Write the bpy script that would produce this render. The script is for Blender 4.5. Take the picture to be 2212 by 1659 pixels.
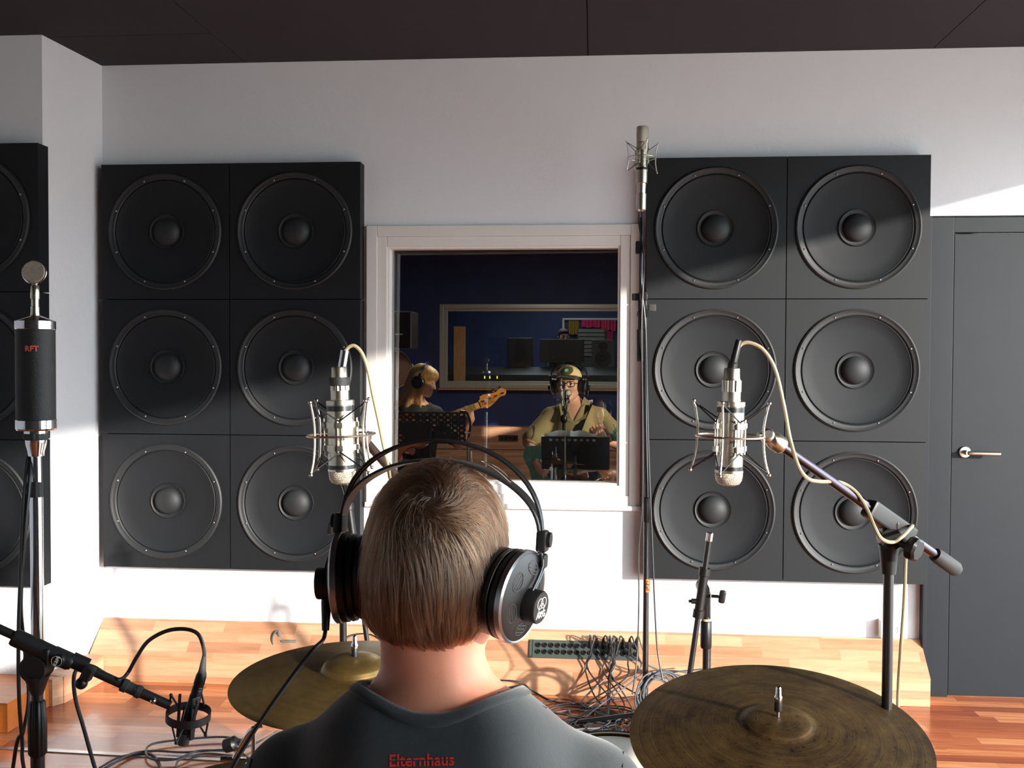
import bpy, bmesh, math, random
import numpy as np
from mathutils import Vector, Matrix, Euler

random.seed(7)
for _o in list(bpy.data.objects):
    bpy.data.objects.remove(_o, do_unlink=True)
SC = bpy.context.scene
COL = SC.collection
PI = math.pi

# ------------------------------------------------------------------ camera
F_PX, CAM = 2150.0, Vector((0.0, -4.533, 1.42))
YAW, PITCH, ROLL = 0.0819, 0.0246, 0.0043
_cy, _sy, _cp, _sp = math.cos(YAW), math.sin(YAW), math.cos(PITCH), math.sin(PITCH)
FWD = Vector((-_sy * _cp, _cy * _cp, -_sp))
_r = Vector((_cy, _sy, 0)); _u = _r.cross(FWD)
RIGHT = _r * math.cos(ROLL) + _u * math.sin(ROLL)
UP = -_r * math.sin(ROLL) + _u * math.cos(ROLL)
cam_data = bpy.data.cameras.new('camera')
cam_data.sensor_fit = 'HORIZONTAL'
cam_data.sensor_width = 36.0
cam_data.lens = F_PX / 2212.0 * 36.0
cam_data.clip_start = 0.05
cam_data.clip_end = 200
cam = bpy.data.objects.new('camera', cam_data)
COL.objects.link(cam)
cam.matrix_world = Matrix((
    (RIGHT.x, UP.x, -FWD.x, CAM.x), (RIGHT.y, UP.y, -FWD.y, CAM.y),
    (RIGHT.z, UP.z, -FWD.z, CAM.z), (0, 0, 0, 1)))
SC.camera = cam

def ray(px, py):
    return (FWD * F_PX + RIGHT * (px - 1106.0) - UP * (py - 829.5)).normalized()
def at(px, py, Y):            # point seen at that pixel on the vertical plane Y
    d = ray(px, py); return CAM + d * ((Y - CAM.y) / d.y)
def atz(px, py, z):           # point seen at that pixel on the horizontal plane z
    d = ray(px, py); return CAM + d * ((z - CAM.z) / d.z)
def atx(px, py, X):
    d = ray(px, py); return CAM + d * ((X - CAM.x) / d.x)

# ------------------------------------------------------------------ light
SUN_DIR = Vector((-1.0, 0.85, -0.27)).normalized()
sun_data = bpy.data.lights.new('sun', 'SUN')
sun_data.energy = 10.5
sun_data.angle = math.radians(1.2)
sun_data.color = (1.0, 0.93, 0.84)
sun = bpy.data.objects.new('sun', sun_data)
sun.rotation_euler = SUN_DIR.to_track_quat('-Z', 'Y').to_euler()
sun.location = (6, -6, 4)
COL.objects.link(sun)
world = bpy.data.worlds.new('world'); SC.world = world
world.use_nodes = True
wn = world.node_tree.nodes; wl = world.node_tree.links
bgn = wn['Background']
_tc = wn.new('ShaderNodeTexCoord'); _sp = wn.new('ShaderNodeSeparateXYZ'); wl.new(_tc.outputs['Generated'], _sp.inputs[0])
_rp = wn.new('ShaderNodeValToRGB'); _mr = wn.new('ShaderNodeMapRange')      # bright sky above a darker ground
_mr.inputs[1].default_value = -1; _mr.inputs[2].default_value = 1
wl.new(_sp.outputs[2], _mr.inputs[0]); wl.new(_mr.outputs[0], _rp.inputs[0]); wl.new(_rp.outputs[0], bgn.inputs['Color'])
_rp.color_ramp.elements[0].position = 0.47; _rp.color_ramp.elements[0].color = (0.36, 0.38, 0.37, 1)
_rp.color_ramp.elements[1].position = 0.53; _rp.color_ramp.elements[1].color = (0.80, 0.93, 1.0, 1)
bgn.inputs['Strength'].default_value = 9.8
SC.view_settings.view_transform = 'Standard'
SC.view_settings.look = 'None'
SC.view_settings.gamma = 1.0
SC.view_settings.exposure = 0.0
SC.view_settings.use_curve_mapping = False

# ------------------------------------------------------------------ materials
def lin(c):
    if isinstance(c, str):
        c = [int(c[i:i + 2], 16) / 255 for i in (0, 2, 4)]
    return tuple((v / 12.92 if v <= 0.04045 else ((v + 0.055) / 1.055) ** 2.4) for v in c) + (1.0,)

MATS = {}
def mat(name, col='808080', rough=0.5, metal=0.0, spec=0.5, var=0.0, vscale=20.0, bump=0.0, bscale=80.0,
        col2=None, coat=0.0, aniso=None, trans=0.0, emis=None, estr=0.0, sss=0.0, sheen=0.0, detail=4.0, bdist=0.002):
    if name in MATS: return MATS[name]
    m = bpy.data.materials.new(name); m.use_nodes = True
    nt = m.node_tree; n = nt.nodes; l = nt.links
    b = n['Principled BSDF']
    b.inputs['Base Color'].default_value = lin(col)
    b.inputs['Roughness'].default_value = rough
    b.inputs['Metallic'].default_value = metal
    b.inputs['Specular IOR Level'].default_value = spec
    b.inputs['Coat Weight'].default_value = coat
    b.inputs['Transmission Weight'].default_value = trans
    b.inputs['Sheen Weight'].default_value = sheen
    if sss: b.inputs['Subsurface Weight'].default_value = sss; b.inputs['Subsurface Radius'].default_value = (0.012, 0.005, 0.003); b.inputs['Subsurface Scale'].default_value = 1.0
    if emis:
        b.inputs['Emission Color'].default_value = lin(emis); b.inputs['Emission Strength'].default_value = estr
    tc = n.new('ShaderNodeTexCoord')
    mp = n.new('ShaderNodeMapping')
    if aniso: mp.inputs['Scale'].default_value = aniso
    l.new(tc.outputs['Object'], mp.inputs['Vector'])
    if var or col2:
        nz = n.new('ShaderNodeTexNoise'); nz.inputs['Scale'].default_value = vscale; nz.inputs['Detail'].default_value = detail
        l.new(mp.outputs['Vector'], nz.inputs['Vector'])
        rp = n.new('ShaderNodeValToRGB')
        a = lin(col); c2 = lin(col2) if col2 else tuple(min(1, v * (1 - var)) for v in a[:3]) + (1,)
        rp.color_ramp.elements[0].position = 0.35; rp.color_ramp.elements[0].color = a
        rp.color_ramp.elements[1].position = 0.65; rp.color_ramp.elements[1].color = c2
        l.new(nz.outputs['Fac'], rp.inputs['Fac']); l.new(rp.outputs['Color'], b.inputs['Base Color'])
    if bump:
        nb = n.new('ShaderNodeTexNoise'); nb.inputs['Scale'].default_value = bscale; nb.inputs['Detail'].default_value = 6
        l.new(mp.outputs['Vector'], nb.inputs['Vector'])
        bp = n.new('ShaderNodeBump'); bp.inputs['Strength'].default_value = bump; bp.inputs['Distance'].default_value = bdist
        l.new(nb.outputs['Fac'], bp.inputs['Height']); l.new(bp.outputs['Normal'], b.inputs['Normal'])
    MATS[name] = m
    return m

def wood_mat(name, cols, row=0.05, length=0.35, rough=0.35, grain=(3, 60), spec=0.5, bump=0.05, mortar=0.0006, coat=0.0):
    m = bpy.data.materials.new(name); m.use_nodes = True
    nt = m.node_tree; n = nt.nodes; l = nt.links; b = n['Principled BSDF']
    uv = n.new('ShaderNodeUVMap'); uv.uv_map = 'UVMap'
    sep = n.new('ShaderNodeSeparateXYZ'); l.new(uv.outputs[0], sep.inputs[0])
    def math_(op, a, bb=None, c=None):
        x = n.new('ShaderNodeMath'); x.operation = op
        for i, v in enumerate((a, bb, c)):
            if v is None: continue
            if isinstance(v, (int, float)): x.inputs[i].default_value = v
            else: l.new(v, x.inputs[i])
        return x.outputs[0]
    ry = math_('DIVIDE', sep.outputs[1], row)
    rowi = math_('FLOOR', ry)
    wn1 = n.new('ShaderNodeTexWhiteNoise'); wn1.noise_dimensions = '1D'; l.new(rowi, wn1.inputs['W'])
    cx = math_('ADD', math_('DIVIDE', sep.outputs[0], length), math_('MULTIPLY', wn1.outputs['Value'], 7.3))
    coli = math_('FLOOR', cx)
    cmb = n.new('ShaderNodeCombineXYZ'); l.new(rowi, cmb.inputs[0]); l.new(coli, cmb.inputs[1])
    wn2 = n.new('ShaderNodeTexWhiteNoise'); wn2.noise_dimensions = '3D'; l.new(cmb.outputs[0], wn2.inputs['Vector'])
    # grain, shifted per stave
    g = n.new('ShaderNodeCombineXYZ')
    l.new(math_('MULTIPLY', sep.outputs[0], grain[0]), g.inputs[0])
    l.new(math_('MULTIPLY', sep.outputs[1], grain[1]), g.inputs[1])
    l.new(math_('MULTIPLY', wn2.outputs['Value'], 40.0), g.inputs[2])
    gn = n.new('ShaderNodeTexNoise'); gn.inputs['Scale'].default_value = 1.0; gn.inputs['Detail'].default_value = 5; gn.inputs['Distortion'].default_value = 0.6
    l.new(g.outputs[0], gn.inputs['Vector'])
    f = math_('ADD', math_('MULTIPLY', wn2.outputs['Value'], 0.75), math_('MULTIPLY', math_('SUBTRACT', gn.outputs['Fac'], 0.38), 0.9))
    rp = n.new('ShaderNodeValToRGB'); rp.color_ramp.elements.remove(rp.color_ramp.elements[1])
    for i, c in enumerate(cols):
        p = i / (len(cols) - 1)
        e = rp.color_ramp.elements[0] if i == 0 else rp.color_ramp.elements.new(p)
        e.position = p; e.color = lin(c)
    l.new(f, rp.inputs['Fac'])
    # joints
    fy = math_('FRACT', ry); fx = math_('FRACT', cx)
    my = mortar / row; mx = mortar / length
    j1 = math_('MAXIMUM', math_('LESS_THAN', fy, my), math_('LESS_THAN', fx, mx))
    mx_ = n.new('ShaderNodeMix'); mx_.data_type = 'RGBA'; l.new(math_('MULTIPLY', j1, 0.45), mx_.inputs[0])
    l.new(rp.outputs['Color'], mx_.inputs[6]); mx_.inputs[7].default_value = tuple(v * 0.3 for v in lin(cols[-1])[:3]) + (1,)
    l.new(mx_.outputs[2], b.inputs['Base Color'])
    b.inputs['Roughness'].default_value = rough; b.inputs['Specular IOR Level'].default_value = spec; b.inputs['Coat Weight'].default_value = coat
    bp = n.new('ShaderNodeBump'); bp.inputs['Strength'].default_value = bump; bp.inputs['Distance'].default_value = 0.002
    l.new(gn.outputs['Fac'], bp.inputs['Height']); l.new(bp.outputs['Normal'], b.inputs['Normal'])
    MATS[name] = m
    return m

def plaster_mat(name, col, bump=0.35):
    m = bpy.data.materials.new(name); m.use_nodes = True
    nt = m.node_tree; n = nt.nodes; l = nt.links; b = n['Principled BSDF']
    b.inputs['Base Color'].default_value = lin(col); b.inputs['Roughness'].default_value = 0.75; b.inputs['Specular IOR Level'].default_value = 0.25
    tc = n.new('ShaderNodeTexCoord')
    a1 = n.new('ShaderNodeTexNoise'); a1.inputs['Scale'].default_value = 70; a1.inputs['Detail'].default_value = 5; a1.inputs['Roughness'].default_value = 0.6
    a2 = n.new('ShaderNodeTexNoise'); a2.inputs['Scale'].default_value = 6; a2.inputs['Detail'].default_value = 3
    a3 = n.new('ShaderNodeTexVoronoi'); a3.inputs['Scale'].default_value = 24; a3.feature = 'SMOOTH_F1'
    for x in (a1, a2, a3): l.new(tc.outputs['Object'], x.inputs['Vector'])
    lt = n.new('ShaderNodeMath'); lt.operation = 'MULTIPLY_ADD'; lt.inputs[1].default_value = 2.0
    l.new(a2.outputs['Fac'], lt.inputs[0]); l.new(a1.outputs['Fac'], lt.inputs[2])
    ad = n.new('ShaderNodeMath'); ad.operation = 'MULTIPLY_ADD'; ad.inputs[1].default_value = 0.5
    l.new(a3.outputs['Distance'], ad.inputs[0]); l.new(lt.outputs[0], ad.inputs[2])
    bp = n.new('ShaderNodeBump'); bp.inputs['Strength'].default_value = bump; bp.inputs['Distance'].default_value = 0.004
    l.new(ad.outputs[0], bp.inputs['Height']); l.new(bp.outputs['Normal'], b.inputs['Normal'])
    MATS[name] = m
    return m

def glass_mat(name, ior=1.55, tint=(0.97, 1.0, 0.98)):
    m = bpy.data.materials.new(name); m.use_nodes = True
    nt = m.node_tree; n = nt.nodes; l = nt.links
    n.remove(n['Principled BSDF'])
    t = n.new('ShaderNodeBsdfTransparent'); t.inputs[0].default_value = tint + (1,)
    g = n.new('ShaderNodeBsdfGlossy'); g.inputs['Roughness'].default_value = 0.0
    fr = n.new('ShaderNodeFresnel'); fr.inputs['IOR'].default_value = ior
    mx = n.new('ShaderNodeMixShader')
    l.new(fr.outputs[0], mx.inputs[0]); l.new(t.outputs[0], mx.inputs[1]); l.new(g.outputs[0], mx.inputs[2])
    l.new(mx.outputs[0], n['Material Output'].inputs[0])
    MATS[name] = m
    return m

# ------------------------------------------------------------------ mesh builder
def frame_z(d):               # rotation whose z axis is d
    return Vector(d).normalized().to_track_quat('Z', 'Y').to_matrix().to_4x4()

class MB:
    def __init__(s, M=None): s.v = []; s.f = []; s.bv = False; s.M = M or Matrix.Identity(4)
    def add(s, vs, fs, M=None):
        k = len(s.v); T = s.M @ M if M is not None else s.M
        s.v += [T @ Vector(p) for p in vs]; s.f += [tuple(i + k for i in f) for f in fs]; return s
    def box(s, c, size, R=None, bev=0.0):
        x, y, z = [v / 2 for v in size]
        M = Matrix.Translation(Vector(c)) @ (R.to_4x4() if R is not None else Matrix.Identity(4))
        if bev <= 0:
            vs = [(a * x, b * y, d * z) for a in (-1, 1) for b in (-1, 1) for d in (-1, 1)]
            return s.add(vs, [(0, 1, 3, 2), (4, 6, 7, 5), (0, 4, 5, 1), (2, 3, 7, 6), (0, 2, 6, 4), (1, 5, 7, 3)], M)
        s.bv = True
        bm = bmesh.new(); bmesh.ops.create_cube(bm, size=1)
        bmesh.ops.scale(bm, vec=size, verts=bm.verts)
        bmesh.ops.bevel(bm, geom=bm.edges[:], offset=min(bev, min(x, y, z) * 0.95), segments=2, profile=0.5, affect='EDGES')
        bm.verts.index_update()
        s.add([v.co.copy() for v in bm.verts], [tuple(v.index for v in f.verts) for f in bm.faces], M); bm.free(); return s
    def box2(s, a, b, bev=0.0):
        a, b = Vector(a), Vector(b)
        return s.box((a + b) / 2, [abs(b[i] - a[i]) for i in range(3)], bev=bev)
    def lathe(s, prof, c=(0, 0, 0), axis=(0, 0, 1), seg=32, cap=True, flute=0, fd=0.0, M=None):
        T = Matrix.Translation(Vector(c)) @ frame_z(axis) if M is None else M
        vs = []; fs = []
        for r, z in prof:
            for i in range(seg):
                a = 2 * PI * i / seg
                rr = max(r, 1e-5) * (1 - (fd if flute and (i * flute * 2 // seg) % 2 else 0))
                vs.append((rr * math.cos(a), rr * math.sin(a), z))
        for j in range(len(prof) - 1):
            for i in range(seg):
                i2 = (i + 1) % seg
                fs.append((j * seg + i, j * seg + i2, (j + 1) * seg + i2, (j + 1) * seg + i))
        if cap:
            if prof[0][0] > 1e-4: fs.append(tuple(range(seg))[::-1])
            if prof[-1][0] > 1e-4: fs.append(tuple((len(prof) - 1) * seg + i for i in range(seg)))
        return s.add(vs, fs, T)
    def cyl(s, a, b, r, r2=None, seg=16):
        a, b = Vector(a), Vector(b); L = (b - a).length
        return s.lathe([(r, 0), (r if r2 is None else r2, L)], a, b - a, seg)
    def tube(s, pts, r, seg=8, closed=False, smooth=0):
        pts = [Vector(p) for p in pts]
        if smooth: pts = spline(pts, smooth, closed)
        n = len(pts); rs = r if isinstance(r, (list, tuple)) else [r] * n
        if len(rs) != n: rs = [rs[0] + (rs[-1] - rs[0]) * i / (n - 1) for i in range(n)]
        vs = []; up = None
        for i, p in enumerate(pts):
            if closed: t = pts[(i + 1) % n] - pts[i - 1]
            else: t = pts[min(i + 1, n - 1)] - pts[max(i - 1, 0)]
            if t.length < 1e-9: t = Vector((0, 0, 1))
            t.normalize()
            if up is None: up = Vector((0, 0, 1)) if abs(t.z) < 0.9 else Vector((1, 0, 0))
            side = t.cross(up)
            if side.length < 1e-6: side = t.orthogonal()
            side.normalize(); up = side.cross(t).normalized()
            for k in range(seg):
                a = 2 * PI * k / seg
                vs.append(p + (side * math.cos(a) + up * math.sin(a)) * rs[i])
        fs = []
        for i in range(n if closed else n - 1):
            j = (i + 1) % n
            for k in range(seg):
                k2 = (k + 1) % seg
                fs.append((i * seg + k, j * seg + k, j * seg + k2, i * seg + k2))
        if not closed:
            fs.append(tuple(range(seg))); fs.append(tuple((n - 1) * seg + k for k in range(seg))[::-1])
        return s.add(vs, fs)
    def torus(s, c, axis, R, r, seg=40, rs=8, sx=1.0):
        T = Matrix.Translation(Vector(c)) @ frame_z(axis)
        return s._ring(T, R, r, seg, rs, sx)
    def _ring(s, T, R, r, seg, rs, sx=1.0):
        vs = []; fs = []
        for i in range(seg):
            a = 2 * PI * i / seg
            for k in range(rs):
                b = 2 * PI * k / rs
                q = R + r * math.cos(b)
                vs.append((q * math.cos(a) * sx, q * math.sin(a), r * math.sin(b)))
        for i in range(seg):
            j = (i + 1) % seg
            for k in range(rs):
                k2 = (k + 1) % rs
                fs.append((i * rs + k, j * rs + k, j * rs + k2, i * rs + k2))
        return s.add(vs, fs, T)
    def ell(s, c, rad, R=None, seg=20, rings=12):
        M = Matrix.Translation(Vector(c)) @ (R.to_4x4() if R is not None else Matrix.Identity(4))
        vs = [(0, 0, rad[2])]; fs = []
        for j in range(1, rings):
            t = PI * j / rings
            for i in range(seg):
                a = 2 * PI * i / seg
                vs.append((rad[0] * math.sin(t) * math.cos(a), rad[1] * math.sin(t) * math.sin(a), rad[2] * math.cos(t)))
        vs.append((0, 0, -rad[2])); e = len(vs) - 1
        for i in range(seg):
            i2 = (i + 1) % seg
            fs.append((0, 1 + i, 1 + i2)); fs.append((e, 1 + (rings - 2) * seg + i2, 1 + (rings - 2) * seg + i))
            for j in range(rings - 2):
                fs.append((1 + j * seg + i, 1 + (j + 1) * seg + i, 1 + (j + 1) * seg + i2, 1 + j * seg + i2))
        return s.add(vs, fs, M)
    def prism(s, poly, t, M):   # 2D polygon in the xy plane of M, thickness t along its z
        n = len(poly)
        vs = [(x, y, -t / 2) for x, y in poly] + [(x, y, t / 2) for x, y in poly]
        fs = [tuple(range(n))[::-1], tuple(range(n, 2 * n))] + [(i, (i + 1) % n, (i + 1) % n + n, i + n) for i in range(n)]
        return s.add(vs, fs, M)
    def build(s, name, m, parent=None, sharp=35, smooth=True):
        off = Vector((0, 0, 0)); q = parent
        while q is not None: off += q.location; q = q.parent
        me = bpy.data.meshes.new(name)
        me.from_pydata([tuple(p - off) for p in s.v], [], s.f)
        me.validate(); 
        bm = bmesh.new(); bm.from_mesh(me); bmesh.ops.recalc_face_normals(bm, faces=bm.faces); bm.to_mesh(me); bm.free()
        uv = me.uv_layers.new(name='UVMap')
        if len(me.polygons) < 20000:
            for p in me.polygons:
                nn = p.normal; ax = max(range(3), key=lambda i: abs(nn[i]) + (0.15 if i == 1 else 0))
                for li in p.loop_indices:
                    co = me.vertices[me.loops[li].vertex_index].co + off
                    uv.data[li].uv = (co.x, co.y) if ax == 2 else ((co.x, co.z) if ax == 1 else (co.y, co.z))
        if smooth:
            me.polygons.foreach_set('use_smooth', [True] * len(me.polygons))
            me.set_sharp_from_angle(angle=math.radians(sharp))
        if m is not None: me.materials.append(m)
        o = bpy.data.objects.new(name, me); COL.objects.link(o); o.parent = parent
        if s.bv and smooth:
            w = o.modifiers.new('weighted', 'WEIGHTED_NORMAL'); w.keep_sharp = True
        return o

def spline(pts, k=8, closed=False):
    pts = [Vector(p) for p in pts]; n = len(pts); out = []
    rng = range(n if closed else n - 1)
    for i in rng:
        if closed: p0, p1, p2, p3 = pts[i - 1], pts[i], pts[(i + 1) % n], pts[(i + 2) % n]
        else: p0, p1, p2, p3 = pts[max(i - 1, 0)], pts[i], pts[i + 1], pts[min(i + 2, n - 1)]
        for j in range(k):
            t = j / k
            out.append(0.5 * ((2 * p1) + (p2 - p0) * t + (2 * p0 - 5 * p1 + 4 * p2 - p3) * t * t + (3 * p1 - p0 - 3 * p2 + p3) * t ** 3))
    if not closed: out.append(pts[-1])
    return out

def tag(o, label=None, cat=None, group=None, kind=None):
    if label: o['label'] = label
    if cat: o['category'] = cat
    if group: o['group'] = group
    if kind: o['kind'] = kind
    return o
def thing(name, loc, label, cat, group=None):
    o = bpy.data.objects.new(name, None); o.location = loc; o.empty_display_size = 0.05
    COL.objects.link(o); return tag(o, label, cat, group)
def struct(name, mb, m, parent=None, **k):
    o = mb.build(name, m, parent, **k)
    if parent is None: o['kind'] = 'structure'
    return o
def copy_tree(o, parent=None):
    c = o.copy(); COL.objects.link(c); c.parent = parent
    for ch in [x for x in o.children]: copy_tree(ch, c)
    return c

def text_mb(txt, size, M, depth=0.0006, mb=None, bold=0.0, shear=0.0):
    cu = bpy.data.curves.new('lettering', 'FONT'); cu.body = txt; cu.size = size; cu.extrude = depth
    cu.offset = bold; cu.align_x = 'CENTER'; cu.align_y = 'CENTER'; cu.shear = shear; cu.resolution_u = 3
    o = bpy.data.objects.new('lettering', cu); COL.objects.link(o)
    dg = bpy.context.evaluated_depsgraph_get(); me = bpy.data.meshes.new_from_object(o.evaluated_get(dg))
    mb = mb or MB()
    mb.add([v.co.copy() for v in me.vertices], [tuple(p.vertices) for p in me.polygons], M)
    bpy.data.objects.remove(o); bpy.data.curves.remove(cu); bpy.data.meshes.remove(me)
    return mb

# ------------------------------------------------------------------ soft bodies: smooth-blended limbs polygonised as one surface
def _cap(P, a, b, ra, rb):
    a = np.array(a, float); b = np.array(b, float); ab = b - a; L2 = max(ab @ ab, 1e-12)
    t = np.clip(((P - a) @ ab) / L2, 0, 1)
    d = P - a - t[:, None] * ab
    return np.sqrt((d * d).sum(1)) - (ra + (rb - ra) * t)
def _elld(P, c, r, R=None):
    q = P - np.array(c, float)
    if R is not None: q = q @ np.array(R)
    r = np.array(r, float)
    k0 = np.sqrt(((q / r) ** 2).sum(1)); k1 = np.sqrt(((q / (r * r)) ** 2).sum(1)) + 1e-9
    return k0 * (k0 - 1) / k1
def evalsdf(prims, P):
    d = None
    for p in prims:
        kind, k = p[0], p[-1]
        if kind[1:] == 'cap': e = _cap(P, *p[1:-1])
        else: e = _elld(P, *p[1:-1])
        if d is None: d = e; continue
        if kind[0] == '+':
            h = np.clip(0.5 + 0.5 * (d - e) / k, 0, 1); d = d + (e - d) * h - k * h * (1 - h)
        elif kind[0] == '-':
            h = np.clip(0.5 - 0.5 * (d + e) / k, 0, 1); d = d + (-e - d) * h + k * h * (1 - h)
    return d
def sdf_mesh(fn, lo, hi, res):
    lo = np.array(lo, float); hi = np.array(hi, float); B = 8
    n = (np.ceil((hi - lo) / res / B).astype(int)) * B
    V = np.full(tuple(n), 1.0, np.float32)
    nb = n // B
    bi = np.stack(np.meshgrid(*[np.arange(k) for k in nb], indexing='ij'), -1).reshape(-1, 3)
    ctr = lo + (bi * B + (B - 1) / 2) * res
    dc = fn(ctr)
    rad = B * res * 0.95
    V6 = V.reshape(nb[0], B, nb[1], B, nb[2], B)
    sgn = np.where(dc < 0, -1.0, 1.0)
    V6[bi[:, 0], :, bi[:, 1], :, bi[:, 2], :] = sgn[:, None, None, None]
    near = bi[np.abs(dc) < rad + 0.012]
    loc = np.stack(np.meshgrid(*[np.arange(B)] * 3, indexing='ij'), -1).reshape(-1, 3)
    for s in range(0, len(near), 400):
        nn = near[s:s + 400]
        idx = (nn[:, None, :] * B + loc[None]).reshape(-1, 3)
        V[idx[:, 0], idx[:, 1], idx[:, 2]] = fn(lo + idx * res)
    ins = V < 0
    # surface nets
    c = [ins[i:i + n[0] - 1, j:j + n[1] - 1, k:k + n[2] - 1] for i in (0, 1) for j in (0, 1) for k in (0, 1)]
    cnt = sum(x.astype(np.int8) for x in c)
    cells = np.argwhere((cnt > 0) & (cnt < 8))
    cid = -np.ones(tuple(n), np.int32); cid[cells[:, 0], cells[:, 1], cells[:, 2]] = np.arange(len(cells))
    acc = np.zeros((len(cells), 3)); num = np.zeros(len(cells))
    offs = [(i, j, k) for i in (0, 1) for j in (0, 1) for k in (0, 1)]
    for a in range(8):
        for b in range(a + 1, 8):
            oa, ob = np.array(offs[a]), np.array(offs[b])
            if np.abs(oa - ob).sum() != 1: continue
            pa = cells + oa; pb = cells + ob
            va = V[pa[:, 0], pa[:, 1], pa[:, 2]]; vb = V[pb[:, 0], pb[:, 1], pb[:, 2]]
            m = (va < 0) != (vb < 0)
            t = np.where(m, va / np.where(m, va - vb, 1), 0)
            acc += np.where(m[:, None], oa + t[:, None] * (ob - oa), 0); num += m
    verts = lo + (cells + acc / num[:, None]) * res
    faces = []
    for ax in range(3):
        u, w = [(1, 2), (2, 0), (0, 1)][ax]
        sl0 = [slice(1, None)] * 3; sl0[ax] = slice(0, n[ax] - 1); sl1 = [slice(1, None)] * 3; sl1[ax] = slice(1, n[ax])
        A = ins[tuple(sl0)]; Bm = ins[tuple(sl1)]
        for flip, mm in ((False, A & ~Bm), (True, ~A & Bm)):
            e = np.argwhere(mm); 
            if not len(e): continue
            add = np.ones(3, int); add[ax] = 0; e = e + add
            du = np.zeros(3, int); du[u] = 1; dw = np.zeros(3, int); dw[w] = 1
            q = [e - du - dw, e - dw, e, e - du]
            ids = np.stack([cid[x[:, 0], x[:, 1], x[:, 2]] for x in q], 1)
            if flip: ids = ids[:, ::-1]
            faces.append(ids[(ids >= 0).all(1)])
    return verts, np.concatenate(faces)
def body_obj(name, fn, lo, hi, res, m, parent=None, relax=1):
    v, f = sdf_mesh(fn, lo, hi, res)
    off = Vector((0, 0, 0)); q = parent
    while q is not None: off += q.location; q = q.parent
    me = bpy.data.meshes.new(name)
    me.from_pydata((v - np.array(off)).tolist(), [], f.tolist())
    me.polygons.foreach_set('use_smooth', [True] * len(me.polygons))
    me.materials.append(m)
    o = bpy.data.objects.new(name, me); COL.objects.link(o); o.parent = parent
    return o
def xfp(prims, M):            # place local limbs with a rigid transform
    M = Matrix(M); R3 = M.to_3x3(); out = []
    for p in prims:
        if p[0][1:] == 'cap': out.append((p[0], M @ Vector(p[1]), M @ Vector(p[2]), p[3], p[4], p[5]))
        else:
            R0 = p[3] if len(p) == 5 else None
            Rn = R3 @ R0 if R0 is not None else R3
            out.append((p[0], M @ Vector(p[1]), p[2], Rn, p[-1]))
    return out
# ------------------------------------------------------------------ shared materials
ZF = -0.068                   # floor
ZC = 2.79                     # ceiling
m_wall = plaster_mat('white_plaster', 'd9dade')
m_wall2 = mat('dark_back_wall', '2c2a2c', 0.9)
m_ceil = mat('ceiling_felt', '261e26', 0.95, var=0.12, vscale=30, bump=0.3, bscale=300)
m_blue = mat('dark_blue_paint', '143070', 0.6, var=0.35, vscale=3)
m_frame = mat('white_window_frame', 'd9d4d0', 0.35)
m_floor = wood_mat('floor_staves', ['d08a5c', 'b5663c', '9a4e2a', '7c3a20'], row=0.062, length=0.42, rough=0.22, grain=(4, 70), coat=0.15)
m_beech = wood_mat('beech_staves', ['c49a78', 'bb8f6e', 'b18363', 'a67658', '93664a'], row=0.036, length=0.34, rough=0.4, grain=(5, 60))
m_pine = mat('pine_board', 'd8a468', 0.5, col2='c08a4e', vscale=6, aniso=(10, 10, 1))
m_panel = mat('black_satin_panel', '111418', 0.6, spec=0.32, var=0.15, vscale=4, bump=0.05, bscale=150)
m_cone = mat('black_paper_cone', '121519', 0.66, spec=0.3, var=0.1, vscale=5)
m_dome = mat('black_dust_dome', '202224', 0.6, spec=0.35)
m_ringm = mat('black_ring', '15171a', 0.58)
m_screw = mat('steel_screw', '9a9a9c', 0.3, 1.0)
m_door = mat('dark_slate_door', '11161c', 0.55, spec=0.28, var=0.12, vscale=7, bump=0.06, bscale=40)
m_chrome = mat('chrome', 'd8d8da', 0.12, 1.0)
m_nickel = mat('satin_nickel', 'c9c2b4', 0.28, 1.0)
m_nickel2 = mat('nickel_mesh', 'b8b0a0', 0.4, 1.0, bump=0.9, bscale=900)
m_steel = mat('brushed_steel', 'a8a8aa', 0.3, 1.0)
m_black = mat('black_plastic', '0d0d0e', 0.42, spec=0.38)
m_blackm = mat('black_metal', '0f1011', 0.3, spec=0.6)
m_rubber = mat('grey_rubber', '2c2c2d', 0.7)
m_cable = mat('black_cable', '1a1a1c', 0.45)
m_cableg = mat('grey_cable', '43464a', 0.5)
m_cream = mat('cream_cable', '8c8066', 0.5)
m_white = mat('white_plastic', 'e8e8e4', 0.4)
m_glass = glass_mat('window_glass', 2.2)
m_paper = mat('white_paper', 'eeece6', 0.7)
m_orange = mat('orange_sticker', 'f06a28', 0.6)
m_tape = mat('beige_tape', 'b8a070', 0.7)

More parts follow.
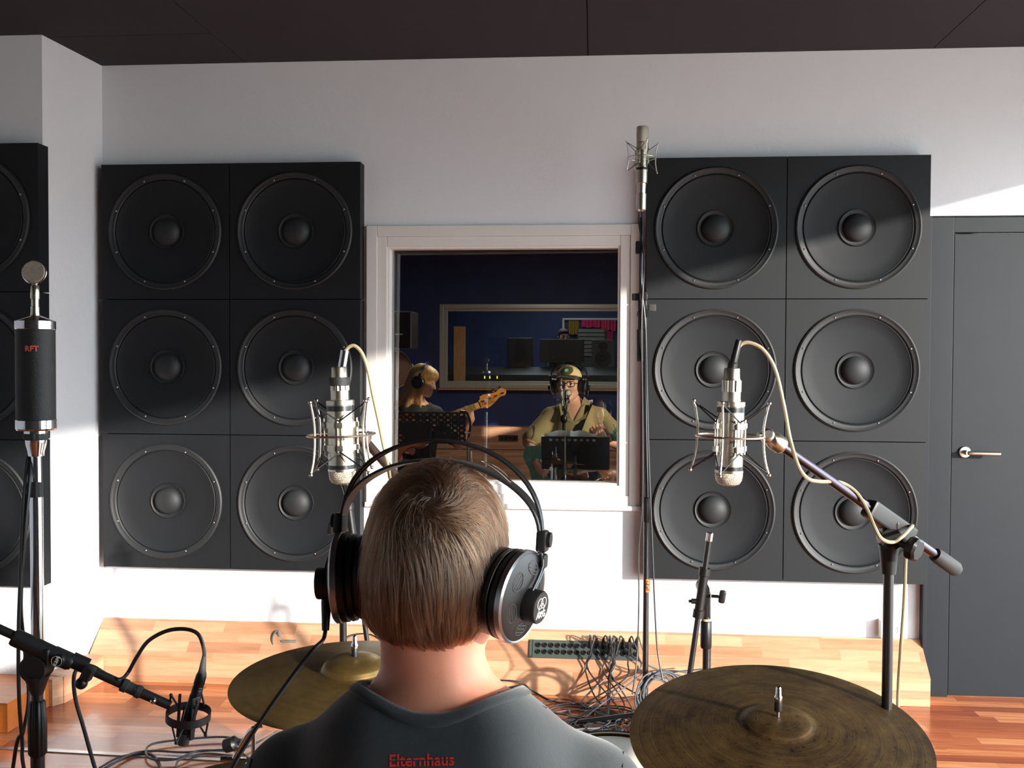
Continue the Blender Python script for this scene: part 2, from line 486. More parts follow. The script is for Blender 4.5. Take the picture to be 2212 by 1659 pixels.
# ------------------------------------------------------------------ recording room shell
XR, XLW, YB = 3.0, -3.7, -7.2
mb = MB(); mb.box2((XLW, YB, ZF - 0.1), (XR, 0.3, ZF)); struct('floor', mb, m_floor)
mb = MB()                                        # ceiling boards with open joints between them
for x0, x1, y0, y1 in ((XLW, -1.62, YB, -0.42), (XLW, -1.62, -0.415, 0.05), (-1.616, -0.037, YB, 0.05), (-0.033, 1.47, YB, 0.05), (1.474, XR, YB, 0.05)):
    mb.box2((x0, y0, ZC), (x1, y1, ZC + 0.02))
mb.box2((XLW, YB, ZC + 0.021), (XR, 0.3, ZC + 0.12))
struct('ceiling', mb, m_ceil, smooth=False)
WX0, WX1, WZ0, WZ1 = -1.045, 0.212, 0.755, 2.031   # window opening
def wall_grid(mb, x0, x1, z0, z1, y0, y1, holes):
    xs = sorted({x0, x1} | {h[0] for h in holes} | {h[1] for h in holes})
    zs = sorted({z0, z1} | {h[2] for h in holes} | {h[3] for h in holes})
    for i in range(len(xs) - 1):
        for j in range(len(zs) - 1):
            cx, cz = (xs[i] + xs[i + 1]) / 2, (zs[j] + zs[j + 1]) / 2
            if any(h[0] < cx < h[1] and h[2] < cz < h[3] for h in holes): continue
            yield xs[i], xs[i + 1], zs[j], zs[j + 1]
mb = MB()
for a, b, c, d in wall_grid(mb, -2.33, 1.462, ZF, ZC, 0, 0.24, [(WX0 + 0.03, WX1 - 0.03, WZ0 + 0.03, WZ1 - 0.03)]): mb.box2((a, 0, c), (b, 0.24, d))
mb.box2((1.462, 0.0, 2.06), (XR, 0.24, ZC))
mb.box2((2.62, 0.0, ZF), (XR, 0.24, 2.06))
struct('wall_front', mb, m_wall, smooth=False)
mb = MB(); mb.v = []; mb.prism([(-2.345, -0.45), (-2.31, 0.0), (-2.31, 0.24), (XLW, 0.24), (XLW, -0.45)], ZC - ZF, Matrix.Translation((0, 0, (ZC + ZF) / 2)))
struct('wall_alcove', mb, m_wall, smooth=False)
mb = MB(); mb.box2((XLW - 0.15, YB, ZF), (XLW, 0.24, ZC)); struct('wall_left', mb, m_wall)
mb = MB(); mb.box2((XLW, YB - 0.15, ZF), (XR + 0.15, YB, ZC)); struct('wall_back', mb, m_wall2)
# right wall with the long opening the daylight comes through
LINT = 2.50
mb = MB()
mb.box2((XR, YB, ZF), (XR + 0.04, -6.15, ZC)); mb.box2((XR, -0.42, ZF), (XR + 0.04, 0.3, ZC))  # unseen rear end, its edge set to keep the drummer's left side shaded
mb.box2((XR, -6.15, LINT), (XR + 0.04, -0.42, ZC)); mb.box2((XR, -6.15, ZF), (XR + 0.04, -0.42, ZF + 0.12))
struct('wall_right', mb, m_wall, smooth=False)

# ------------------------------------------------------------------ beech cable trunking along the wall foot
def trunk(path, prof, name):
    n = len(path); rows = []
    for i in range(n):
        p = Vector(path[i]).to_2d()
        ds = []
        if i > 0: ds.append((Vector(path[i]).to_2d() - Vector(path[i - 1]).to_2d()).normalized())
        if i < n - 1: ds.append((Vector(path[i + 1]).to_2d() - Vector(path[i]).to_2d()).normalized())
        nn = [Vector((-d.y, d.x)) for d in ds]
        if len(nn) == 2:
            m_ = (nn[0] + nn[1]).normalized(); m_ = m_ / max(m_.dot(nn[0]), 0.3)
        else: m_ = nn[0]
        rows.append([(p.x + m_.x * d, p.y + m_.y * d, z) for d, z in prof])
    mb = MB(); k = len(prof); vs = [v for r in rows for v in r]; fs = []
    for i in range(n - 1):
        for j in range(k):
            j2 = (j + 1) % k
            fs.append((i * k + j, i * k + j2, (i + 1) * k + j2, (i + 1) * k + j))
    fs.append(tuple(range(k))); fs.append(tuple((n - 1) * k + j for j in range(k))[::-1])
    mb.add(vs, fs); return struct(name, mb, m_beech, smooth=False)
trunk([(1.452, -0.001), (-2.309, -0.001)],
      [(0, ZF + 0.001), (0.15, ZF + 0.001), (0.15, 0.055), (0.012, 0.186), (0, 0.186)], 'trim_1')
trunk([(-2.322, -0.152), (-2.346, -0.452)], [(0, ZF + 0.001), (0.085, ZF + 0.001), (0.085, 0.048), (0, 0.056)], 'trim_6')
mb = MB(); mb.prism([(-2.345, -0.452), (-2.262, -0.452), (-2.29, -0.50), (-2.345, -0.50)], 0.048 - ZF, Matrix.Translation((0, 0, (0.048 + ZF) / 2 + 0.001)))
struct('trim_7', mb, m_beech, smooth=False)
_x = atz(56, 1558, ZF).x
mb = MB().box2((XLW, -0.80, ZF + 0.001), (_x, -0.452, 0.05)); struct('trim_8', mb, mat('orange_wood', 'c8702c', 0.35, var=0.15, vscale=5, aniso=(1, 8, 8)), smooth=False)  # plain orange colour, more saturated than the beech runs

# ------------------------------------------------------------------ studio window
def frame_boards(mb, x0, x1, z0, z1, w, y0, y1, bev=0.003):
    mb.box2((x0, y0, z0), (x0 + w, y1, z1), bev); mb.box2((x1 - w, y0, z0), (x1, y1, z1), bev)
    mb.box2((x0 + w, y0, z1 - w), (x1 - w, y1, z1), bev); mb.box2((x0 + w, y0, z0), (x1 - w, y1, z0 + w), bev)
mb = MB()
frame_boards(mb, WX0, WX1, WZ0, WZ1, 0.05, -0.018, 0.20)
frame_boards(mb, WX0 + 0.05, WX1 - 0.05, WZ0 + 0.05, WZ1 - 0.05, 0.045, -0.010, 0.16)
frame_boards(mb, WX0 + 0.095, WX1 - 0.095, WZ0 + 0.095, WZ1 - 0.095, 0.010, 0.0, 0.055, 0.001)
mb.box2((WX0 - 0.004, -0.034, WZ0 - 0.016), (WX1 + 0.004, 0.02, WZ0 + 0.006), 0.004)
w1 = struct('window_1', mb, m_frame)
GX, GZ = (WX0 + WX1) / 2, (WZ0 + WZ1) / 2
gh, gw = (WZ1 - WZ0) / 2 - 0.098, (WX1 - WX0) / 2 - 0.098
GT, GY = math.radians(-1.5), math.radians(-1.6)
mb = MB()
R_ = Matrix.Rotation(GY, 3, 'Z') @ Matrix.Rotation(GT, 3, 'X')
def gpt(a, b): return Vector((GX, 0.085, GZ)) + R_ @ Vector((a, 0, b))
mb.add([gpt(-gw, -gh), gpt(gw, -gh), gpt(gw, gh), gpt(-gw, gh)], [(0, 1, 2, 3)])
struct('pane', mb, m_glass, w1, smooth=False)

# ------------------------------------------------------------------ dark door and its frame at the right
mb = MB()
mb.box2((1.466, -0.012, ZF), (1.572, 0.12, 2.052), 0.003)
mb.box2((1.572, -0.008, 1.985), (2.62, 0.12, 2.052), 0.003)
mb.box2((2.52, -0.012, ZF), (2.62, 0.12, 1.985), 0.003)
mb.box2((1.450, -0.045, ZF), (1.4655, 0.0, 2.10 - 0.05), 0.001)
struct('trim_2', mb, m_door)
mb = MB(); mb.box2((1.578, 0.004, ZF + 0.004), (2.515, 0.05, 1.98), 0.003)
dr = struct('door_1', mb, m_door)
mb = MB(); mb.lathe([(0.026, 0), (0.026, 0.007), (0.023, 0.01), (0.011, 0.011), (0.011, 0.05)], (1.634, 0.004, 1.02), (0, -1, 0), 28)
mb.tube([(1.634, -0.046, 1.02), (1.65, -0.050, 1.02), (1.765, -0.050, 1.018)], 0.0095, 14)
mb.build('door_handle', m_nickel, dr)

# ------------------------------------------------------------------ wall of dummy loudspeaker panels
PW, PH = 0.606, 0.619
def make_panel():
    root = thing('speaker_panel', (0, 0, 0), None, 'speaker panel')
    mb = MB(); N = 64; R0 = 0.252; T = 0.08
    def sq(i):
        a = 2 * PI * i / N; c, s = math.cos(a), math.sin(a); k = 1 / max(abs(c), abs(s))
        return c * k * PW / 2, s * k * PH / 2
    vs = []; fs = []
    for i in range(N):
        a = 2 * PI * i / N
        vs += [(R0 * math.cos(a), -T, R0 * math.sin(a)), (sq(i)[0], -T, sq(i)[1]), (sq(i)[0], 0, sq(i)[1]), (R0 * math.cos(a), -T + 0.03, R0 * math.sin(a))]
    for i in range(N):
        a, b = 4 * i, 4 * ((i + 1) % N)
        fs += [(a, b, b + 1, a + 1), (a + 1, b + 1, b + 2, a + 2), (a, a + 3, b + 3, b)]
    fs.append(tuple(4 * i + 2 for i in range(N)))
    mb.add(vs, fs); mb.build('cabinet', m_panel, root, sharp=30)
    T0 = -T
    rg = MB().lathe([(0.268, 0), (0.268, 0.007), (0.262, 0.011), (0.256, 0.0085), (0.253, 0.006), (0.245, 0.006), (0.240, 0.004), (0.237, -0.004), (0.237, -0.02)], (0, T0, 0), (0, -1, 0), 72, cap=False).build('ring', m_ringm, root, sharp=50)
    for k in range(8):
        a = PI / 8 + k * PI / 4
        MB().lathe([(0.0042, 0), (0.0042, 0.002), (0.0026, 0.0034), (0.0, 0.0035)], (0.248 * math.cos(a), T0 - 0.006, 0.248 * math.sin(a)), (0, -1, 0), 8).build('screw', m_screw, rg)
    MB().lathe([(0.238, -0.002), (0.232, 0.003), (0.226, -0.001), (0.18, -0.010), (0.12, -0.018), (0.082, -0.022)], (0, T0, 0), (0, -1, 0), 72, cap=False).build('cone', m_cone, root, sharp=60)
    MB().lathe([(0.082, -0.022), (0.080, -0.014), (0.077, -0.016), (0.070, -0.020), (0.060, -0.021)], (0, T0, 0), (0, -1, 0), 48, cap=False).build('dome_surround', m_ringm, root, sharp=40)
    pr = [(0.0625 * math.cos(t), -0.021 + 0.038 * math.sin(t)) for t in [i * PI / 2 / 10 for i in range(11)]]
    MB().lathe(pr, (0, T0, 0), (0, -1, 0), 40).build('dust_dome', m_dome, root, sharp=60)
    return root
proto = make_panel(); first = True
PV = 0.623
rows_n = ['top', 'middle', 'bottom']
spots = []
for r in range(3):
    for c in range(2):
        spots.append((-2.2764 + 0.61 * (c + 0.5), 0.0, 2.3135 - PV * (r + 0.5), '%s %s of the six black speaker panels left of the studio window' % (rows_n[r], ['left', 'right'][c]), 'black speaker panels left of the studio window'))
        spots.append((0.2274 + 0.61 * (c + 0.5), 0.0, 2.3135 - PV * (r + 0.5), '%s %s of the six black speaker panels between window and door' % (rows_n[r], ['left', 'right'][c]), 'black speaker panels right of the studio window'))
    spots.append((-2.318 - 0.305, -0.45, 2.318 - PV * (r + 0.5), '%s black speaker panel at the far left edge of the photo' % rows_n[r], 'black speaker panels at the far left'))
    spots.append((-2.318 - 0.915, -0.45, 2.318 - PV * (r + 0.5), None, None)) if False else None
for i, (x, y, z, lab, grp) in enumerate([s for s in spots if s]):
    o = proto if i == 0 else copy_tree(proto)
    o.location = (x, y - 0.001, z); tag(o, 'speaker panel, ' + lab, 'speaker panel', grp)

# wall socket above the trunking
t = thing('wall_socket', (1.31, -0.001, 0.235), 'white round wall socket in a square housing just above the wood trunking', 'socket')
MB().box((1.31, -0.024, 0.235), (0.078, 0.046, 0.078), bev=0.004).build('housing', m_white, t)
mb = MB(); mb.lathe([(0.024, 0), (0.024, 0.003), (0.020, 0.003), (0.019, -0.008), (0, -0.008)], (1.324, -0.0475, 0.235), (0, -1, 0), 24)
mb.build('socket_insert', m_white, t)
mb = MB()
for s in (-1, 1): mb.lathe([(0.003, 0), (0.003, 0.001), (0, 0.001)], (1.324 + s * 0.009, -0.0398, 0.235), (0, -1, 0), 8)
mb.build('socket_holes', m_black, t)

# ------------------------------------------------------------------ second room behind the studio window
BX0, BX1, BY0, BY1 = -3.6, 1.7, 0.24, 8.0
mb = MB(); mb.box2((BX0 - 0.2, 0.3, ZF - 0.1), (BX1 + 0.3, 12.2, ZF)); fl = struct('floor_2', mb, m_floor)
fl.name = 'floor_inner'
mb = MB(); mb.box2((BX0 - 0.2, 0.24, ZC), (BX1 + 0.3, 12.2, ZC + 0.1)); struct('ceiling_inner', mb, mat('dark_ceiling', '14161a', 0.9))
mb = MB(); mb.box2((BX0 - 0.2, 0.24, ZF), (BX0, 12.2, ZC)); struct('wall_inner_left', mb, m_blue)
mb = MB()
holes = [(0.30, 0.80, 1.28, 2.3), (0.40, 0.80, 1.28, 2.3), (0.255, 0.315, 1.25, 2.1), (5.15, 5.60, 1.28, 1.42), (8.9, 9.6, 1.5, 2.1)]
ys = [(0.24, 12.2)]
holes2 = [(0.162, 0.218, 1.70, 2.15), (0.275, 0.95, 1.30, 2.2), (5.1, 5.5, 1.28, 1.40)]
holes2[0] = (0.245, 0.30, 1.65, 2.10)
holes2[1] = (0.36, 1.1, 1.30, 2.2)
for a, b, c, d in wall_grid(None, 0.2, 12.2, ZF, ZC, 0, 0, holes2): mb.box2((BX1, a, c), (BX1 + 0.03, b, d))
struct('wall_inner_right', mb, m_blue, smooth=False)
FW = (-1.953, 1.3, 1.055, 2.118)
mb = MB()
for a, b, c, d in wall_grid(mb, BX0, BX1, ZF, ZC, 0, 0, [FW]): mb.box2((a, 8.0, c), (b, 8.16, d))
struct('wall_inner_back', mb, m_blue, smooth=False)
mb = MB(); mb.box2((BX0, 12.0, ZF), (BX1, 12.2, ZC)); struct('wall_far', mb, mat('blue_paint', '16386e', 0.6, var=0.4, vscale=2))
# facing boards on the inner side of the studio wall
m_alu = mat('aluminium_frame', 'b8b8ac', 0.35, 0.3)
mb = MB()
frame_boards(mb, FW[0], FW[1], FW[2], FW[3], 0.06, 7.97, 8.03, 0.006)
frame_boards(mb, FW[0] + 0.06, FW[1] - 0.06, FW[2] + 0.05, FW[3] - 0.05, 0.04, 8.0, 8.05, 0.004)
w2 = struct('window_2', mb, m_alu)
mb = MB(); x0, x1, z0, z1 = FW[0] + 0.09, FW[1] - 0.09, FW[2] + 0.08, FW[3] - 0.08
mb.add([(x0, 8.03, z0), (x1, 8.03, z0), (x1, 8.03, z1), (x0, 8.03, z1)], [(0, 1, 2, 3)])
struct('pane', mb, glass_mat('far_glass', 1.35), w2, smooth=False)
mb = MB(); mb.box2((FW[0], 7.90, FW[2] - 0.022), (FW[1], 8.0, FW[2] - 0.002), 0.004); struct('windowsill', mb, m_pine)
trunk([(BX1, 7.999), (BX0, 7.999)], [(0, 0.31), (0.30, 0.31), (0.30, 0.555), (0.27, 0.585), (0, 0.585)], 'trim_3')
trunk([(BX1, 7.999), (BX0, 7.999)], [(0, ZF), (0.75, ZF), (0.75, -0.02), (0.29, 0.30), (0, 0.30)], 'trim_4')
# socket strip on the far ledge
t = thing('socket_strip', (-1.09, 7.695, 0.47), 'black four-way socket strip on the wooden ledge behind the window glass', 'socket strip')
MB().box((-1.045, 7.685, 0.455), (0.235, 0.028, 0.065), bev=0.004).build('housing', m_black, t)
for k in range(4):
    MB().lathe([(0.022, 0), (0.022, 0.002), (0.018, 0.002), (0.017, -0.006), (0, -0.006)], (-1.045 + (k - 1.5) * 0.055, 7.671, 0.455), (0, -1, 0), 16).build('socket', m_rubber, t)
# ------------------------------------------------------------------ microphones in wire spider mounts
def spider_mic(C, axis, az, mlabel, slabel, toward, group_m=None, yoke=True, tape=False, shortband=False):
    T = Matrix.Translation(C) @ frame_z(axis)
    t = thing('studio_microphone', C, mlabel, 'microphone')
    MB(T).lathe([(0.0205, -0.0585), (0.0235, -0.0575), (0.0235, -0.050), (0.0225, -0.049), (0.0225, 0.056), (0.0235, 0.0565), (0.0235, 0.0605), (0.0228, 0.061)], seg=40).build('body', m_nickel, t)
    MB(T).lathe([(0.0228, 0.061), (0.0228, 0.066), (0.0215, 0.074), (0.0175, 0.080), (0.010, 0.0828), (0, 0.0832)], seg=40).build('grille_head', m_nickel2, t)
    MB(T).lathe([(0.0226, -0.0485), (0.0229, -0.0485), (0.0229, -0.040), (0.0226, -0.040)], seg=40, cap=False).build('dark_band', m_blackm, t)['label'] = 'thin black band near the connector end'
    mbb = MB(T); mbb.lathe([(0.0226, 0.050), (0.0230, 0.050), (0.0230, 0.056), (0.0226, 0.056)], seg=40, cap=False); mbb.build('dark_band', m_blackm, t)
    c = MB(T); c.lathe([(0.0155, -0.0585), (0.0155, -0.074)], seg=32); c.lathe([(0.0160, -0.074), (0.0160, -0.093)], seg=48, flute=12, fd=0.10); c.lathe([(0.0150, -0.093), (0.0135, -0.097), (0.0130, -0.112), (0.012, -0.1135)], seg=32)
    c.build('connector', m_nickel, t)
    if tape:
        MB(T).lathe([(0.0168, -0.082), (0.0176, -0.083), (0.0172, -0.090), (0.0178, -0.094), (0.0168, -0.096)], seg=24, cap=False).build('tape_wrap', mat('black_tape', '141414', 0.6, bump=0.6, bscale=400), t)
    s = thing('shock_mount', C, slabel, 'shock mount')
    r = MB(T).torus((0, 0, 0), (0, 0, 1), 0.056, 0.0019, seg=56, rs=8).build('ring', m_nickel, s)
    for k in range(4):
        a = az + k * PI / 2
        def P(R, z, a=a): return (R * math.cos(a), R * math.sin(a), z)
        h = MB(T); h.tube([P(0.0625, -0.056), P(0.0585, -0.038), P(0.0555, -0.018), P(0.0555, 0), P(0.0565, 0.020), P(0.060, 0.042), P(0.0655, 0.060)], 0.0019, 8, smooth=4)
        h.ell(P(0.063, -0.057), (0.0034,) * 3, seg=10, rings=6); h.ell(P(0.066, 0.061), (0.0034,) * 3, seg=10, rings=6)
        h.build('hook', m_nickel, s)
        for z0, z1, R0 in ((-0.055, -0.024, 0.0625), (0.059, 0.027, 0.065)):
            b0, b1 = a - PI / 4, a + PI / 4
            MB(T).tube([(0.0285 * math.cos(b0), 0.0285 * math.sin(b0), z1), P(R0, z0), (0.0285 * math.cos(b1), 0.0285 * math.sin(b1), z1)], 0.0013, 6).build('elastic', m_black, s)
    cg = MB(T)
    for z in (-0.017, 0.021):
        cg.lathe([(0.0232, z - 0.005), (0.0252, z - 0.005), (0.0252, z + 0.005), (0.0232, z + 0.005)], seg=36, cap=False)
    for k in range(4):
        a = az + PI / 4 + k * PI / 2
        for da in (-0.12, 0.12):
            cg.cyl((0.0275 * math.cos(a + da), 0.0275 * math.sin(a + da), -0.028), (0.0275 * math.cos(a + da), 0.0275 * math.sin(a + da), 0.031), 0.0013, seg=8)
        for z in (-0.017, 0.021):
            cg.box((0.027 * math.cos(a), 0.027 * math.sin(a), z), (0.006, 0.011, 0.009), Matrix.Rotation(a, 3, 'Z'), 0.001)
    cg.build('holder', m_nickel, s)
    # swivel joint between ring and boom
    D = (Vector(toward) - C); D = D - Vector(axis).normalized() * D.dot(Vector(axis).normalized()); D.normalize()
    j = MB(); p0 = C + D * 0.054; p1 = C + D * 0.072
    j.cyl(p0, p1, 0.006); j.ell(p1, (0.013, 0.013, 0.013), seg=18, rings=10)
    d2 = (Vector(toward) - p1).normalized()
    j.lathe([(0.009, 0.0), (0.0145, 0.012), (0.0155, 0.018), (0.0155, 0.032), (0.0125, 0.036)], p1, d2, 24)
    j.cyl(p1 + Vector((0, -0.014, 0.004)), p1 + Vector((0, 0.018, 0.004)), 0.007)
    j.build('swivel', m_nickel, s)
    return p1 + d2 * 0.034, T

# ---- right overhead
YM = -2.85
C1 = at(1577, 942, YM)
PIV1 = at(1921, 1128, -2.72)
e1, T1 = spider_mic(C1, (-0.02, 0, -1), 0.35 + PI / 2, 'silver microphone hanging grille down in front of the right speaker panels, ribbed connector',
                    'wire spider mount around the silver microphone in front of the right panels', PIV1)
def clutch_mb(mb, P, d, r=0.022):
    mb.cyl(P - Vector((0, r * 0.8, 0)), P + Vector((0, r * 0.8, 0)), r)
dirb = (PIV1 - e1).normalized()
def boom_stand(P, a, b, label, m=None, pole_r=0.0105, boom_r=0.008, upper=0.45, grip_col=None, legs=True, az=0.3, boom_m=None, badge=False, knob=(0.04, -0.02, -0.012), legup=0.0, boxl=0.055, gripz=0.30):
    """P pivot; a front end of the boom; b tail end"""
    P, a, b = Vector(P), Vector(a), Vector(b); m = m or m_blackm; d = (b - a).normalized()
    t = thing('boom_stand', (P.x, P.y, ZF), label, 'microphone stand')
    MB().cyl(a, b, boom_r, seg=20).build('boom', boom_m or m, t)
    MB().lathe([(boom_r * 1.55, 0), (boom_r * 1.75, 0.01), (boom_r * 1.75, 0.055), (boom_r * 1.3, 0.062)], b - d * 0.055, d, 20).build('end_grip', m_rubber, t)
    cl = MB(); T = Matrix.Translation(P) @ frame_z(d)
    cl.add([], []); c2 = MB(T); c2.box((0, 0, 0), (0.030, 0.034, boxl * 2), bev=0.006)
    c2.M = Matrix.Identity(4)
    up = Vector((0, 0, 1)); dn = P - up * 0.028
    c2.cyl(dn + Vector((0, -0.016, 0)), dn + Vector((0, 0.016, 0)), 0.019, seg=24)
    c2.box(P - up * 0.014, (0.030, 0.026, 0.034), bev=0.004)
    c2.lathe([(0.0125, 0), (0.0150, 0.03), (0.018, 0.052)], P - up * 0.092, up, 24)
    c2.build('clutch', m_black, t)
    kn = MB(); kp = P - up * 0.03 + Vector(knob) * 0.4
    kn.lathe([(0.006, 0), (0.006, 0.02), (0.019, 0.021), (0.021, 0.024), (0.021, 0.036), (0.017, 0.040)], kp, (knob[0], -0.03 if knob[1] < 0 else 0.03, knob[2]), 24, flute=8, fd=0.08)
    kn.build('knob', m_black, t)
    top = P - up * 0.085
    MB().cyl((top.x, top.y, ZF + gripz + 0.2 + 0.0), top, pole_r * 0.86, seg=20).build('upper_pole', m, t)
    gz = ZF + gripz + upper
    MB().lathe([(pole_r * 1.05, 0), (pole_r * 1.5, 0.006), (pole_r * 1.62, 0.03), (pole_r * 1.5, 0.095), (pole_r * 1.15, 0.10)], (P.x, P.y, gz), up, 30, flute=10, fd=0.06).build('height_grip', m_black, t)
    MB().cyl((P.x, P.y, ZF + 0.05), (P.x, P.y, gz + 0.01), pole_r * 1.1, seg=20).build('lower_pole', m, t)
    if legs:
        MB().lathe([(0.017, 0), (0.022, 0.01), (0.022, 0.05), (0.014, 0.06)], (P.x, P.y, ZF + 0.06), up, 24).build('hub', m_black, t)
        for k in range(3):
            A = az + k * 2 * PI / 3
            l = MB(); e = Vector((P.x + 0.33 * math.cos(A), P.y + 0.33 * math.sin(A), ZF + 0.013))
            l.cyl((P.x + 0.018 * math.cos(A), P.y + 0.018 * math.sin(A), ZF + 0.10), e, 0.0085, seg=12)
            lo = l.build('leg', m, t)
            MB().lathe([(0.011, 0), (0.013, 0.01), (0.013, 0.035), (0.01, 0.04)], e - (e - Vector((P.x, P.y, ZF + 0.10))).normalized() * 0.028, (e - Vector((P.x, P.y, ZF + 0.10))), 12).build('rubber_foot', m_rubber, lo)
    return t
tail1 = PIV1 + dirb * (PIV1 - e1).length * 0.66
st1 = boom_stand(PIV1, e1, tail1, 'black boom stand behind the brown ride cymbal, chrome boom reaching up left to a microphone', boom_m=mat('dark_chrome', '544f56', 0.24, 1.0), knob=(0.03, -0.03, -0.01), upper=0.40, gripz=0.18)
def wire(name, pts, r, m, label, group=None, smooth=8, seg=8, cat='cable'):
    o = MB().tube(pts, r, seg, smooth=smooth).build(name, m, None)
    return tag(o, label, cat, group)
def strain(P, Q, name_parent, m=None):
    return MB().lathe([(0.0078, 0), (0.0078, 0.012), (0.0062, 0.014), (0.0055, 0.05), (0.0045, 0.052)], P, Vector(Q) - Vector(P), 16).build('strain_relief', m or m_black, name_parent)
def find(root_label):
    for o in bpy.data.objects:
        if o.get('label') == root_label: return o
mic1 = find('silver microphone hanging grille down in front of the right speaker panels, ribbed connector')
A0 = at(1580, 800, YM); A1 = at(1592, 752, YM)
strain(A0, A1, mic1)
wire('microphone_cable', [A1 - (A1 - A0).normalized() * 0.006, at(1602, 743, YM), at(1622, 741, YM), at(1650, 757, YM), at(1675, 800, YM), at(1694, 880, YM), at(1706, 945, YM), at(1724, 1005, -2.87), at(1744, 1033, -2.86),
     at(1770, 1040, -2.80), at(1815, 1042, -2.76), at(1848, 1062, -2.755), at(1872, 1098, -2.765), at(1890, 1140, -2.79), at(1905, 1164, -2.785), at(1928, 1171, -2.77), at(1950, 1158, -2.765), at(1971, 1136, -2.72), at(1962, 1150, -2.68), at(1957, 1200, -2.67),
     at(1953, 1300, -2.66), at(1946, 1400, -2.65), at(1940, 1500, -2.6), at(1938, 1640, -2.6), (at(1938, 1640, -2.6).x, -2.58, 0.3), (at(1938, 1640, -2.6).x + 0.05, -2.5, ZF + 0.004)], 0.0033, m_cream,
     'cream coloured cable looping from the right hanging microphone and wound along its boom')

# ---- left overhead
C2 = at(737, 939, -2.90)
PIV2 = at(925, 1108, -2.44)
e2, T2 = spider_mic(C2, (0.03, 0, -1), 0.62, 'silver microphone hanging grille down left of the window, black tape on its connector',
                    'wire spider mount around the silver microphone left of the window', PIV2, tape=True)
d2 = (PIV2 - e2).normalized()
boom_stand(PIV2, e2, PIV2 + d2 * 0.12, 'boom stand mostly hidden behind the drummer, boom end at the left hanging microphone', upper=0.40, boom_m=mat('brown_boom', '3a3230', 0.35, 0.5))
mic2 = find('silver microphone hanging grille down left of the window, black tape on its connector')
A0 = at(738, 800, -2.90); A1 = at(745, 757, -2.90)
o = MB().lathe([(0.0072, 0), (0.0072, (A1 - A0).length)], A0, A1 - A0, 20).build('chrome_sleeve', m_chrome, mic2); o['label'] = 'chrome cable sleeve'
wire('microphone_cable', [A1 - (A1 - A0) * 0.1, at(755, 749, -2.90), at(768, 748, -2.90), at(783, 765, -2.90), at(795, 800, -2.90), at(806, 855, -2.90), at(818, 910, -2.90), at(828, 960, -2.90), at(838, 1005, -2.89), at(850, 1050, -2.80), at(900, 1120, -2.55), at(925, 1300, -2.48), (PIV2.x + 0.02, -2.46, 0.5), (PIV2.x + 0.05, -2.42, ZF + 0.005), (PIV2.x + 0.3, -2.2, ZF + 0.005)],
     0.0031, m_cream, 'pale cable arching from the chrome sleeve of the left hanging microphone')

# ---- tall stand with upright microphone beside the window
YT = -0.55
C3 = at(1387, 341, YT)
t = thing('boom_stand', (at(1397, 1500, YT).x, YT, ZF), 'very tall thin black stand between window and right panels with an orange sticker', 'microphone stand')
pt = at(1392, 670, YT); pb = at(1397, 1080, YT); xb = pb.x
MB().cyl((xb, YT, ZF + 0.05), (pb.x, YT, pb.z), 0.0115, seg=18).build('lower_pole', m_blackm, t)
MB().cyl(pb, pt, 0.0085, seg=16).build('upper_pole', m_blackm, t)
MB().lathe([(0.0125, 0), (0.0150, 0.004), (0.0150, 0.095), (0.012, 0.10)], at(1397, 1128, YT), (0, 0, 1), 20).build('height_grip', m_black, t)
cl = MB(); cp = at(1388, 672, YT)
cl.box(cp, (0.034, 0.035, 0.15), bev=0.006); cl.box(cp + Vector((-0.012, -0.01, 0.055)), (0.06, 0.03, 0.028), bev=0.004); cl.cyl(cp + Vector((0, -0.03, -0.01)), cp + Vector((0, 0.03, -0.01)), 0.022)
cl.build('clutch', m_black, t)
MB().box(cp + Vector((0.037, -0.02, 0.012)), (0.030, 0.012, 0.03), bev=0.005).build('knob', m_rubber, t)
bt = at(1386, 470, YT); bb = at(1383, 780, YT - 0.01)
MB().cyl(bb + Vector((0, -0.02, 0)), bt, 0.0075, seg=14).build('boom', m_blackm, t)
MB().cyl(bb + Vector((0, -0.02, 0)), at(1383, 712, YT - 0.02), 0.0135, seg=14).build('end_grip', m_black, t)
MB().box(at(1381, 535, YT), (0.03, 0.03, 0.05), bev=0.004).build('collar', m_black, t)
for k in range(3):
    A = 2.95 + k * 2 * PI / 3; e = Vector((xb + 0.27 * math.cos(A), YT + 0.27 * math.sin(A), ZF + 0.012))
    l = MB().cyl((xb, YT, ZF + 0.075), e, 0.009, seg=12).build('leg', m_blackm, t)
mb = MB(); q0 = at(1397, 1264, YT)
mb.lathe([(0.0122, -0.026), (0.0122, 0.026)], q0, (0, 0, 1), 20, cap=False); stk = mb.build('sticker', m_orange, t); stk['label'] = 'orange sticker with black marks'
mk = MB()
for i, (zz, w) in enumerate(((0.018, 0.012), (0.012, 0.006), (0.004, 0.012), (-0.002, 0.005), (-0.010, 0.011), (-0.016, 0.013), (0.008, 0.009), (-0.006, 0.008))):
    mk.box(q0 + Vector(((i % 3 - 1) * 0.003, -0.0125, zz)), (w, 0.0006, 0.003))
mk.build('printed_marks', m_black, stk)
e3, T3 = spider_mic(C3, (0.01, 0, 1), 0.25, 'tall upright silver microphone above the left edge of the right panels',
                    'wire spider mount on the tall upright microphone by the window', C3 + Vector((-0.02, 0.09, -0.05)))
mic3 = find('tall upright silver microphone above the left edge of the right panels')
MB(T3).lathe([(0.0228, -0.058), (0.0228, -0.10), (0.019, -0.102), (0.0175, -0.140), (0.0205, -0.142), (0.0205, -0.205), (0.012, -0.212)], seg=28).build('lower_body', m_nickel, mic3)
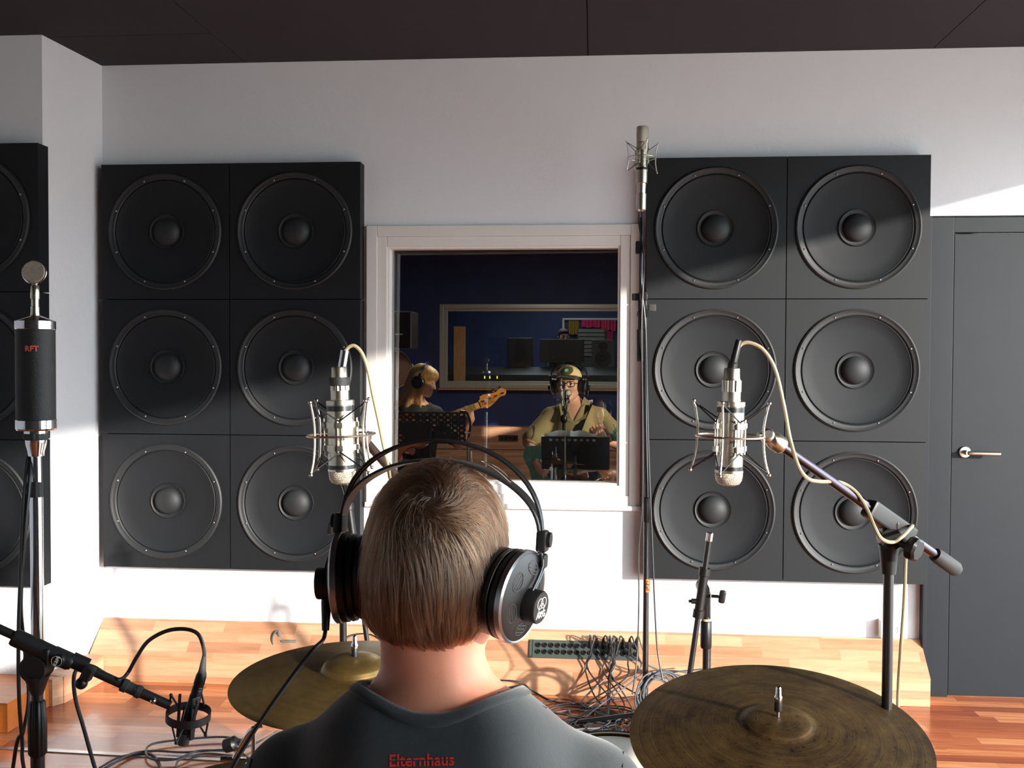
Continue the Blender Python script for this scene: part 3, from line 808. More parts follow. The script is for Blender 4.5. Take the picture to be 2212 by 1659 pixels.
MB(T3).lathe([(0.0231, 0.030), (0.0231, 0.075), (0.0236, 0.077), (0.0236, 0.118), (0.022, 0.122), (0, 0.122)], seg=28).build('upper_grille', m_nickel2, mic3)
wire('microphone_cable', [at(1387, 447, YT), at(1388, 500, YT - 0.01), at(1384, 600, YT - 0.03), at(1394, 700, YT - 0.045), at(1398, 850, YT - 0.03), at(1402, 1000, YT - 0.02), at(1410, 1200, YT - 0.02), at(1414, 1300, YT - 0.02), at(1420, 1400, YT - 0.03), at(1432, 1470, YT - 0.06)],
     0.0035, m_cable, 'thin black cable hanging down the right side of the tall stand')
wire('microphone_cable', [at(1384, 447, YT), at(1380, 480, YT - 0.0), at(1391, 560, YT - 0.03), at(1386, 700, YT - 0.05), at(1388, 900, YT - 0.03), at(1388, 1080, YT - 0.03), at(1380, 1180, YT - 0.02), at(1380, 1300, YT - 0.02), at(1376, 1420, YT - 0.03), at(1366, 1500, YT - 0.1)],
     0.0030, m_cable, 'thin black cable hanging down the left side of the tall stand')

# ---- folded stands
def folded_stand(Y, pole_top, pole_x, arm_top, arm_bot, piv, label, knobside=1, tape=True, extra=None):
    P = at(*piv, Y); t = thing('boom_stand', (P.x, Y, ZF), label, 'microphone stand')
    MB().cyl((P.x, Y, ZF + 0.04), at(pole_x, pole_top + 70, Y) * 1.0, 0.0125, seg=20).build('lower_pole', m_blackm, t)
    MB().cyl((P.x, Y, at(pole_x, pole_top + 72, Y).z), (P.x, Y, P.z - 0.03), 0.0135, seg=20).build('upper_pole', m_blackm, t)
    MB().lathe([(0.0145, 0), (0.0170, 0.004), (0.0170, 0.08), (0.0135, 0.085)], (P.x, Y, at(pole_x, pole_top + 72, Y).z), (0, 0, 1), 20).build('height_grip', m_black, t)
    if tape: MB().cyl((P.x, Y, at(pole_x, pole_top + 12, Y).z - 0.006), (P.x, Y, at(pole_x, pole_top + 12, Y).z + 0.006), 0.0142, seg=20).build('tape_ring', m_tape, t)
    a = at(*arm_top, Y - 0.05); b = at(*arm_bot, Y - 0.05); d = (b - a).normalized()
    MB().cyl(a, b, 0.0085, seg=18).build('boom', m_blackm, t)
    MB().lathe([(0.009, 0), (0.0105, 0.002), (0.0105, 0.025), (0.009, 0.027)], a, d, 18).build('boom_tip', m_chrome, t)
    c = MB(); L = (b - a).length
    q = at(piv[0] - 6, piv[1] - 10, Y - 0.05)
    tt = (q - a).dot(d); s0 = a + d * (tt - 0.065)
    c.lathe([(0.0165, 0), (0.0165, 0.022), (0.0135, 0.024), (0.0135, 0.125), (0.0165, 0.127), (0.0165, 0.15)], s0, d, 22)
    c.cyl(q, q + Vector((0, 0.06, 0)), 0.018, seg=22)
    c.box(P + Vector((0, 0, -0.03)), (0.024, 0.026, 0.08), bev=0.005)
    c.build('clutch', m_black, t)
    k = MB(); kp = P + Vector((0.012 * knobside, -0.02, 0.0))
    k.cyl(kp, kp + Vector((0.022 * knobside, -0.004, 0)), 0.005)
    k.box(kp + Vector((0.032 * knobside, -0.006, 0)), (0.020, 0.014, 0.040), Matrix.Rotation(0.15, 3, 'Y'), 0.006)
    k.build('knob', m_black, t)
    k = MB(); kp = q + Vector((-0.018 * knobside, 0, -0.035)); k.cyl(kp, kp + Vector((-0.018 * knobside, 0, 0)), 0.008); k.cyl(kp + Vector((-0.018 * knobside, 0, 0)), kp + Vector((-0.026 * knobside, 0, 0)), 0.0045); k.build('set_screw', m_black, t)
    for kk in range(3):
        A = 0.4 + kk * 2 * PI / 3; e = Vector((P.x + 0.30 * math.cos(A), Y + 0.30 * math.sin(A), ZF + 0.012))
        MB().cyl((P.x, Y, ZF + 0.09), e, 0.009, seg=12).build('leg', m_blackm, t)
    return t
folded_stand(-1.5, 1328, 1527, (1534, 1150), (1488, 1470), (1526, 1284), 'short black stand with folded down boom in front of the lowest right panels')
folded_stand(-1.2, 1180, 740, (752, 1085), (795, 1400), (745, 1140), 'black stand with folded boom partly hidden behind the headphones, above the left cymbal', knobside=-1, tape=False)

# ---- bottle microphone on chrome stand at the far left
YC = -2.85
def pz(py, px=76, Y=YC): return at(px, py, Y).z
B0 = at(77, 800, YC)
s_ = (B0 - CAM).dot(FWD) / F_PX
t = thing('bottle_microphone', (B0.x, YC, pz(985)), 'large black and chrome bottle microphone with round mesh head at the far left', 'microphone')
def lz(prof, n, m, par=t, seg=44, **k): return MB().lathe([(r * s_, pz(py)) for r, py in prof][::-1], (B0.x, YC, 0), (0, 0, 1), seg, **k).build(n, m, par)
lz([(40, 712), (40, 906)], 'body', mat('black_leatherette', '141314', 0.6, bump=0.4, bscale=500))
lz([(12, 682), (36, 692), (41, 694), (41, 711), (40, 712)], 'top_cap', m_chrome)
lz([(40, 906), (41, 907), (41, 925), (38, 929), (24, 931), (24, 936)], 'bottom_cap', m_chrome)
lz([(25, 936), (25.5, 938), (25.5, 946), (24, 950)], 'locking_ring', m_rubber, flute=14, fd=0.05, seg=56)
lz([(22, 950), (21, 960), (17, 975), (16, 985)], 'base_cone', m_chrome)
lz([(9, 628), (9.5, 632), (9.5, 645), (8, 646), (8, 662), (9, 663), (9, 674), (10, 682)], 'capsule_neck', m_nickel)
lz([(3, 612), (8, 618), (9, 628)], 'capsule_stem', m_nickel)
hc = at(74, 588, YC)
MB().lathe([(0.0, -0.006), (0.0185, -0.006), (0.0195, -0.004), (0.0195, 0.004), (0.0185, 0.006), (0.0, 0.006)], hc, (0.15, -1, 0.1), 36).build('round_grille', mat('round_mesh', '9a8f80', 0.45, 0.9, bump=1.0, bscale=1200), t)
MB().torus(hc, (0.15, -1, 0.1), 0.0198, 0.0018).build('head_rim', m_chrome, t)
m_red = mat('red_print', 'd85a4a', 0.5)
b_ = B0.copy(); ang = 0.34
txt = text_mb('RFT', 0.0135, Matrix.Identity(4), 0.0, bold=0.00025); rb_ = 40.25 * s_
txt.v = [Vector((B0.x + rb_ * math.sin(ang + v.x / rb_), YC - rb_ * math.cos(ang + v.x / rb_), pz(754) + v.y)) for v in txt.v]
txt.build('lettering', m_red, t)['label'] = 'three red letters'
mk = MB()
mk.tube([at(72.5, 636, YC - 10 * s_), at(72.5, 645, YC - 10 * s_)], 0.0006, 6); mk.torus(at(72.5, 640.5, YC - 10 * s_), (0, 1, 0), 0.0014, 0.0004, seg=16, rs=5)
mk.build('printed_symbol', m_black, t)
t = thing('pole_stand', (B0.x, YC, ZF), 'chrome pole stand carrying the bottle microphone at the far left', 'microphone stand')
MB().cyl((B0.x + 0.001, YC, pz(1075)), (B0.x, YC, pz(985)), 11.5 * s_, seg=28).build('upper_pole', m_chrome, t)
MB().lathe([(12.5 * s_, pz(1075)), (13.5 * s_, pz(1074)), (13.5 * s_, pz(1042)), (12 * s_, pz(1040))], (B0.x, YC, 0), (0, 0, 1), 40, flute=10, fd=0.06).build('height_grip', m_rubber, t)
MB().cyl((B0.x, YC, ZF + 0.02), (B0.x, YC, pz(1073)), 13.5 * s_, seg=28).build('lower_pole', m_chrome, t)
MB().lathe([(0.13, 0), (0.13, 0.012), (0.05, 0.02), (0.02, 0.04)], (B0.x, YC, ZF), (0, 0, 1), 40).build('round_base', m_steel, t)
wire('microphone_cable', [at(62, 985, YC), at(58, 1010, YC - 0.01), at(50, 1100, YC - 0.03), at(44, 1250, YC - 0.03), at(40, 1370, YC - 0.03), at(41, 1500, YC - 0.02), at(48, 1600, YC), at(60, 1700, YC), (B0.x, YC + 0.12, ZF + 0.3), (B0.x + 0.1, YC + 0.2, ZF + 0.006)], 0.0034, m_cable,
     'outer of two black cables hanging beside the chrome pole')
wire('microphone_cable', [at(66, 985, YC), at(64, 1040, YC - 0.02), at(54, 1150, YC - 0.03), at(45, 1300, YC - 0.02), at(52, 1390, YC + 0.02), at(62, 1500, YC + 0.03), at(50, 1580, YC), at(28, 1659, YC), (B0.x - 0.1, YC, ZF + 0.3), (B0.x - 0.1, YC + 0.1, ZF + 0.006)], 0.0034, m_cable,
     'inner of two black cables hanging beside the chrome pole')

# ---- black boom stand with pencil microphone in the left foreground
YS = -2.97
P = at(78, 1392, YS)
a = at(370, 1527, YS + 0.05); b = at(-60, 1332, YS - 0.03)
t = thing('boom_stand', (P.x, YS, ZF), 'black boom stand in the left foreground holding the small black microphone', 'microphone stand')
S2 = (P - CAM).dot(FWD) / F_PX
m_bst = mat('matt_black_metal', '1c1a1b', 0.5)
MB().cyl(b, at(272, 1482, YS + 0.035), 9.5 * S2, seg=20).build('boom', m_bst, t)
c = MB(); d = (at(272, 1482, YS + 0.035) - b).normalized()
c.M = Matrix.Translation(at(88, 1402, YS)) @ frame_z(d); c.lathe([(17 * S2, -0.048), (19 * S2, -0.044), (18 * S2, 0.05), (14 * S2, 0.056)], seg=28)
c.M = Matrix.Identity(4)
k1 = at(80, 1440, YS)
c.cyl(k1 - Vector((0, 0.016, 0)), k1 + Vector((0, 0.016, 0)), 29 * S2, seg=32)
c.box(at(84, 1418, YS), (58 * S2, 0.026, 46 * S2), Matrix.Rotation(0.1, 3, 'Y'), 0.006)
c.lathe([(12 * S2, at(80, 1500, YS).z), (27 * S2, at(80, 1458, YS).z)], (k1.x, YS, 0), (0, 0, 1), 28)
c.build('clutch', m_bst, t)
bd = at(118, 1431, YS - 0.024)
bg = MB().lathe([(14 * S2, 0), (14 * S2, 0.006), (12.5 * S2, 0.008), (0, 0.008)], bd + Vector((0, 0.014, 0)), (0.1, -1, 0), 28).build('badge', m_black, t)
tx = text_mb('K&M', 0.0078, Matrix.Translation(bd + Vector((0, 0.0055, 0))) @ Matrix.Rotation(0.1, 4, 'Z') @ Matrix.Rotation(PI / 2, 4, 'X') @ Matrix.Rotation(math.radians(66), 4, 'Z'), bold=0.00012)
tx.torus(bd + Vector((0, 0.0058, 0)), (0.1, -1, 0), 11 * S2, 0.0004, seg=32, rs=6)
tx.build('lettering', m_white, bg)
cr = MB(); q = at(172, 1432, YS + 0.02); cr.M = Matrix.Translation(q) @ frame_z(d); cr.lathe([(17 * S2, -0.014), (17 * S2, 0.014)], seg=26); cr.lathe([(13 * S2, -0.045), (13 * S2, -0.014)], seg=26)
cr.M = Matrix.Identity(4); cr.box(at(190, 1455, YS), (22 * S2, 0.02, 34 * S2), Matrix.Rotation(0.5, 3, 'Y'), 0.004)
cr.build('collar', m_bst, t)
MB().ell(at(176, 1476, YS - 0.005), (13 * S2, 13 * S2, 13 * S2), seg=16, rings=10).build('knob', m_black, t)
th = MB(); th.M = Matrix.Translation(at(272, 1482, YS + 0.035)) @ frame_z(d)
th.lathe([(12 * S2, -0.008), (14.5 * S2, -0.006), (14.5 * S2, 0.002), (12.5 * S2, 0.003), (12.5 * S2, 0.018), (14 * S2, 0.019), (14 * S2, 0.026), (12 * S2, 0.028)], seg=28)
th.build('thread_joint', m_rubber, t)
MB().cyl((k1.x, YS, ZF + 0.30), (k1.x, YS, at(80, 1505, YS).z + 0.005), 12 * S2, seg=22).build('upper_pole', m_blackm, t)
MB().lathe([(15 * S2, at(80, 1632, YS).z), (19 * S2, at(80, 1626, YS).z), (19.5 * S2, at(80, 1560, YS).z), (16.5 * S2, at(80, 1516, YS).z), (13 * S2, at(80, 1512, YS).z)], (k1.x, YS, 0), (0, 0, 1), 48, flute=12, fd=0.07).build('height_grip', m_black, t)
MB().cyl((k1.x, YS, ZF + 0.05), (k1.x, YS, at(80, 1630, YS).z), 14.5 * S2, seg=22).build('lower_pole', m_blackm, t)
for k in range(3):
    A = 3.6 + k * 2 * PI / 3; e = Vector((k1.x + 0.30 * math.cos(A), YS + 0.30 * math.sin(A), ZF + 0.012))
    MB().cyl((k1.x, YS, ZF + 0.11), e, 0.009, seg=12).build('leg', m_blackm, t)
# pencil microphone in its band mount
ax0 = at(436, 1455, YS + 0.06); ax1 = at(394, 1606, YS + 0.06); dm = (ax1 - ax0).normalized(); LM = (ax1 - ax0).length
Cm = at(408, 1545, YS + 0.06)
t = thing('pencil_microphone', Cm, 'small black microphone pointing down at the lower left in a band mount', 'microphone')
TM = Matrix.Translation(ax0) @ frame_z(dm)
def pm(prof, n, m, **k): return MB(TM).lathe([(r * S2, z * LM) for r, z in prof], seg=26, **k).build(n, m, t)
pm([(12, 0.30), (13, 0.31), (13.5, 0.82), (13.5, 0.83)], 'body', m_black)
pm([(13.5, 0.84), (14, 0.85), (14, 1.0), (10, 1.015)], 'head', mat('grey_metal', '4a4a4a', 0.4, 0.7))
pm([(9, -0.02), (11.5, 0.03), (12, 0.15), (11, 0.16), (11, 0.18), (12, 0.19), (11, 0.21), (12, 0.22), (12, 0.31)], 'connector', m_black)
st = MB().lathe([(4.5 * S2, 0), (8 * S2, 0.025), (11 * S2, 0.033)], at(441, 1417, YS + 0.06), ax0 - at(441, 1417, YS + 0.06), 16).build('strain_relief', m_rubber, t)
sm = thing('shock_mount', Cm, 'round black band mount with diagonal struts around the small lower left microphone', 'shock mount')
RR = 46 * S2; hb = 9 * S2
TB = Matrix.Translation(at(407, 1545, YS + 0.06)) @ frame_z(Vector((0.10, -0.10, 1)))
MB(TB).lathe([(RR, -hb), (RR + 0.0018, -hb), (RR + 0.0018, hb), (RR, hb), (RR, -hb)], seg=56, cap=False).build('band', m_bst, sm)
for k in range(6):
    A = 0.3 + k * PI / 3
    mbt = MB(TB); o_ = (RR * math.cos(A), RR * math.sin(A), 0); sgn = 1 if k % 2 == 0 else -1
    up_ = (RR * 0.85 * math.cos(A + 0.25), RR * 0.85 * math.sin(A + 0.25), sgn * 0.036)
    inn = (0.014 * math.cos(A + 0.5), 0.014 * math.sin(A + 0.5), sgn * 0.012)
    mbt.tube([o_, up_], 0.0017, 6); mbt.tube([up_, inn], 0.0017, 6); mbt.ell(up_, (0.0032,) * 3, seg=8, rings=6)
    mbt.build('strut', m_bst, sm)
ib = MB(TB)
for A in (0.6, 2.7, 4.8): ib.box((0.0155 * math.cos(A), 0.0155 * math.sin(A), 0), (0.005, 0.008, 0.075), Matrix.Rotation(A, 3, 'Z'), 0.001)
ib.build('inner_cradle', m_bst, sm)
arm = MB(); arm.cyl(at(288, 1489, YS + 0.037), at(368, 1524, YS + 0.052), 11.5 * S2, 10 * S2, seg=22); arm.build('arm', m_bst, sm)
MB().ell(at(331, 1514, YS + 0.032), (7 * S2,) * 3, seg=14, rings=8).build('rivet', m_chrome, sm)
YQ = YS + 0.06
wire('microphone_cable', [at(441, 1420, YQ), at(440, 1400, YQ), at(428, 1370, YQ), at(400, 1359, YQ), at(360, 1363, YQ), at(320, 1385, YQ), at(295, 1420, YQ), at(275, 1455, YQ), at(258, 1468, YQ - 0.03), at(235, 1460, YQ - 0.03), at(200, 1440, YQ - 0.035), at(175, 1438, YQ + 0.01), at(160, 1460, YQ), at(163, 1510, YQ), at(180, 1570, YQ), at(205, 1659, YQ), at(235, 1760, YQ), (Cm.x - 0.2, YQ + 0.1, ZF + 0.006)], 0.0034, m_cable,
     'black cable arching up from the small lower left microphone and along its boom')
# ------------------------------------------------------------------ cymbals
def cymbal_mat(name, cols, rough, ringamt, spots):
    m = bpy.data.materials.new(name); m.use_nodes = True
    nt = m.node_tree; n = nt.nodes; l = nt.links; b = n['Principled BSDF']
    b.inputs['Metallic'].default_value = 0.75
    tc = n.new('ShaderNodeTexCoord'); sep = n.new('ShaderNodeSeparateXYZ'); l.new(tc.outputs['Object'], sep.inputs[0])
    def M_(op, a, c=None):
        x = n.new('ShaderNodeMath'); x.operation = op
        for i, v in enumerate((a, c)):
            if v is None: continue
            if isinstance(v, (int, float)): x.inputs[i].default_value = v
            else: l.new(v, x.inputs[i])
        return x.outputs[0]
    rad = M_('SQRT', M_('ADD', M_('MULTIPLY', sep.outputs[0], sep.outputs[0]), M_('MULTIPLY', sep.outputs[1], sep.outputs[1])))
    n1 = n.new('ShaderNodeTexNoise'); n1.noise_dimensions = '1D'; n1.inputs['Scale'].default_value = 420; n1.inputs['Detail'].default_value = 3
    l.new(rad, n1.inputs['W'])
    n2 = n.new('ShaderNodeTexNoise'); n2.inputs['Scale'].default_value = 6; n2.inputs['Detail'].default_value = 8; n2.inputs['Roughness'].default_value = 0.72
    l.new(tc.outputs['Object'], n2.inputs['Vector'])
    ang = M_('ARCTAN2', sep.outputs[1], sep.outputs[0])
    cv = n.new('ShaderNodeCombineXYZ'); l.new(M_('MULTIPLY', ang, 1.2), cv.inputs[0]); l.new(M_('MULTIPLY', rad, 55), cv.inputs[1])
    n3 = n.new('ShaderNodeTexNoise'); n3.inputs['Scale'].default_value = 1.5; n3.inputs['Detail'].default_value = 6; l.new(cv.outputs[0], n3.inputs['Vector'])
    f = M_('ADD', M_('MULTIPLY', n2.outputs['Fac'], 0.95), M_('MULTIPLY', n3.outputs['Fac'], 0.35))
    f = M_('ADD', f, M_('MULTIPLY', M_('SUBTRACT', n1.outputs['Fac'], 0.5), ringamt))
    f = M_('SUBTRACT', f, 0.15)
    rp = n.new('ShaderNodeValToRGB'); rp.color_ramp.elements.remove(rp.color_ramp.elements[1])
    for i, c in enumerate(cols):
        p = 0.25 + 0.5 * i / (len(cols) - 1)
        e = rp.color_ramp.elements[0] if i == 0 else rp.color_ramp.elements.new(p)
        e.position = p; e.color = lin(c)
    l.new(f, rp.inputs['Fac'])
    if spots:
        vo = n.new('ShaderNodeTexNoise'); vo.inputs['Scale'].default_value = 150; vo.inputs['Detail'].default_value = 2; l.new(tc.outputs['Object'], vo.inputs['Vector'])
        g2 = M_('GREATER_THAN', M_('ADD', vo.outputs['Fac'], M_('MULTIPLY', n2.outputs['Fac'], 0.35)), 0.86)
        mx = n.new('ShaderNodeMix'); mx.data_type = 'RGBA'; l.new(M_('MULTIPLY', g2, spots), mx.inputs[0]); l.new(rp.outputs['Color'], mx.inputs[6]); mx.inputs[7].default_value = lin('1c130c')
        l.new(mx.outputs[2], b.inputs['Base Color'])
    else: l.new(rp.outputs['Color'], b.inputs['Base Color'])
    rr = n.new('ShaderNodeMapRange'); rr.inputs[3].default_value = rough - 0.08; rr.inputs[4].default_value = rough + 0.12; l.new(n2.outputs['Fac'], rr.inputs[0]); l.new(rr.outputs[0], b.inputs['Roughness'])
    bp = n.new('ShaderNodeBump'); bp.inputs['Strength'].default_value = 0.25; bp.inputs['Distance'].default_value = 0.0006
    l.new(n1.outputs['Fac'], bp.inputs['Height']); l.new(bp.outputs['Normal'], b.inputs['Normal'])
    return m
m_ride = cymbal_mat('dark_bronze', ['8a7048', '66502f', '49361f', '261b12'], 0.50, 0.28, 0.8)
m_crash = cymbal_mat('brass_bronze', ['8e7a48', '80693c', '6e5832', '5c4a2a'], 0.34, 0.15, 0.0)
def cymbal(C, R, tilt_dir, tilt, m, name, label, bell=0.065, bh=0.026, sharpbell=True):
    root = thing(name, C, label, 'cymbal')
    q = Vector((0, 0, 1)).rotation_difference(Vector((math.sin(tilt) * math.cos(tilt_dir), math.sin(tilt) * math.sin(tilt_dir), math.cos(tilt))))
    root.rotation_mode = 'QUATERNION'; root.rotation_quaternion = q
    rim = -R * 0.10
    def bow(r): return rim * ((r - bell) / (R - bell)) ** 1.25 if r > bell else 0
    pr = [(0.004, bh)] + [(bell * s, bh * math.sqrt(max(0, 1 - (s * 0.97) ** 2.3))) for s in (0.15, 0.3, 0.45, 0.6, 0.72, 0.82, 0.9, 0.96)] + [(bell * 1.0, 0.004), (bell * 1.04, 0.0012)]
    pr += [(r, bow(r)) for r in [bell + (R - bell) * k / 16 for k in range(1, 17)]]
    under = [(r, z - 0.0013) for r, z in pr[::-1]]
    o = MB().lathe(pr + [(R, bow(R) - 0.001)] + under[1:], seg=160, cap=False).build('plate', m, None, sharp=50)
    o.parent = root
    return root, q
def cymbal_stand(C, q, label, h=0.035, tilt_off=0.02, br=0.32, az=0.5, chrome_legs=True):
    t = thing('cymbal_stand', (C.x, C.y, ZF), label, 'cymbal stand')
    up = q @ Vector((0, 0, 1))
    b = C + up * 0.022
    MB().cyl(C - up * 0.06, b + up * 0.045, 0.0032, seg=12).build('threaded_rod', m_chrome, t)
    MB().lathe([(0.0065, 0), (0.0065, 0.017), (0.0055, 0.019)], b + up * 0.002, up, 20).build('sleeve', m_black, t)
    MB().lathe([(0.0058, 0.0), (0.0068, 0.002), (0.0068, 0.008), (0.005, 0.011), (0.0045, 0.024), (0.003, 0.026)], b + up * 0.020, up, 20).build('wing_nut', m_chrome, t)
    j = C - up * 0.06
    MB().cyl((j.x, j.y - 0.015, j.z), (j.x, j.y + 0.015, j.z), 0.014, seg=20).build('tilter', m_chrome, t)
    MB().cyl((C.x, C.y, ZF + 0.45), (j.x, j.y, j.z), 0.0095, seg=18).build('upper_pole', m_chrome, t)
    MB().cyl((C.x, C.y, ZF + 0.06), (C.x, C.y, ZF + 0.47), 0.0125, seg=18).build('lower_pole', m_chrome, t)
    for k in range(3):
        A = az + k * 2 * PI / 3; e = Vector((C.x + br * math.cos(A), C.y + br * math.sin(A), ZF + 0.012))
        MB().tube([(C.x, C.y, ZF + 0.30), (C.x + br * 0.55 * math.cos(A), C.y + br * 0.55 * math.sin(A), ZF + 0.15), e], 0.007, 10).build('leg', m_chrome, t)
    return t
CR = atz(1680, 1562, 0.80)
rt, q = cymbal(CR, 0.252, math.atan2(-1, -0.12), math.radians(11), m_ride, 'ride_cymbal', 'large dark brown cymbal with worn patina in the right foreground', bell=0.056, bh=0.012)
cymbal_stand(CR, q, 'chrome stand with post and nut through the dark brown right cymbal')
CC = atz(766, 1447, 0.82)
rt, q = cymbal(CC, 0.236, math.atan2(-1, 0.25), math.radians(3.2), m_crash, 'crash_cymbal', 'olive brass cymbal with raised bell at the left behind the drummer', bell=0.062, bh=0.028)
cymbal_stand(CC, q, 'chrome stand with post and nut through the olive brass left cymbal', az=1.2)
# hi-hat at the lower edge
CH = atz(548, 1722, 0.80)
rt, q = cymbal(CH, 0.178, 0, 0.0, m_crash, 'hi_hat_cymbal', 'sliver of the upper brass hi-hat cymbal at the bottom edge left of the drummer', bell=0.045, bh=0.018)
rt2 = copy_tree(rt); rt2.location = (CH.x, CH.y, CH.z - 0.034); rt2.rotation_mode = 'XYZ'; rt2.rotation_euler = (PI, 0, 0)
tag(rt2, 'lower brass hi-hat cymbal facing down beneath the upper one', 'cymbal')
t = thing('hi_hat_stand', (CH.x, CH.y, ZF), 'chrome hi-hat stand whose thin rod rises left of the drummer', 'cymbal stand')
MB().cyl((CH.x, CH.y, ZF + 0.1), (CH.x, CH.y, at(547, 1570, CH.y).z), 0.0032, seg=12).build('pull_rod', m_chrome, t)
MB().lathe([(0.010, 0), (0.012, 0.003), (0.012, 0.028), (0.006, 0.032)], (CH.x, CH.y, CH.z + 0.02), (0, 0, 1), 20).build('hat_clutch', m_chrome, t)
MB().cyl((CH.x, CH.y, ZF + 0.03), (CH.x, CH.y, CH.z - 0.062), 0.0125, seg=18).build('lower_pole', m_chrome, t)
for k in range(3):
    A = 0.9 + k * 2 * PI / 3; MB().tube([(CH.x, CH.y, ZF + 0.25), (CH.x + 0.26 * math.cos(A), CH.y + 0.26 * math.sin(A), ZF + 0.012)], 0.007, 10).build('leg', m_chrome, t)
# percussion clamp beside it
cA = at(560, 1572, -2.2); cB = at(508, 1640, -2.2)
t = thing('clamp_arm', ((cA.x + cB.x) / 2, -2.2, ZF), 'bent chrome clamp arm on a post with a black knob left of the shoulder', 'hardware')
MB().tube([at(568, 1566, -2.2), at(552, 1570, -2.2), at(535, 1585, -2.2), at(515, 1618, -2.2), at(505, 1640, -2.2)], 0.0065, 12, smooth=6).build('curved_arm', m_chrome, t)
MB().lathe([(0.010, 0), (0.017, 0.004), (0.018, 0.03), (0.012, 0.036)], at(486, 1612, -2.2), (1, -0.2, 0.4), 20).build('knob', m_black, t)
MB().tube([at(478, 1640, -2.2), at(530, 1642, -2.2)], 0.008, 12).build('clamp_bar', m_chrome, t)
pz_ = at(530, 1642, -2.2)
MB().cyl((pz_.x, -2.2, ZF), pz_, 0.010, seg=16).build('post', m_chrome, t)

# ------------------------------------------------------------------ stage box on the trunking
slope = Vector((0, 0.138, 0.131)).normalized()           # up the sloping face
nrm = Vector((0, -0.131, 0.138)).normalized()
bl = at(1143, 1425, -0.09); br_ = at(1380, 1428, -0.09)
SBc = Vector(((bl.x + br_.x) / 2, -0.083, 0.1135)) + nrm * 0.006
W_ = (br_ - bl).length
TS = Matrix((( 1, slope.x, nrm.x, SBc.x), (0, slope.y, nrm.y, SBc.y), (0, slope.z, nrm.z, SBc.z), (0, 0, 0, 1)))
t = thing('stage_box', SBc, 'grey steel connector panel with two rows of round sockets on the wood trunking', 'stage box')
MB(TS).box((0, 0, 0), (W_, 0.090, 0.010), bev=0.002).build('plate', mat('grey_green_steel', '4a5250', 0.45, 0.3), t)
MB(TS).box((-W_ / 2 + 0.016, 0, 0.0055), (0.0015, 0.09, 0.002)).build('plate_seam', m_steel, t)
m_sock = mat('socket_shell', '2a2622', 0.35, 0.6)
pitch = (W_ - 0.052) / 15.0; plugs = []
for i in range(16):
    for r in range(2):
        x = -W_ / 2 + 0.040 + i * pitch; y = 0.0165 - r * 0.0335
        s = MB(TS); s.lathe([(0.0118, 0.005), (0.0118, 0.0085), (0.0098, 0.0095), (0.0088, 0.0065), (0.0, 0.0065)], (x, y, 0), (0, 0, 1), 20)
        s.build('socket', m_sock, t)
        if r == 0 and i >= 8: plugs.append((x, y))
plugs.append((-W_ / 2 + 0.040 + 12 * pitch, -0.017)); plugs.append((-W_ / 2 + 0.040 + 14 * pitch, -0.017)); plugs.append((-W_ / 2 + 0.040 + 11 * pitch, -0.017))
rnd = random.Random(11)
def fl(px, py, h=0.005): return atz(px, py, ZF + h)
for i, (x, y) in enumerate(plugs):
    p = TS @ Vector((x, y, 0.009)); d = TS.to_3x3() @ Vector((0, 0.25, 1))
    g = i % 4 == 3
    od = ['first', 'second', 'third', 'fourth', 'fifth', 'sixth', 'seventh', 'eighth']
    lab = ('dark cable in the upper socket row, %s plugged from the left of the connector panel' % od[i]) if i < 8 else 'dark cable in the lower socket row, %s of the three plugged there' % {8: 'middle', 9: 'rightmost', 10: 'leftmost'}[i]
    t = thing('connector_cable', p, lab, 'cable', 'cables plugged into the connector panel')
    MB().lathe([(0.0092, 0), (0.0092, 0.030), (0.0075, 0.034), (0.0045, 0.052)], p, d, 16).build('plug', mat('plug_shell', '3a342e', 0.35, 0.7), t)
    q0 = p + d.normalized() * 0.050
    sx = rnd.uniform(-0.05, 0.05)
    pts = [q0, q0 + Vector((sx * 0.3, -0.015, 0.016)), q0 + Vector((0.004 + sx * 0.5, -0.035, -0.004)), q0 + Vector((0.01 + sx, -0.05, -0.06)), q0 + Vector((sx * 1.2, -0.06, -0.13))]
    fx = rnd.uniform(1215, 1400); fy = rnd.uniform(1520, 1560)
    pts.append(fl(fx + 30, fy, 0.006 + 0.004 * (i % 4)))
    cx, cy = rnd.uniform(1230, 1370), rnd.uniform(1535, 1585)
    a0 = rnd.uniform(0, 6.28); sg = rnd.choice((-1, 1)); ra = rnd.uniform(30, 80)
    for k in range(rnd.randint(4, 8)):
        A = a0 + sg * k * 0.95
        pts.append(fl(cx + ra * math.cos(A), cy + ra * 0.30 * math.sin(A), 0.006 + 0.004 * ((i + k) % 5)))
    pts.append(fl(rnd.uniform(1120, 1230), rnd.uniform(1560, 1620), 0.006))
    MB().tube(pts, 0.0034, 7, smooth=7).build('lead', m_cableg if g else m_cable, t)
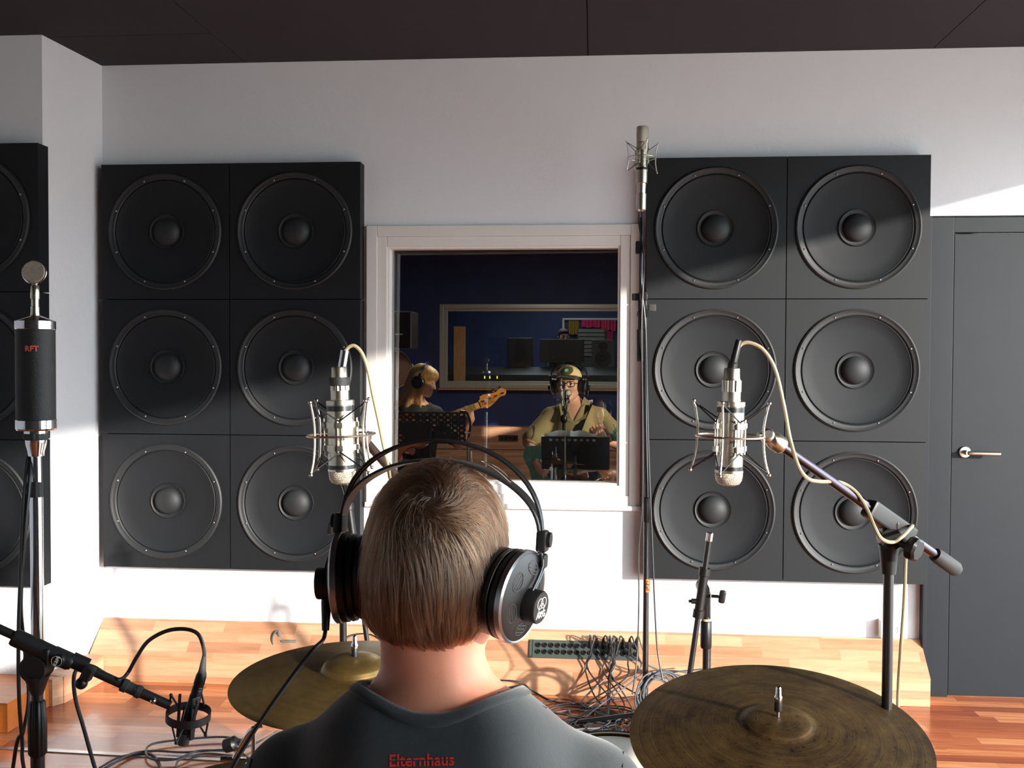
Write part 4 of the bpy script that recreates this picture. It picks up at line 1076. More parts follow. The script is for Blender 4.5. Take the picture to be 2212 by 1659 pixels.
# cables lying across the floor
floor_cables = [
    ([(1060, 1470), (1120, 1473), (1160, 1498), (1200, 1516), (1260, 1520), (1330, 1512), (1400, 1500)], m_cable, 'dark cable curving along the trunking foot right of the neck'),
    ([(1120, 1530), (1180, 1515), (1230, 1512), (1300, 1545), (1360, 1565)], m_cable, 'black cable on the floor nearest the drummer right shoulder'),
    ([(1170, 1535), (1260, 1550), (1330, 1556), (1380, 1572)], m_cable, 'black cable running right below the connector panel shadow towards the ride cymbal'),
    ([(1225, 1545), (1290, 1560), (1340, 1572), (1375, 1600)], m_cableg, 'grey cable running down right under the ride cymbal edge'),
    ([(1240, 1520), (1280, 1530), (1280, 1555), (1240, 1550), (1225, 1530)], m_cableg, 'small grey cable loop on the floor under the connector panel'),
    ([(1330, 1580), (1345, 1545), (1380, 1530), (1420, 1525)], m_cableg, 'grey cable bending up behind the left edge of the ride cymbal'),
    ([(1340, 1600), (1330, 1560), (1370, 1545), (1410, 1540)], m_cableg, 'grey cable hooked tightly at the left edge of the ride cymbal'),
    ([(1380, 1445), (1420, 1455), (1470, 1450), (1520, 1445)], m_cableg, 'grey cable lying level on the trunking right of the tall stand'),
    ([(1385, 1430), (1430, 1450), (1480, 1462), (1540, 1480)], m_cableg, 'grey cable sloping down from the panel behind the tall stand'),
    ([(1395, 1470), (1440, 1450), (1490, 1455), (1530, 1475)], m_cableg, 'grey cable arching over the trunking between the two black stands'),
]
for k, (pts, m, lab) in enumerate(floor_cables):
    P_ = []
    for px, py in pts:
        if py < 1470 and px > 1370: P_.append(at(px, py, -0.2 - 0.02 * k % 0.1))
        elif py < 1492: P_.append(at(px, py, -0.175))
        else: P_.append(fl(px, py, 0.006 + 0.003 * (k % 4)))
    wire('loose_cable', P_, 0.0036, m, lab or ('grey cable in the tangle below the connector panel' if m is m_cableg else 'black cable in the tangle below the connector panel'),
         None if lab else ('grey cables in the floor tangle' if m is m_cableg else 'black cables in the floor tangle'))
# coil hanging at the foot of the tall stand
cc = at(1418, 1490, -0.50); pts = []
for i in range(9 * 14):
    A = i * 2 * PI / 14; k = i / 14
    R = 0.085 + 0.012 * math.sin(k * 2.1) ; 
    pts.append(cc + Vector((R * math.cos(A) * 0.85 + 0.012 * math.sin(k * 1.3) + 0.02 * math.sin(A * 0.31), -0.004 * (k % 4.5) - 0.05 + 0.03 * math.cos(A), R * 0.95 * math.sin(A) + 0.01 * math.cos(k * 1.7))))
wire('cable_coil', pts, 0.0036, m_cableg, 'coil of grey cable hanging at the foot of the tall stand', smooth=2, seg=6)
# left floor cables
lf = [([(215, 1659), (260, 1635), (320, 1628), (345, 1650), (350, 1700)], 'grey cable loop on the floor right of the boom stand'),
      ([(230, 1659), (280, 1630), (330, 1622), (400, 1625), (500, 1620), (540, 1640)], 'long grey cable running right along the floor below the small microphone'),
      ([(530, 1600), (480, 1592), (400, 1597), (330, 1607), (315, 1625), (330, 1640), (380, 1640), (430, 1622), (520, 1618), (600, 1580)], 'grey cable making a wide bend on the floor under the small microphone'),
      ([(380, 1659), (390, 1640), (450, 1628), (520, 1640), (560, 1670)], 'grey cable crossing the floor near the bottom edge')]
for k, (pts, lab) in enumerate(lf):
    wire('loose_cable', [fl(px, py, 0.006 + 0.004 * k) for px, py in pts], 0.0042, m_cableg, lab)
mb = MB(); a_ = fl(-120, 1610, 0.001); b_ = fl(520, 1644, 0.001); n_ = Vector((-(b_ - a_).y, (b_ - a_).x, 0)).normalized() * 0.012
mb.add([a_ + n_, b_ + n_, b_ - n_, a_ - n_, a_ + n_ + Vector((0, 0, 0.003)), b_ + n_ + Vector((0, 0, 0.003)), b_ - n_ + Vector((0, 0, 0.003)), a_ - n_ + Vector((0, 0, 0.003))],
       [(0, 1, 2, 3), (4, 5, 6, 7), (0, 1, 5, 4), (1, 2, 6, 5), (2, 3, 7, 6), (3, 0, 4, 7)])
struct('trim_5', mb, m_steel, smooth=False)
# plug and loop on top of the trunking behind the left cymbal
t = thing('plug_lead', at(608, 1380, -0.03), 'grey plug with a small cable loop on the trunking above the left cymbal', 'cable')
MB().tube([at(590, 1398, -0.1), at(588, 1380, -0.08), at(594, 1366, -0.06), at(601, 1364, -0.05), at(603, 1372, -0.05)], 0.004, 8, smooth=5).build('lead', m_cableg, t)
MB().lathe([(0.006, 0), (0.010, 0.01), (0.013, 0.03), (0.016, 0.05)], at(601, 1362, -0.05), (0.35, -0.2, -1), 16).build('plug', mat('grey_plug', '6c6a66', 0.5), t)
MB().box(at(626, 1388, -0.07), (0.075, 0.04, 0.03), bev=0.006).build('adapter', mat('grey_plug', '6c6a66', 0.5), t)
wire('loose_cable', [at(745, 1382, -0.08), at(762, 1372, -0.06), at(790, 1369, -0.05), at(812, 1376, -0.06), at(824, 1392, -0.08), at(840, 1450, -0.17), fl(870, 1490)], 0.0036, m_cable, 'short black cable arch on the trunking just left of the neck')
t = thing('small_box', fl(1080, 1493, 0.0), 'small pale plastic box at the trunking foot right of the neck', 'box')
MB().box(fl(1078, 1497, 0.03), (0.07, 0.05, 0.06), bev=0.004).build('housing', mat('pale_plastic', 'b8b4a8', 0.3), t)
MB().box(fl(1078, 1497, 0.062), (0.06, 0.04, 0.006), bev=0.002).build('lid', m_white, t)
# ------------------------------------------------------------------ people
m_skin = mat('skin', 'd18a6e', 0.5, spec=0.35, var=0.10, vscale=25, sss=0.12, bump=0.08, bscale=260)
m_skin2 = mat('pale_skin', 'd8a78c', 0.5, spec=0.35, sss=0.1)
m_eye = mat('eye_white', 'e8e4dc', 0.15)
m_iris = mat('iris', '3a3028', 0.2)
m_lip = mat('lips', 'b06a5c', 0.4)

def head_prims(s=1.0, fem=False):
    j = 0.92 if fem else 1.0
    p = [('+ell', (0, -0.012, 0.035), (0.0680, 0.091, 0.083), 0.01),
         ('+ell', (0, 0.043, -0.020), (0.060 * j, 0.052, 0.082), 0.03),
         ('+cap', (0.046 * j, 0.005, -0.045), (0.018 * j, 0.068, -0.088), 0.022, 0.018, 0.025),
         ('+cap', (-0.046 * j, 0.005, -0.045), (-0.018 * j, 0.068, -0.088), 0.022, 0.018, 0.025),
         ('+ell', (0, 0.072, -0.093), (0.022, 0.020, 0.017), 0.02),
         ('+ell', (0.042 * j, 0.064, -0.022), (0.019, 0.018, 0.016), 0.02),
         ('+ell', (-0.042 * j, 0.064, -0.022), (0.019, 0.018, 0.016), 0.02),
         ('+cap', (-0.032, 0.084, 0.022), (0.032, 0.084, 0.022), 0.010, 0.010, 0.016),
         ('-ell', (0.031, 0.103, 0.002), (0.015, 0.014, 0.011), 0.012),
         ('-ell', (-0.031, 0.103, 0.002), (0.015, 0.014, 0.011), 0.012),
         ('+cap', (0, 0.090, 0.008), (0, 0.109, -0.030), 0.0075, 0.0105, 0.010),
         ('+ell', (0.011, 0.099, -0.034), (0.008, 0.010, 0.007), 0.006),
         ('+ell', (-0.011, 0.099, -0.034), (0.008, 0.010, 0.007), 0.006),
         ('+cap', (-0.018, 0.089, -0.058), (0.018, 0.089, -0.058), 0.0065, 0.0065, 0.008),
         ('-cap', (-0.022, 0.101, -0.0635), (0.022, 0.101, -0.0635), 0.003, 0.003, 0.004),
         ('+cap', (-0.014, 0.090, -0.069), (0.014, 0.090, -0.069), 0.0070, 0.0070, 0.008),
         ('+ell', (0.079, -0.006, -0.004), (0.008, 0.018, 0.030), 0.008),
         ('+ell', (-0.079, -0.006, -0.004), (0.008, 0.018, 0.030), 0.008)]
    out = []
    for q in p:
        if q[0][1:] == 'cap': out.append((q[0], Vector(q[1]) * s, Vector(q[2]) * s, q[3] * s, q[4] * s, q[5]))
        else: out.append((q[0], Vector(q[1]) * s, tuple(v * s for v in q[2]), q[-1]))
    return out

def hand_prims(T, side=1, curl=(0.5, 0.6, 0.5), spread=0.0, s=1.0, thumb_in=0.4):
    """T: wrist frame, y to the fingertips, palm looks along -z; side +1 puts the thumb at +x"""
    P = lambda x, y, z: T @ Vector((x * side * s, y * s, z * s))
    out = [('+cap', P(0, 0.0, 0), P(0, 0.03, 0), 0.024 * s, 0.024 * s, 0.02),
           ('+ell', P(0.004, 0.052, 0), (0.038 * s, 0.042 * s, 0.014 * s), T.to_3x3(), 0.012)]
    for i, (x, L) in enumerate(((0.030, 0.070), (0.0105, 0.078), (-0.0095, 0.072), (-0.0285, 0.057))):
        y, z, a = 0.086 - abs(i - 1.2) * 0.004, 0.0, 0.0
        px, py_, pz__ = x, y, z
        for k, f in enumerate((0.46, 0.30, 0.24)):
            a += curl[k] * (1 + 0.12 * i)
            ny = py_ + L * f * math.cos(a); nz = pz__ - L * f * math.sin(a); nx = px + spread * (1.5 - i) * L * f
            out.append(('+cap', P(px, py_, pz__), P(nx, ny, nz), (0.0088 - 0.0009 * k) * s, (0.0082 - 0.0009 * k) * s, 0.0035))
            px, py_, pz__ = nx, ny, nz
    a = thumb_in
    q0 = (0.028, 0.022, -0.004); q1 = (0.050, 0.050, -0.010 - 0.02 * a); q2 = (0.056 - 0.02 * a, 0.078, -0.02 - 0.03 * a); q3 = (0.052 - 0.035 * a, 0.098, -0.026 - 0.035 * a)
    out += [('+cap', P(*q0), P(*q1), 0.0145 * s, 0.0110 * s, 0.010), ('+cap', P(*q1), P(*q2), 0.0105 * s, 0.0095 * s, 0.004), ('+cap', P(*q2), P(*q3), 0.0093 * s, 0.0080 * s, 0.004)]
    return out

def aim(P, d, palm):          # frame at P with y along d and z opposite to the palm direction
    y = Vector(d).normalized(); z = -Vector(palm); z = (z - y * z.dot(y)).normalized(); x = y.cross(z)
    return Matrix(((x.x, y.x, z.x, P.x), (x.y, y.y, z.y, P.y), (x.z, y.z, z.z, P.z), (0, 0, 0, 1)))

def eyes(MH, par, s=1.0, gaze=(0, -0.12), lid=None):
    lid = lid or m_skin2
    for sx in (-1, 1):
        c = MH @ Vector((sx * 0.031 * s, 0.0800 * s, 0.002 * s))
        MB().ell(MH @ Vector((sx * 0.031 * s, 0.0797 * s, 0.0065 * s)), (0.0140 * s, 0.0118 * s, 0.0085 * s), MH.to_3x3(), 14, 8).build('eyelid', lid, par)
        e = MB().ell(c, (0.0114 * s,) * 3, seg=16, rings=10).build('eye', m_eye, par)
        d = (MH.to_3x3() @ Vector((gaze[0], 1, gaze[1]))).normalized()
        MB().lathe([(0.0055 * s, 0), (0.0045 * s, 0.0012), (0, 0.0016)], c + d * 0.0103 * s, d, 14).build('iris', m_iris, e)

def hair_obj(name, strands, radii, m, parent):
    N = len(strands); K = strands.shape[1]
    hc = bpy.data.hair_curves.new(name); hc.add_curves([K] * N)
    off = Vector((0, 0, 0)); q = parent
    while q is not None: off += q.location; q = q.parent
    pts = (strands - np.array(off)).reshape(-1, 3).astype(np.float32)
    hc.position_data.foreach_set('vector', pts.ravel())
    at_ = hc.attributes.get('radius') or hc.attributes.new('radius', 'FLOAT', 'POINT')
    at_.data.foreach_set('value', np.tile(np.array(radii, np.float32), N))
    hc.materials.append(m)
    o = bpy.data.objects.new(name, hc); COL.objects.link(o); o.parent = parent
    return o
def hair_mat(name, col, col2, rough=0.28):
    m = bpy.data.materials.new(name); m.use_nodes = True
    nt = m.node_tree; n = nt.nodes; l = nt.links; n.remove(n['Principled BSDF'])
    h = n.new('ShaderNodeBsdfHairPrincipled'); h.parametrization = 'COLOR'
    h.inputs['Roughness'].default_value = rough; h.inputs['Radial Roughness'].default_value = 0.45; h.inputs['Random Roughness'].default_value = 0.3
    hi = n.new('ShaderNodeHairInfo'); rp = n.new('ShaderNodeValToRGB')
    rp.color_ramp.elements[0].color = lin(col); rp.color_ramp.elements[1].color = lin(col2)
    l.new(hi.outputs['Random'], rp.inputs[0]); l.new(rp.outputs[0], h.inputs['Color']); l.new(h.outputs[0], n['Material Output'].inputs[0])
    return m

def sample_surface(v, f, N, rng):
    tri = np.concatenate([f[:, [0, 1, 2]], f[:, [0, 2, 3]]])
    a, b, c = v[tri[:, 0]], v[tri[:, 1]], v[tri[:, 2]]
    nn = np.cross(b - a, c - a); ar = np.linalg.norm(nn, axis=1); 
    k = rng.choice(len(tri), N, p=ar / ar.sum())
    u = rng.random((N, 2)); u = np.where(u.sum(1, keepdims=True) > 1, 1 - u, u)
    return a[k] + u[:, :1] * (b[k] - a[k]) + u[:, 1:] * (c[k] - a[k])
def sdf_grad(fn, P, e=0.0015):
    g = np.zeros_like(P)
    for i in range(3):
        d = np.zeros(3); d[i] = e; g[:, i] = fn(P + d) - fn(P - d)
    return g / (np.linalg.norm(g, axis=1, keepdims=True) + 1e-9)

# ---- headphones (head frame, x right, y forward, z up)
m_pad = mat('black_leather_pad', '141315', 0.42, bump=0.2, bscale=250)
def headphones(MH, label, s=1.0, logo=False, cable_side=-1, splay=0.05):
    c0 = MH @ Vector((0, 0, 0.14 * s))
    t = thing('headphones', c0, label, 'headphones')
    S = MH @ Matrix.Scale(s, 4)
    ends = []
    for y in (-0.0075, 0.0075):
        pts = []
        for i in range(33):
            a = PI * (i / 32); pts.append((0.1215 * math.cos(a), y * (0.25 + 0.75 * math.sin(a)), 0.036 + 0.112 * math.sin(a) ** 0.82))
        MB(S).tube(pts, 0.0019, 10).build('bow', m_blackm, t)
    st = MB(S); vs = []; fs = []; K = 36
    for i in range(K + 1):
        a = PI * (0.02 + 0.96 * i / K); R = 0.105 + 0.012 * abs(math.cos(a)) ** 3; z = 0.044 + 0.080 * math.sin(a) ** 0.8; x = R * math.cos(a)
        w = 0.0165 * (0.35 + 0.65 * math.sin(a) ** 0.6)
        nx, nz = math.cos(a), math.sin(a)
        for (dy, dn) in ((-w, 0), (-w, 0.0028), (-w * 0.8, 0.0036), (w * 0.8, 0.0036), (w, 0.0028), (w, 0)):
            vs.append((x + nx * dn, dy, z + nz * dn))
    for i in range(K):
        for k in range(6): fs.append((i * 6 + k, i * 6 + (k + 1) % 6, (i + 1) * 6 + (k + 1) % 6, (i + 1) * 6 + k))
    fs += [tuple(range(6)), tuple(K * 6 + k for k in range(6))[::-1]]
    st.add(vs, fs); strap = st.build('head_strap', m_pad, t)
    if logo:
        a = PI * 0.30; xx = 0.105 * math.cos(a) + 0.0040 * math.cos(a); zz = 0.048 + 0.080 * math.sin(a) ** 0.8 + 0.0042 * math.sin(a)
        n_ = Vector((math.cos(a) * 0.8, 0, math.sin(a))).normalized()
        lg = MB(S); T_ = Matrix.Translation((xx, 0, zz)) @ frame_z(n_)
        lg._ring(T_ @ Matrix.Rotation(0, 4, 'Z') @ Matrix.Diagonal((1.0, 2.1, 1, 1)), 0.0085 / 1.2, 0.0003, 36, 6) if False else None
        tt = T_.to_3x3(); e1_ = tt @ Vector((1, 0, 0)); tang = Vector((-n_.z, 0, n_.x))
        pts = [Vector((xx, 0, zz)) + tang * 0.021 * math.cos(q) + Vector((0, 1, 0)) * 0.0085 * math.sin(q) + n_ * (0.0010 - 0.0035 * math.cos(q) ** 2) for q in [2 * PI * i / 36 for i in range(36)]]
        lg.tube(pts, 0.0005, 6, closed=True); lg.build('printed_oval', mat('faint_print', '6a6a62', 0.6), strap)
    for sx in (-1, 1):
        Sx = S @ Matrix.Diagonal((sx, 1, 1, 1))
        MB(Sx).box((0.1215, 0, 0.044), (0.012, 0.020, 0.024), bev=0.003).build('slider', m_black, t)
        MB(Sx).cyl((0.126, 0, 0.046), (0.131, 0, 0.046), 0.0085, seg=20).build('slider_button', m_black, t)
        MB(Sx).box((0.1225, 0, 0.022), (0.010, 0.017, 0.016), bev=0.003).build('slider_foot', m_black, t)
        y_ = MB(Sx)
        hb_ = Vector((0, 0, -0.010)) + Vector((1, -splay, -0.10)).normalized() * 0.123
        for dy in (-0.006, 0.006):
            y_.tube([(0.120, dy, 0.036), (0.125, dy - splay * 0.02, 0.018), (hb_.x + 0.002, hb_.y + dy, hb_.z + 0.016)], 0.0018, 8, smooth=4)
        y_.tube([(0.1185, 0, 0.045), (0.1185, 0, 0.03), (0.119, 0, 0.0)], 0.0022, 8, smooth=4)
        y_.build('yoke', m_blackm, t)
        A = (Sx.to_3x3() @ Vector((1, -splay, -0.10))).normalized(); C0 = Sx @ Vector((0.0, 0.0, -0.004))
        k = s
        def L(prof, n, m, c=C0, **kw): return MB().lathe([(r * k, x * k) for r, x in prof], c, A, 56, cap=False, **kw).build(n, m, t, sharp=45)
        L([(0.026, 0.066), (0.034, 0.064), (0.044, 0.067), (0.0480, 0.075), (0.0480, 0.084), (0.0450, 0.090)], 'ear_pad', m_pad)
        L([(0.0455, 0.0885), (0.0485, 0.090), (0.0495, 0.095), (0.0470, 0.0965), (0.0500, 0.099), (0.0500, 0.106)], 'cup', m_black)
        L([(0.0500, 0.106), (0.0512, 0.1065), (0.0512, 0.1125), (0.0490, 0.1145), (0.0478, 0.1138)], 'rim', m_steel)
        fc = L([(0.0478, 0.1138), (0.0440, 0.1158), (0.0300, 0.1190), (0.0200, 0.1205), (0, 0.1210)], 'cup_cover', m_black)
        T2 = Matrix.Translation(C0) @ frame_z(A)
        for q in range(6):
            a = q * PI / 3 + 0.3; v = MB(T2)
            c2 = Vector((0.0335 * math.cos(a), 0.0335 * math.sin(a), 0.1180)) * k
            er, et = Vector((math.cos(a), math.sin(a), -0.25)).normalized(), Vector((-math.sin(a), math.cos(a), 0))
            v.tube([c2 + er * 0.0075 * k * math.cos(b) + et * 0.0110 * k * math.sin(b) for b in [2 * PI * i / 20 for i in range(20)]], 0.0006 * k, 6, closed=True)
            for w in (-0.004, 0, 0.004):
                v.tube([c2 + er * w * k - et * 0.0085 * k, c2 + er * w * k + et * 0.0085 * k], 0.0006 * k, 6)
            v.build('vent', m_rubber, fc)
        hubc = C0 + (Sx.to_3x3() @ Vector((0, 0, -0.006)))
        MB().lathe([(0.0175 * k, 0.114 * k), (0.0180 * k, 0.116 * k), (0.0180 * k, 0.1345 * k), (0.0170 * k, 0.1360 * k), (0, 0.1360 * k)], hubc, A, 40, cap=False).build('hub', m_black, t, sharp=40)
        if logo and sx > 0:
            upv = Vector((0, 0, 1)); xx = upv.cross(A).normalized(); yy = A.cross(xx).normalized(); o_ = hubc + A * 0.1364
            TL = Matrix(((xx.x, yy.x, A.x, o_.x), (xx.y, yy.y, A.y, o_.y), (xx.z, yy.z, A.z, o_.z), (0, 0, 0, 1)))
            lg = MB()
            for (cx, cy) in ((-0.0040, 0.0050), (0.0040, 0.0050), (0, -0.0010)):
                lg._ring(TL @ Matrix.Translation((cx, cy, 0)), 0.0058, 0.00032, 32, 6)
            text_mb('AKG', 0.0098, TL @ Matrix.Translation((0, -0.0078, 0)), 0.0002, lg, bold=0.00018)
            lg.build('logo', m_white, t)['label'] = 'white three-ring logo above three letters'
        if sx == cable_side:
            q0 = hubc + A * 0.124 * k + (Sx.to_3x3() @ Vector((0, 0, -0.017)))
            MB().lathe([(0.0055 * k, 0), (0.0060 * k, 0.004 * k), (0.0042 * k, 0.036 * k)], q0, (0, -0.1, -1), 16).build('cable_boot', m_black, t)
            t['boot'] = list(q0 + Vector((0, -0.0036, -0.034)) * k)
    return t

# ---- the drummer, seen from behind
HC = at(943, 1232, -3.415)
MH = Matrix.Translation(HC) @ Matrix.Rotation(math.radians(-10), 4, 'Z') @ Matrix.Rotation(math.radians(2.2), 4, 'Y') @ Matrix.Rotation(math.radians(-4), 4, 'X')
NB = Vector((-0.171, -3.43, 1.045))                    # base of the neck
def W(x, y, z): return NB + Vector((x, y, z))
torso = [('+ell', W(0, 0.035, -0.20), (0.160, 0.105, 0.20), 0.03),
         ('+ell', W(0, 0.04, -0.36), (0.150, 0.110, 0.17), 0.06),
         ('+ell', W(0.085, 0.000, -0.16), (0.085, 0.085, 0.13), 0.04), ('+ell', W(-0.085, 0.000, -0.16), (0.085, 0.085, 0.13), 0.04),
         ('+cap', W(0.035, 0.0, -0.066), W(0.160, 0.015, -0.122), 0.047, 0.054, 0.035),
         ('+cap', W(-0.035, 0.0, -0.066), W(-0.160, 0.015, -0.122), 0.047, 0.054, 0.035),
         ('+cap', W(-0.050, -0.032, -0.059), W(0.050, -0.032, -0.059), 0.069, 0.069, 0.04),
         ('+ell', W(0, 0.03, -0.50), (0.165, 0.125, 0.12), 0.05)]
sleeveL = [('+cap', W(-0.170, 0.015, -0.126), W(-0.215, 0.075, -0.27), 0.055, 0.052, 0.03)]
sleeveR = [('+cap', W(0.170, 0.015, -0.126), W(0.215, 0.075, -0.27), 0.055, 0.052, 0.03)]
arms = []
grip = {}
for sx in (-1, 1):
    S_, El, Wr = W(sx * 0.170, 0.015, -0.126), W(sx * 0.255, 0.12, -0.37), W(sx * 0.125, 0.36, -0.33)
    arms += [('+cap', S_, El, 0.047, 0.037, 0.03), ('+cap', El, El.lerp(Wr, 0.4), 0.037, 0.038, 0.02), ('+cap', El.lerp(Wr, 0.4), Wr, 0.038, 0.026, 0.02)]
    dh = (Wr - El).normalized(); Th = aim(Wr, dh + Vector((0, 0, -0.15)), Vector((-sx * 0.35, 0.1, -1)))
    arms += hand_prims(Th, side=-sx, curl=(0.9, 1.0, 0.7), thumb_in=0.7)
    grip[sx] = (Th @ Vector((0, 0.085, -0.026)), Th)
legs = []
for sx in (-1, 1):
    H_, K_, A_ = W(sx * 0.085, 0.03, -0.53), W(sx * 0.20, 0.42, -0.53), W(sx * 0.21, 0.44, -0.985)
    legs += [('+cap', H_, K_, 0.088, 0.062, 0.04), ('+cap', K_, K_.lerp(A_, 0.35), 0.060, 0.058, 0.02), ('+cap', K_.lerp(A_, 0.35), A_, 0.058, 0.042, 0.02)]
feet = [('+cap', W(sx * 0.21, 0.43, -1.045), W(sx * 0.23, 0.60, -1.068), 0.040, 0.033, 0.02) for sx in (-1, 1)]
neckp = [('+cap', W(0, -0.004, -0.045), MH @ Vector((0, -0.018, -0.055)), 0.057, 0.055, 0.025),
         ('+cap', W(0.02, 0.0, 0.010), W(0.090, 0.004, -0.090), 0.023, 0.026, 0.045), ('+cap', W(-0.02, 0.0, 0.010), W(-0.090, 0.004, -0.090), 0.023, 0.026, 0.045)]
body_p = torso[:1] + torso[1:] + neckp + xfp(head_prims(), MH) + arms + legs
# neck creases
body_p += [('-cap', W(-0.05, -0.060, 0.058), W(0.045, -0.062, 0.060), 0.0012, 0.0012, 0.006)]
dr_t = thing('person', (NB.x, NB.y, ZF), 'drummer seen from behind in a dark grey T-shirt wearing headphones, seated', 'person')
bfn = lambda P: evalsdf(body_p, P)
body_obj('body', bfn, W(-0.36, -0.20, -1.05), W(0.36, 0.62, 0.33), 0.0055, m_skin, dr_t)
eyes(MH, dr_t, lid=m_skin)
m_shirt = mat('charcoal_tshirt', '2d3234', 0.85, var=0.12, vscale=120, bump=0.25, bscale=500, sheen=0.25, spec=0.3)
shirt_p = torso + sleeveL + sleeveR + neckp[:0]
shirt_core = shirt_p + [neckp[1][:3] + (0.018, 0.026, 0.05), neckp[2][:3] + (0.018, 0.026, 0.05)]
def shirt_fn(P):
    d = evalsdf(shirt_core, P) - 0.007
    # soft folds
    q = P - np.array(NB)
    d = d + 0.0022 * np.sin(q[:, 2] * 38 + q[:, 0] * 11 + 2.0 * np.sin(q[:, 0] * 9)) * np.clip((-q[:, 2] - 0.10) * 8, 0, 1)
    # neckline: a slanted tube around the neck is cut away
    a = np.array([0, 0.008, 0.0]); r = np.sqrt(((q[:, 0] - a[0]) / 0.0860) ** 2 + ((q[:, 1] - a[1]) / 0.081) ** 2)
    cut = (1 - r) * 0.084
    top = q[:, 2] + 0.075
    d = np.maximum(d, np.minimum(cut, top))
    d = np.maximum(d, -(q[:, 2] + 0.54))
    # hollow where the arms leave the sleeves
    for sx in (-1, 1):
        e = np.array([sx * 0.215, 0.075, -0.27]); dr = np.array([sx * 0.047, 0.06, -0.152]); dr = dr / np.linalg.norm(dr)
        near = np.abs(q[:, 0]) * np.sign(q[:, 0]) * sx > 0.15
        d = np.where(near, np.maximum(d, (q - e) @ dr - 0.01), d)
    return d
body_obj('shirt', shirt_fn, W(-0.33, -0.18, -0.58), W(0.33, 0.26, 0.05), 0.005, m_shirt, dr_t)
from mathutils.bvhtree import BVHTree
dg_ = bpy.context.evaluated_depsgraph_get()
shirt_o = [c for c in dr_t.children if c.name.startswith('shirt')][0]
_me = shirt_o.data; shirt_bvh = BVHTree.FromPolygons([v.co + Vector(dr_t.location) for v in _me.vertices], [tuple(p.vertices) for p in _me.polygons])
# collar band following the neckline
n_ = 96
def drop(a, e):
    x, y = NB.x + (0.0880 + e) * math.cos(a), NB.y + 0.008 + (0.0830 + e) * math.sin(a)
    h = shirt_bvh.ray_cast(Vector((x, y, NB.z + 0.12)), Vector((0, 0, -1)))[0]
    return Vector((x, y, h.z if h else NB.z - 0.05))
rows_ = [[drop(2 * PI * i / n_, e) for i in range(n_)] for e in (0.0015, 0.0055, 0.0095, 0.0135)]
for r_ in rows_:
    for _ in range(3):
        z_ = [(r_[i - 1].z + r_[i].z * 2 + r_[(i + 1) % n_].z) / 4 for i in range(n_)]
        for i in range(n_): r_[i].z = z_[i]
cb = MB(); vs = []; fs = []
for i in range(n_):
    a = 2 * PI * i / n_; rd = Vector((math.cos(a), math.sin(a), 0)); A_, B_, C_, D_ = (r_[i] for r_ in rows_)
    t_ = (D_ - A_).normalized(); nr = (Vector((0, 0, 1)) - t_ * t_.z); nr = nr.normalized() if nr.length > 0.05 else rd
    vs += [A_ - rd * 0.002 - Vector((0, 0, 0.012)), A_ - rd * 0.001 + nr * 0.001, A_ + nr * 0.0036, B_ + nr * 0.0034, C_ + nr * 0.0034, D_ + nr * 0.0030, D_ + t_ * 0.0005 - nr * 0.0015, B_ - nr * 0.004]
for i in range(n_):
    j = (i + 1) % n_
    for k in range(8): fs.append((i * 8 + k, j * 8 + k, j * 8 + (k + 1) % 8, i * 8 + (k + 1) % 8))
cb.add(vs, fs); cb.build('collar', m_shirt, shirt_o, sharp=80)
def on_shirt(px, py, lift=0.0006):
    h, n, _, _ = shirt_bvh.ray_cast(CAM, ray(px, py))
    return (h + n * lift if h else None)
# seam lines along the back of the shoulders and armhole
for pts in ([(1100, 1496), (1180, 1530), (1260, 1562), (1330, 1588), (1350, 1597)], [(1352, 1597), (1346, 1625), (1344, 1658)], [(548, 1612), (545, 1640), (540, 1658)]):
    q = [on_shirt(*p) for p in pts]; q = [x for x in q if x]
    if len(q) > 1: MB().tube(q, 0.0009, 6, smooth=6).build('seam', mat('dark_seam', '1a1c20', 0.8), shirt_o)
# stencilled word between the shoulders
hit, nn_, _, _ = shirt_bvh.ray_cast(CAM, ray(911, 1643))
if hit:
    cu_ = text_mb('Elternhaus', 0.0172, Matrix.Identity(4), 0.0, bold=0.00035)
    xs_ = [v.x for v in cu_.v]; sc_ = 0.0665 / (max(xs_) - min(xs_)); cy_ = 0.0
    bmx = bmesh.new(); vv = [bmx.verts.new((v.x * sc_, v.y, 0)) for v in cu_.v]
    for f in cu_.f:
        try: bmx.faces.new([vv[i] for i in f])
        except ValueError: pass
    ymid = 0.0003
    for yy in (ymid - 0.0006, ymid + 0.0006, -0.0045, 0.0050):
        bmesh.ops.bisect_plane(bmx, geom=bmx.verts[:] + bmx.edges[:] + bmx.faces[:], plane_co=(0, yy, 0), plane_no=(0, 1, 0))
    bmesh.ops.delete(bmx, geom=[f for f in bmx.faces if abs(f.calc_center_median().y - ymid) < 0.0006], context='FACES')
    bmesh.ops.subdivide_edges(bmx, edges=bmx.edges[:], cuts=1)
    bmx.verts.index_update(); xr = (RIGHT - UP * 0.02).normalized()
    o2 = MB(); vs = []
    for v in bmx.verts:
        tgt = hit + RIGHT * v.co.x + UP * v.co.y + RIGHT * v.co.y * 0.0 - UP * v.co.x * -0.02
        h2, n2, _, _ = shirt_bvh.ray_cast(CAM, (tgt - CAM).normalized())
        vs.append((h2 + n2 * 0.0007) if h2 else tgt)
    o2.add(vs, [tuple(v.index for v in f.verts) for f in bmx.faces]); bmx.free()
    o2.build('printed_word', mat('red_textile_print', 'c22a22', 0.7), shirt_o, smooth=False)['label'] = 'red stencilled word'
def trous_fn(P):
    q = P - np.array(NB)
    d = evalsdf([torso[-1]] + legs, P) - 0.009
    d = np.maximum(d, -(q[:, 2] + 0.97)); d = np.maximum(d, q[:, 2] + 0.43)
    return d
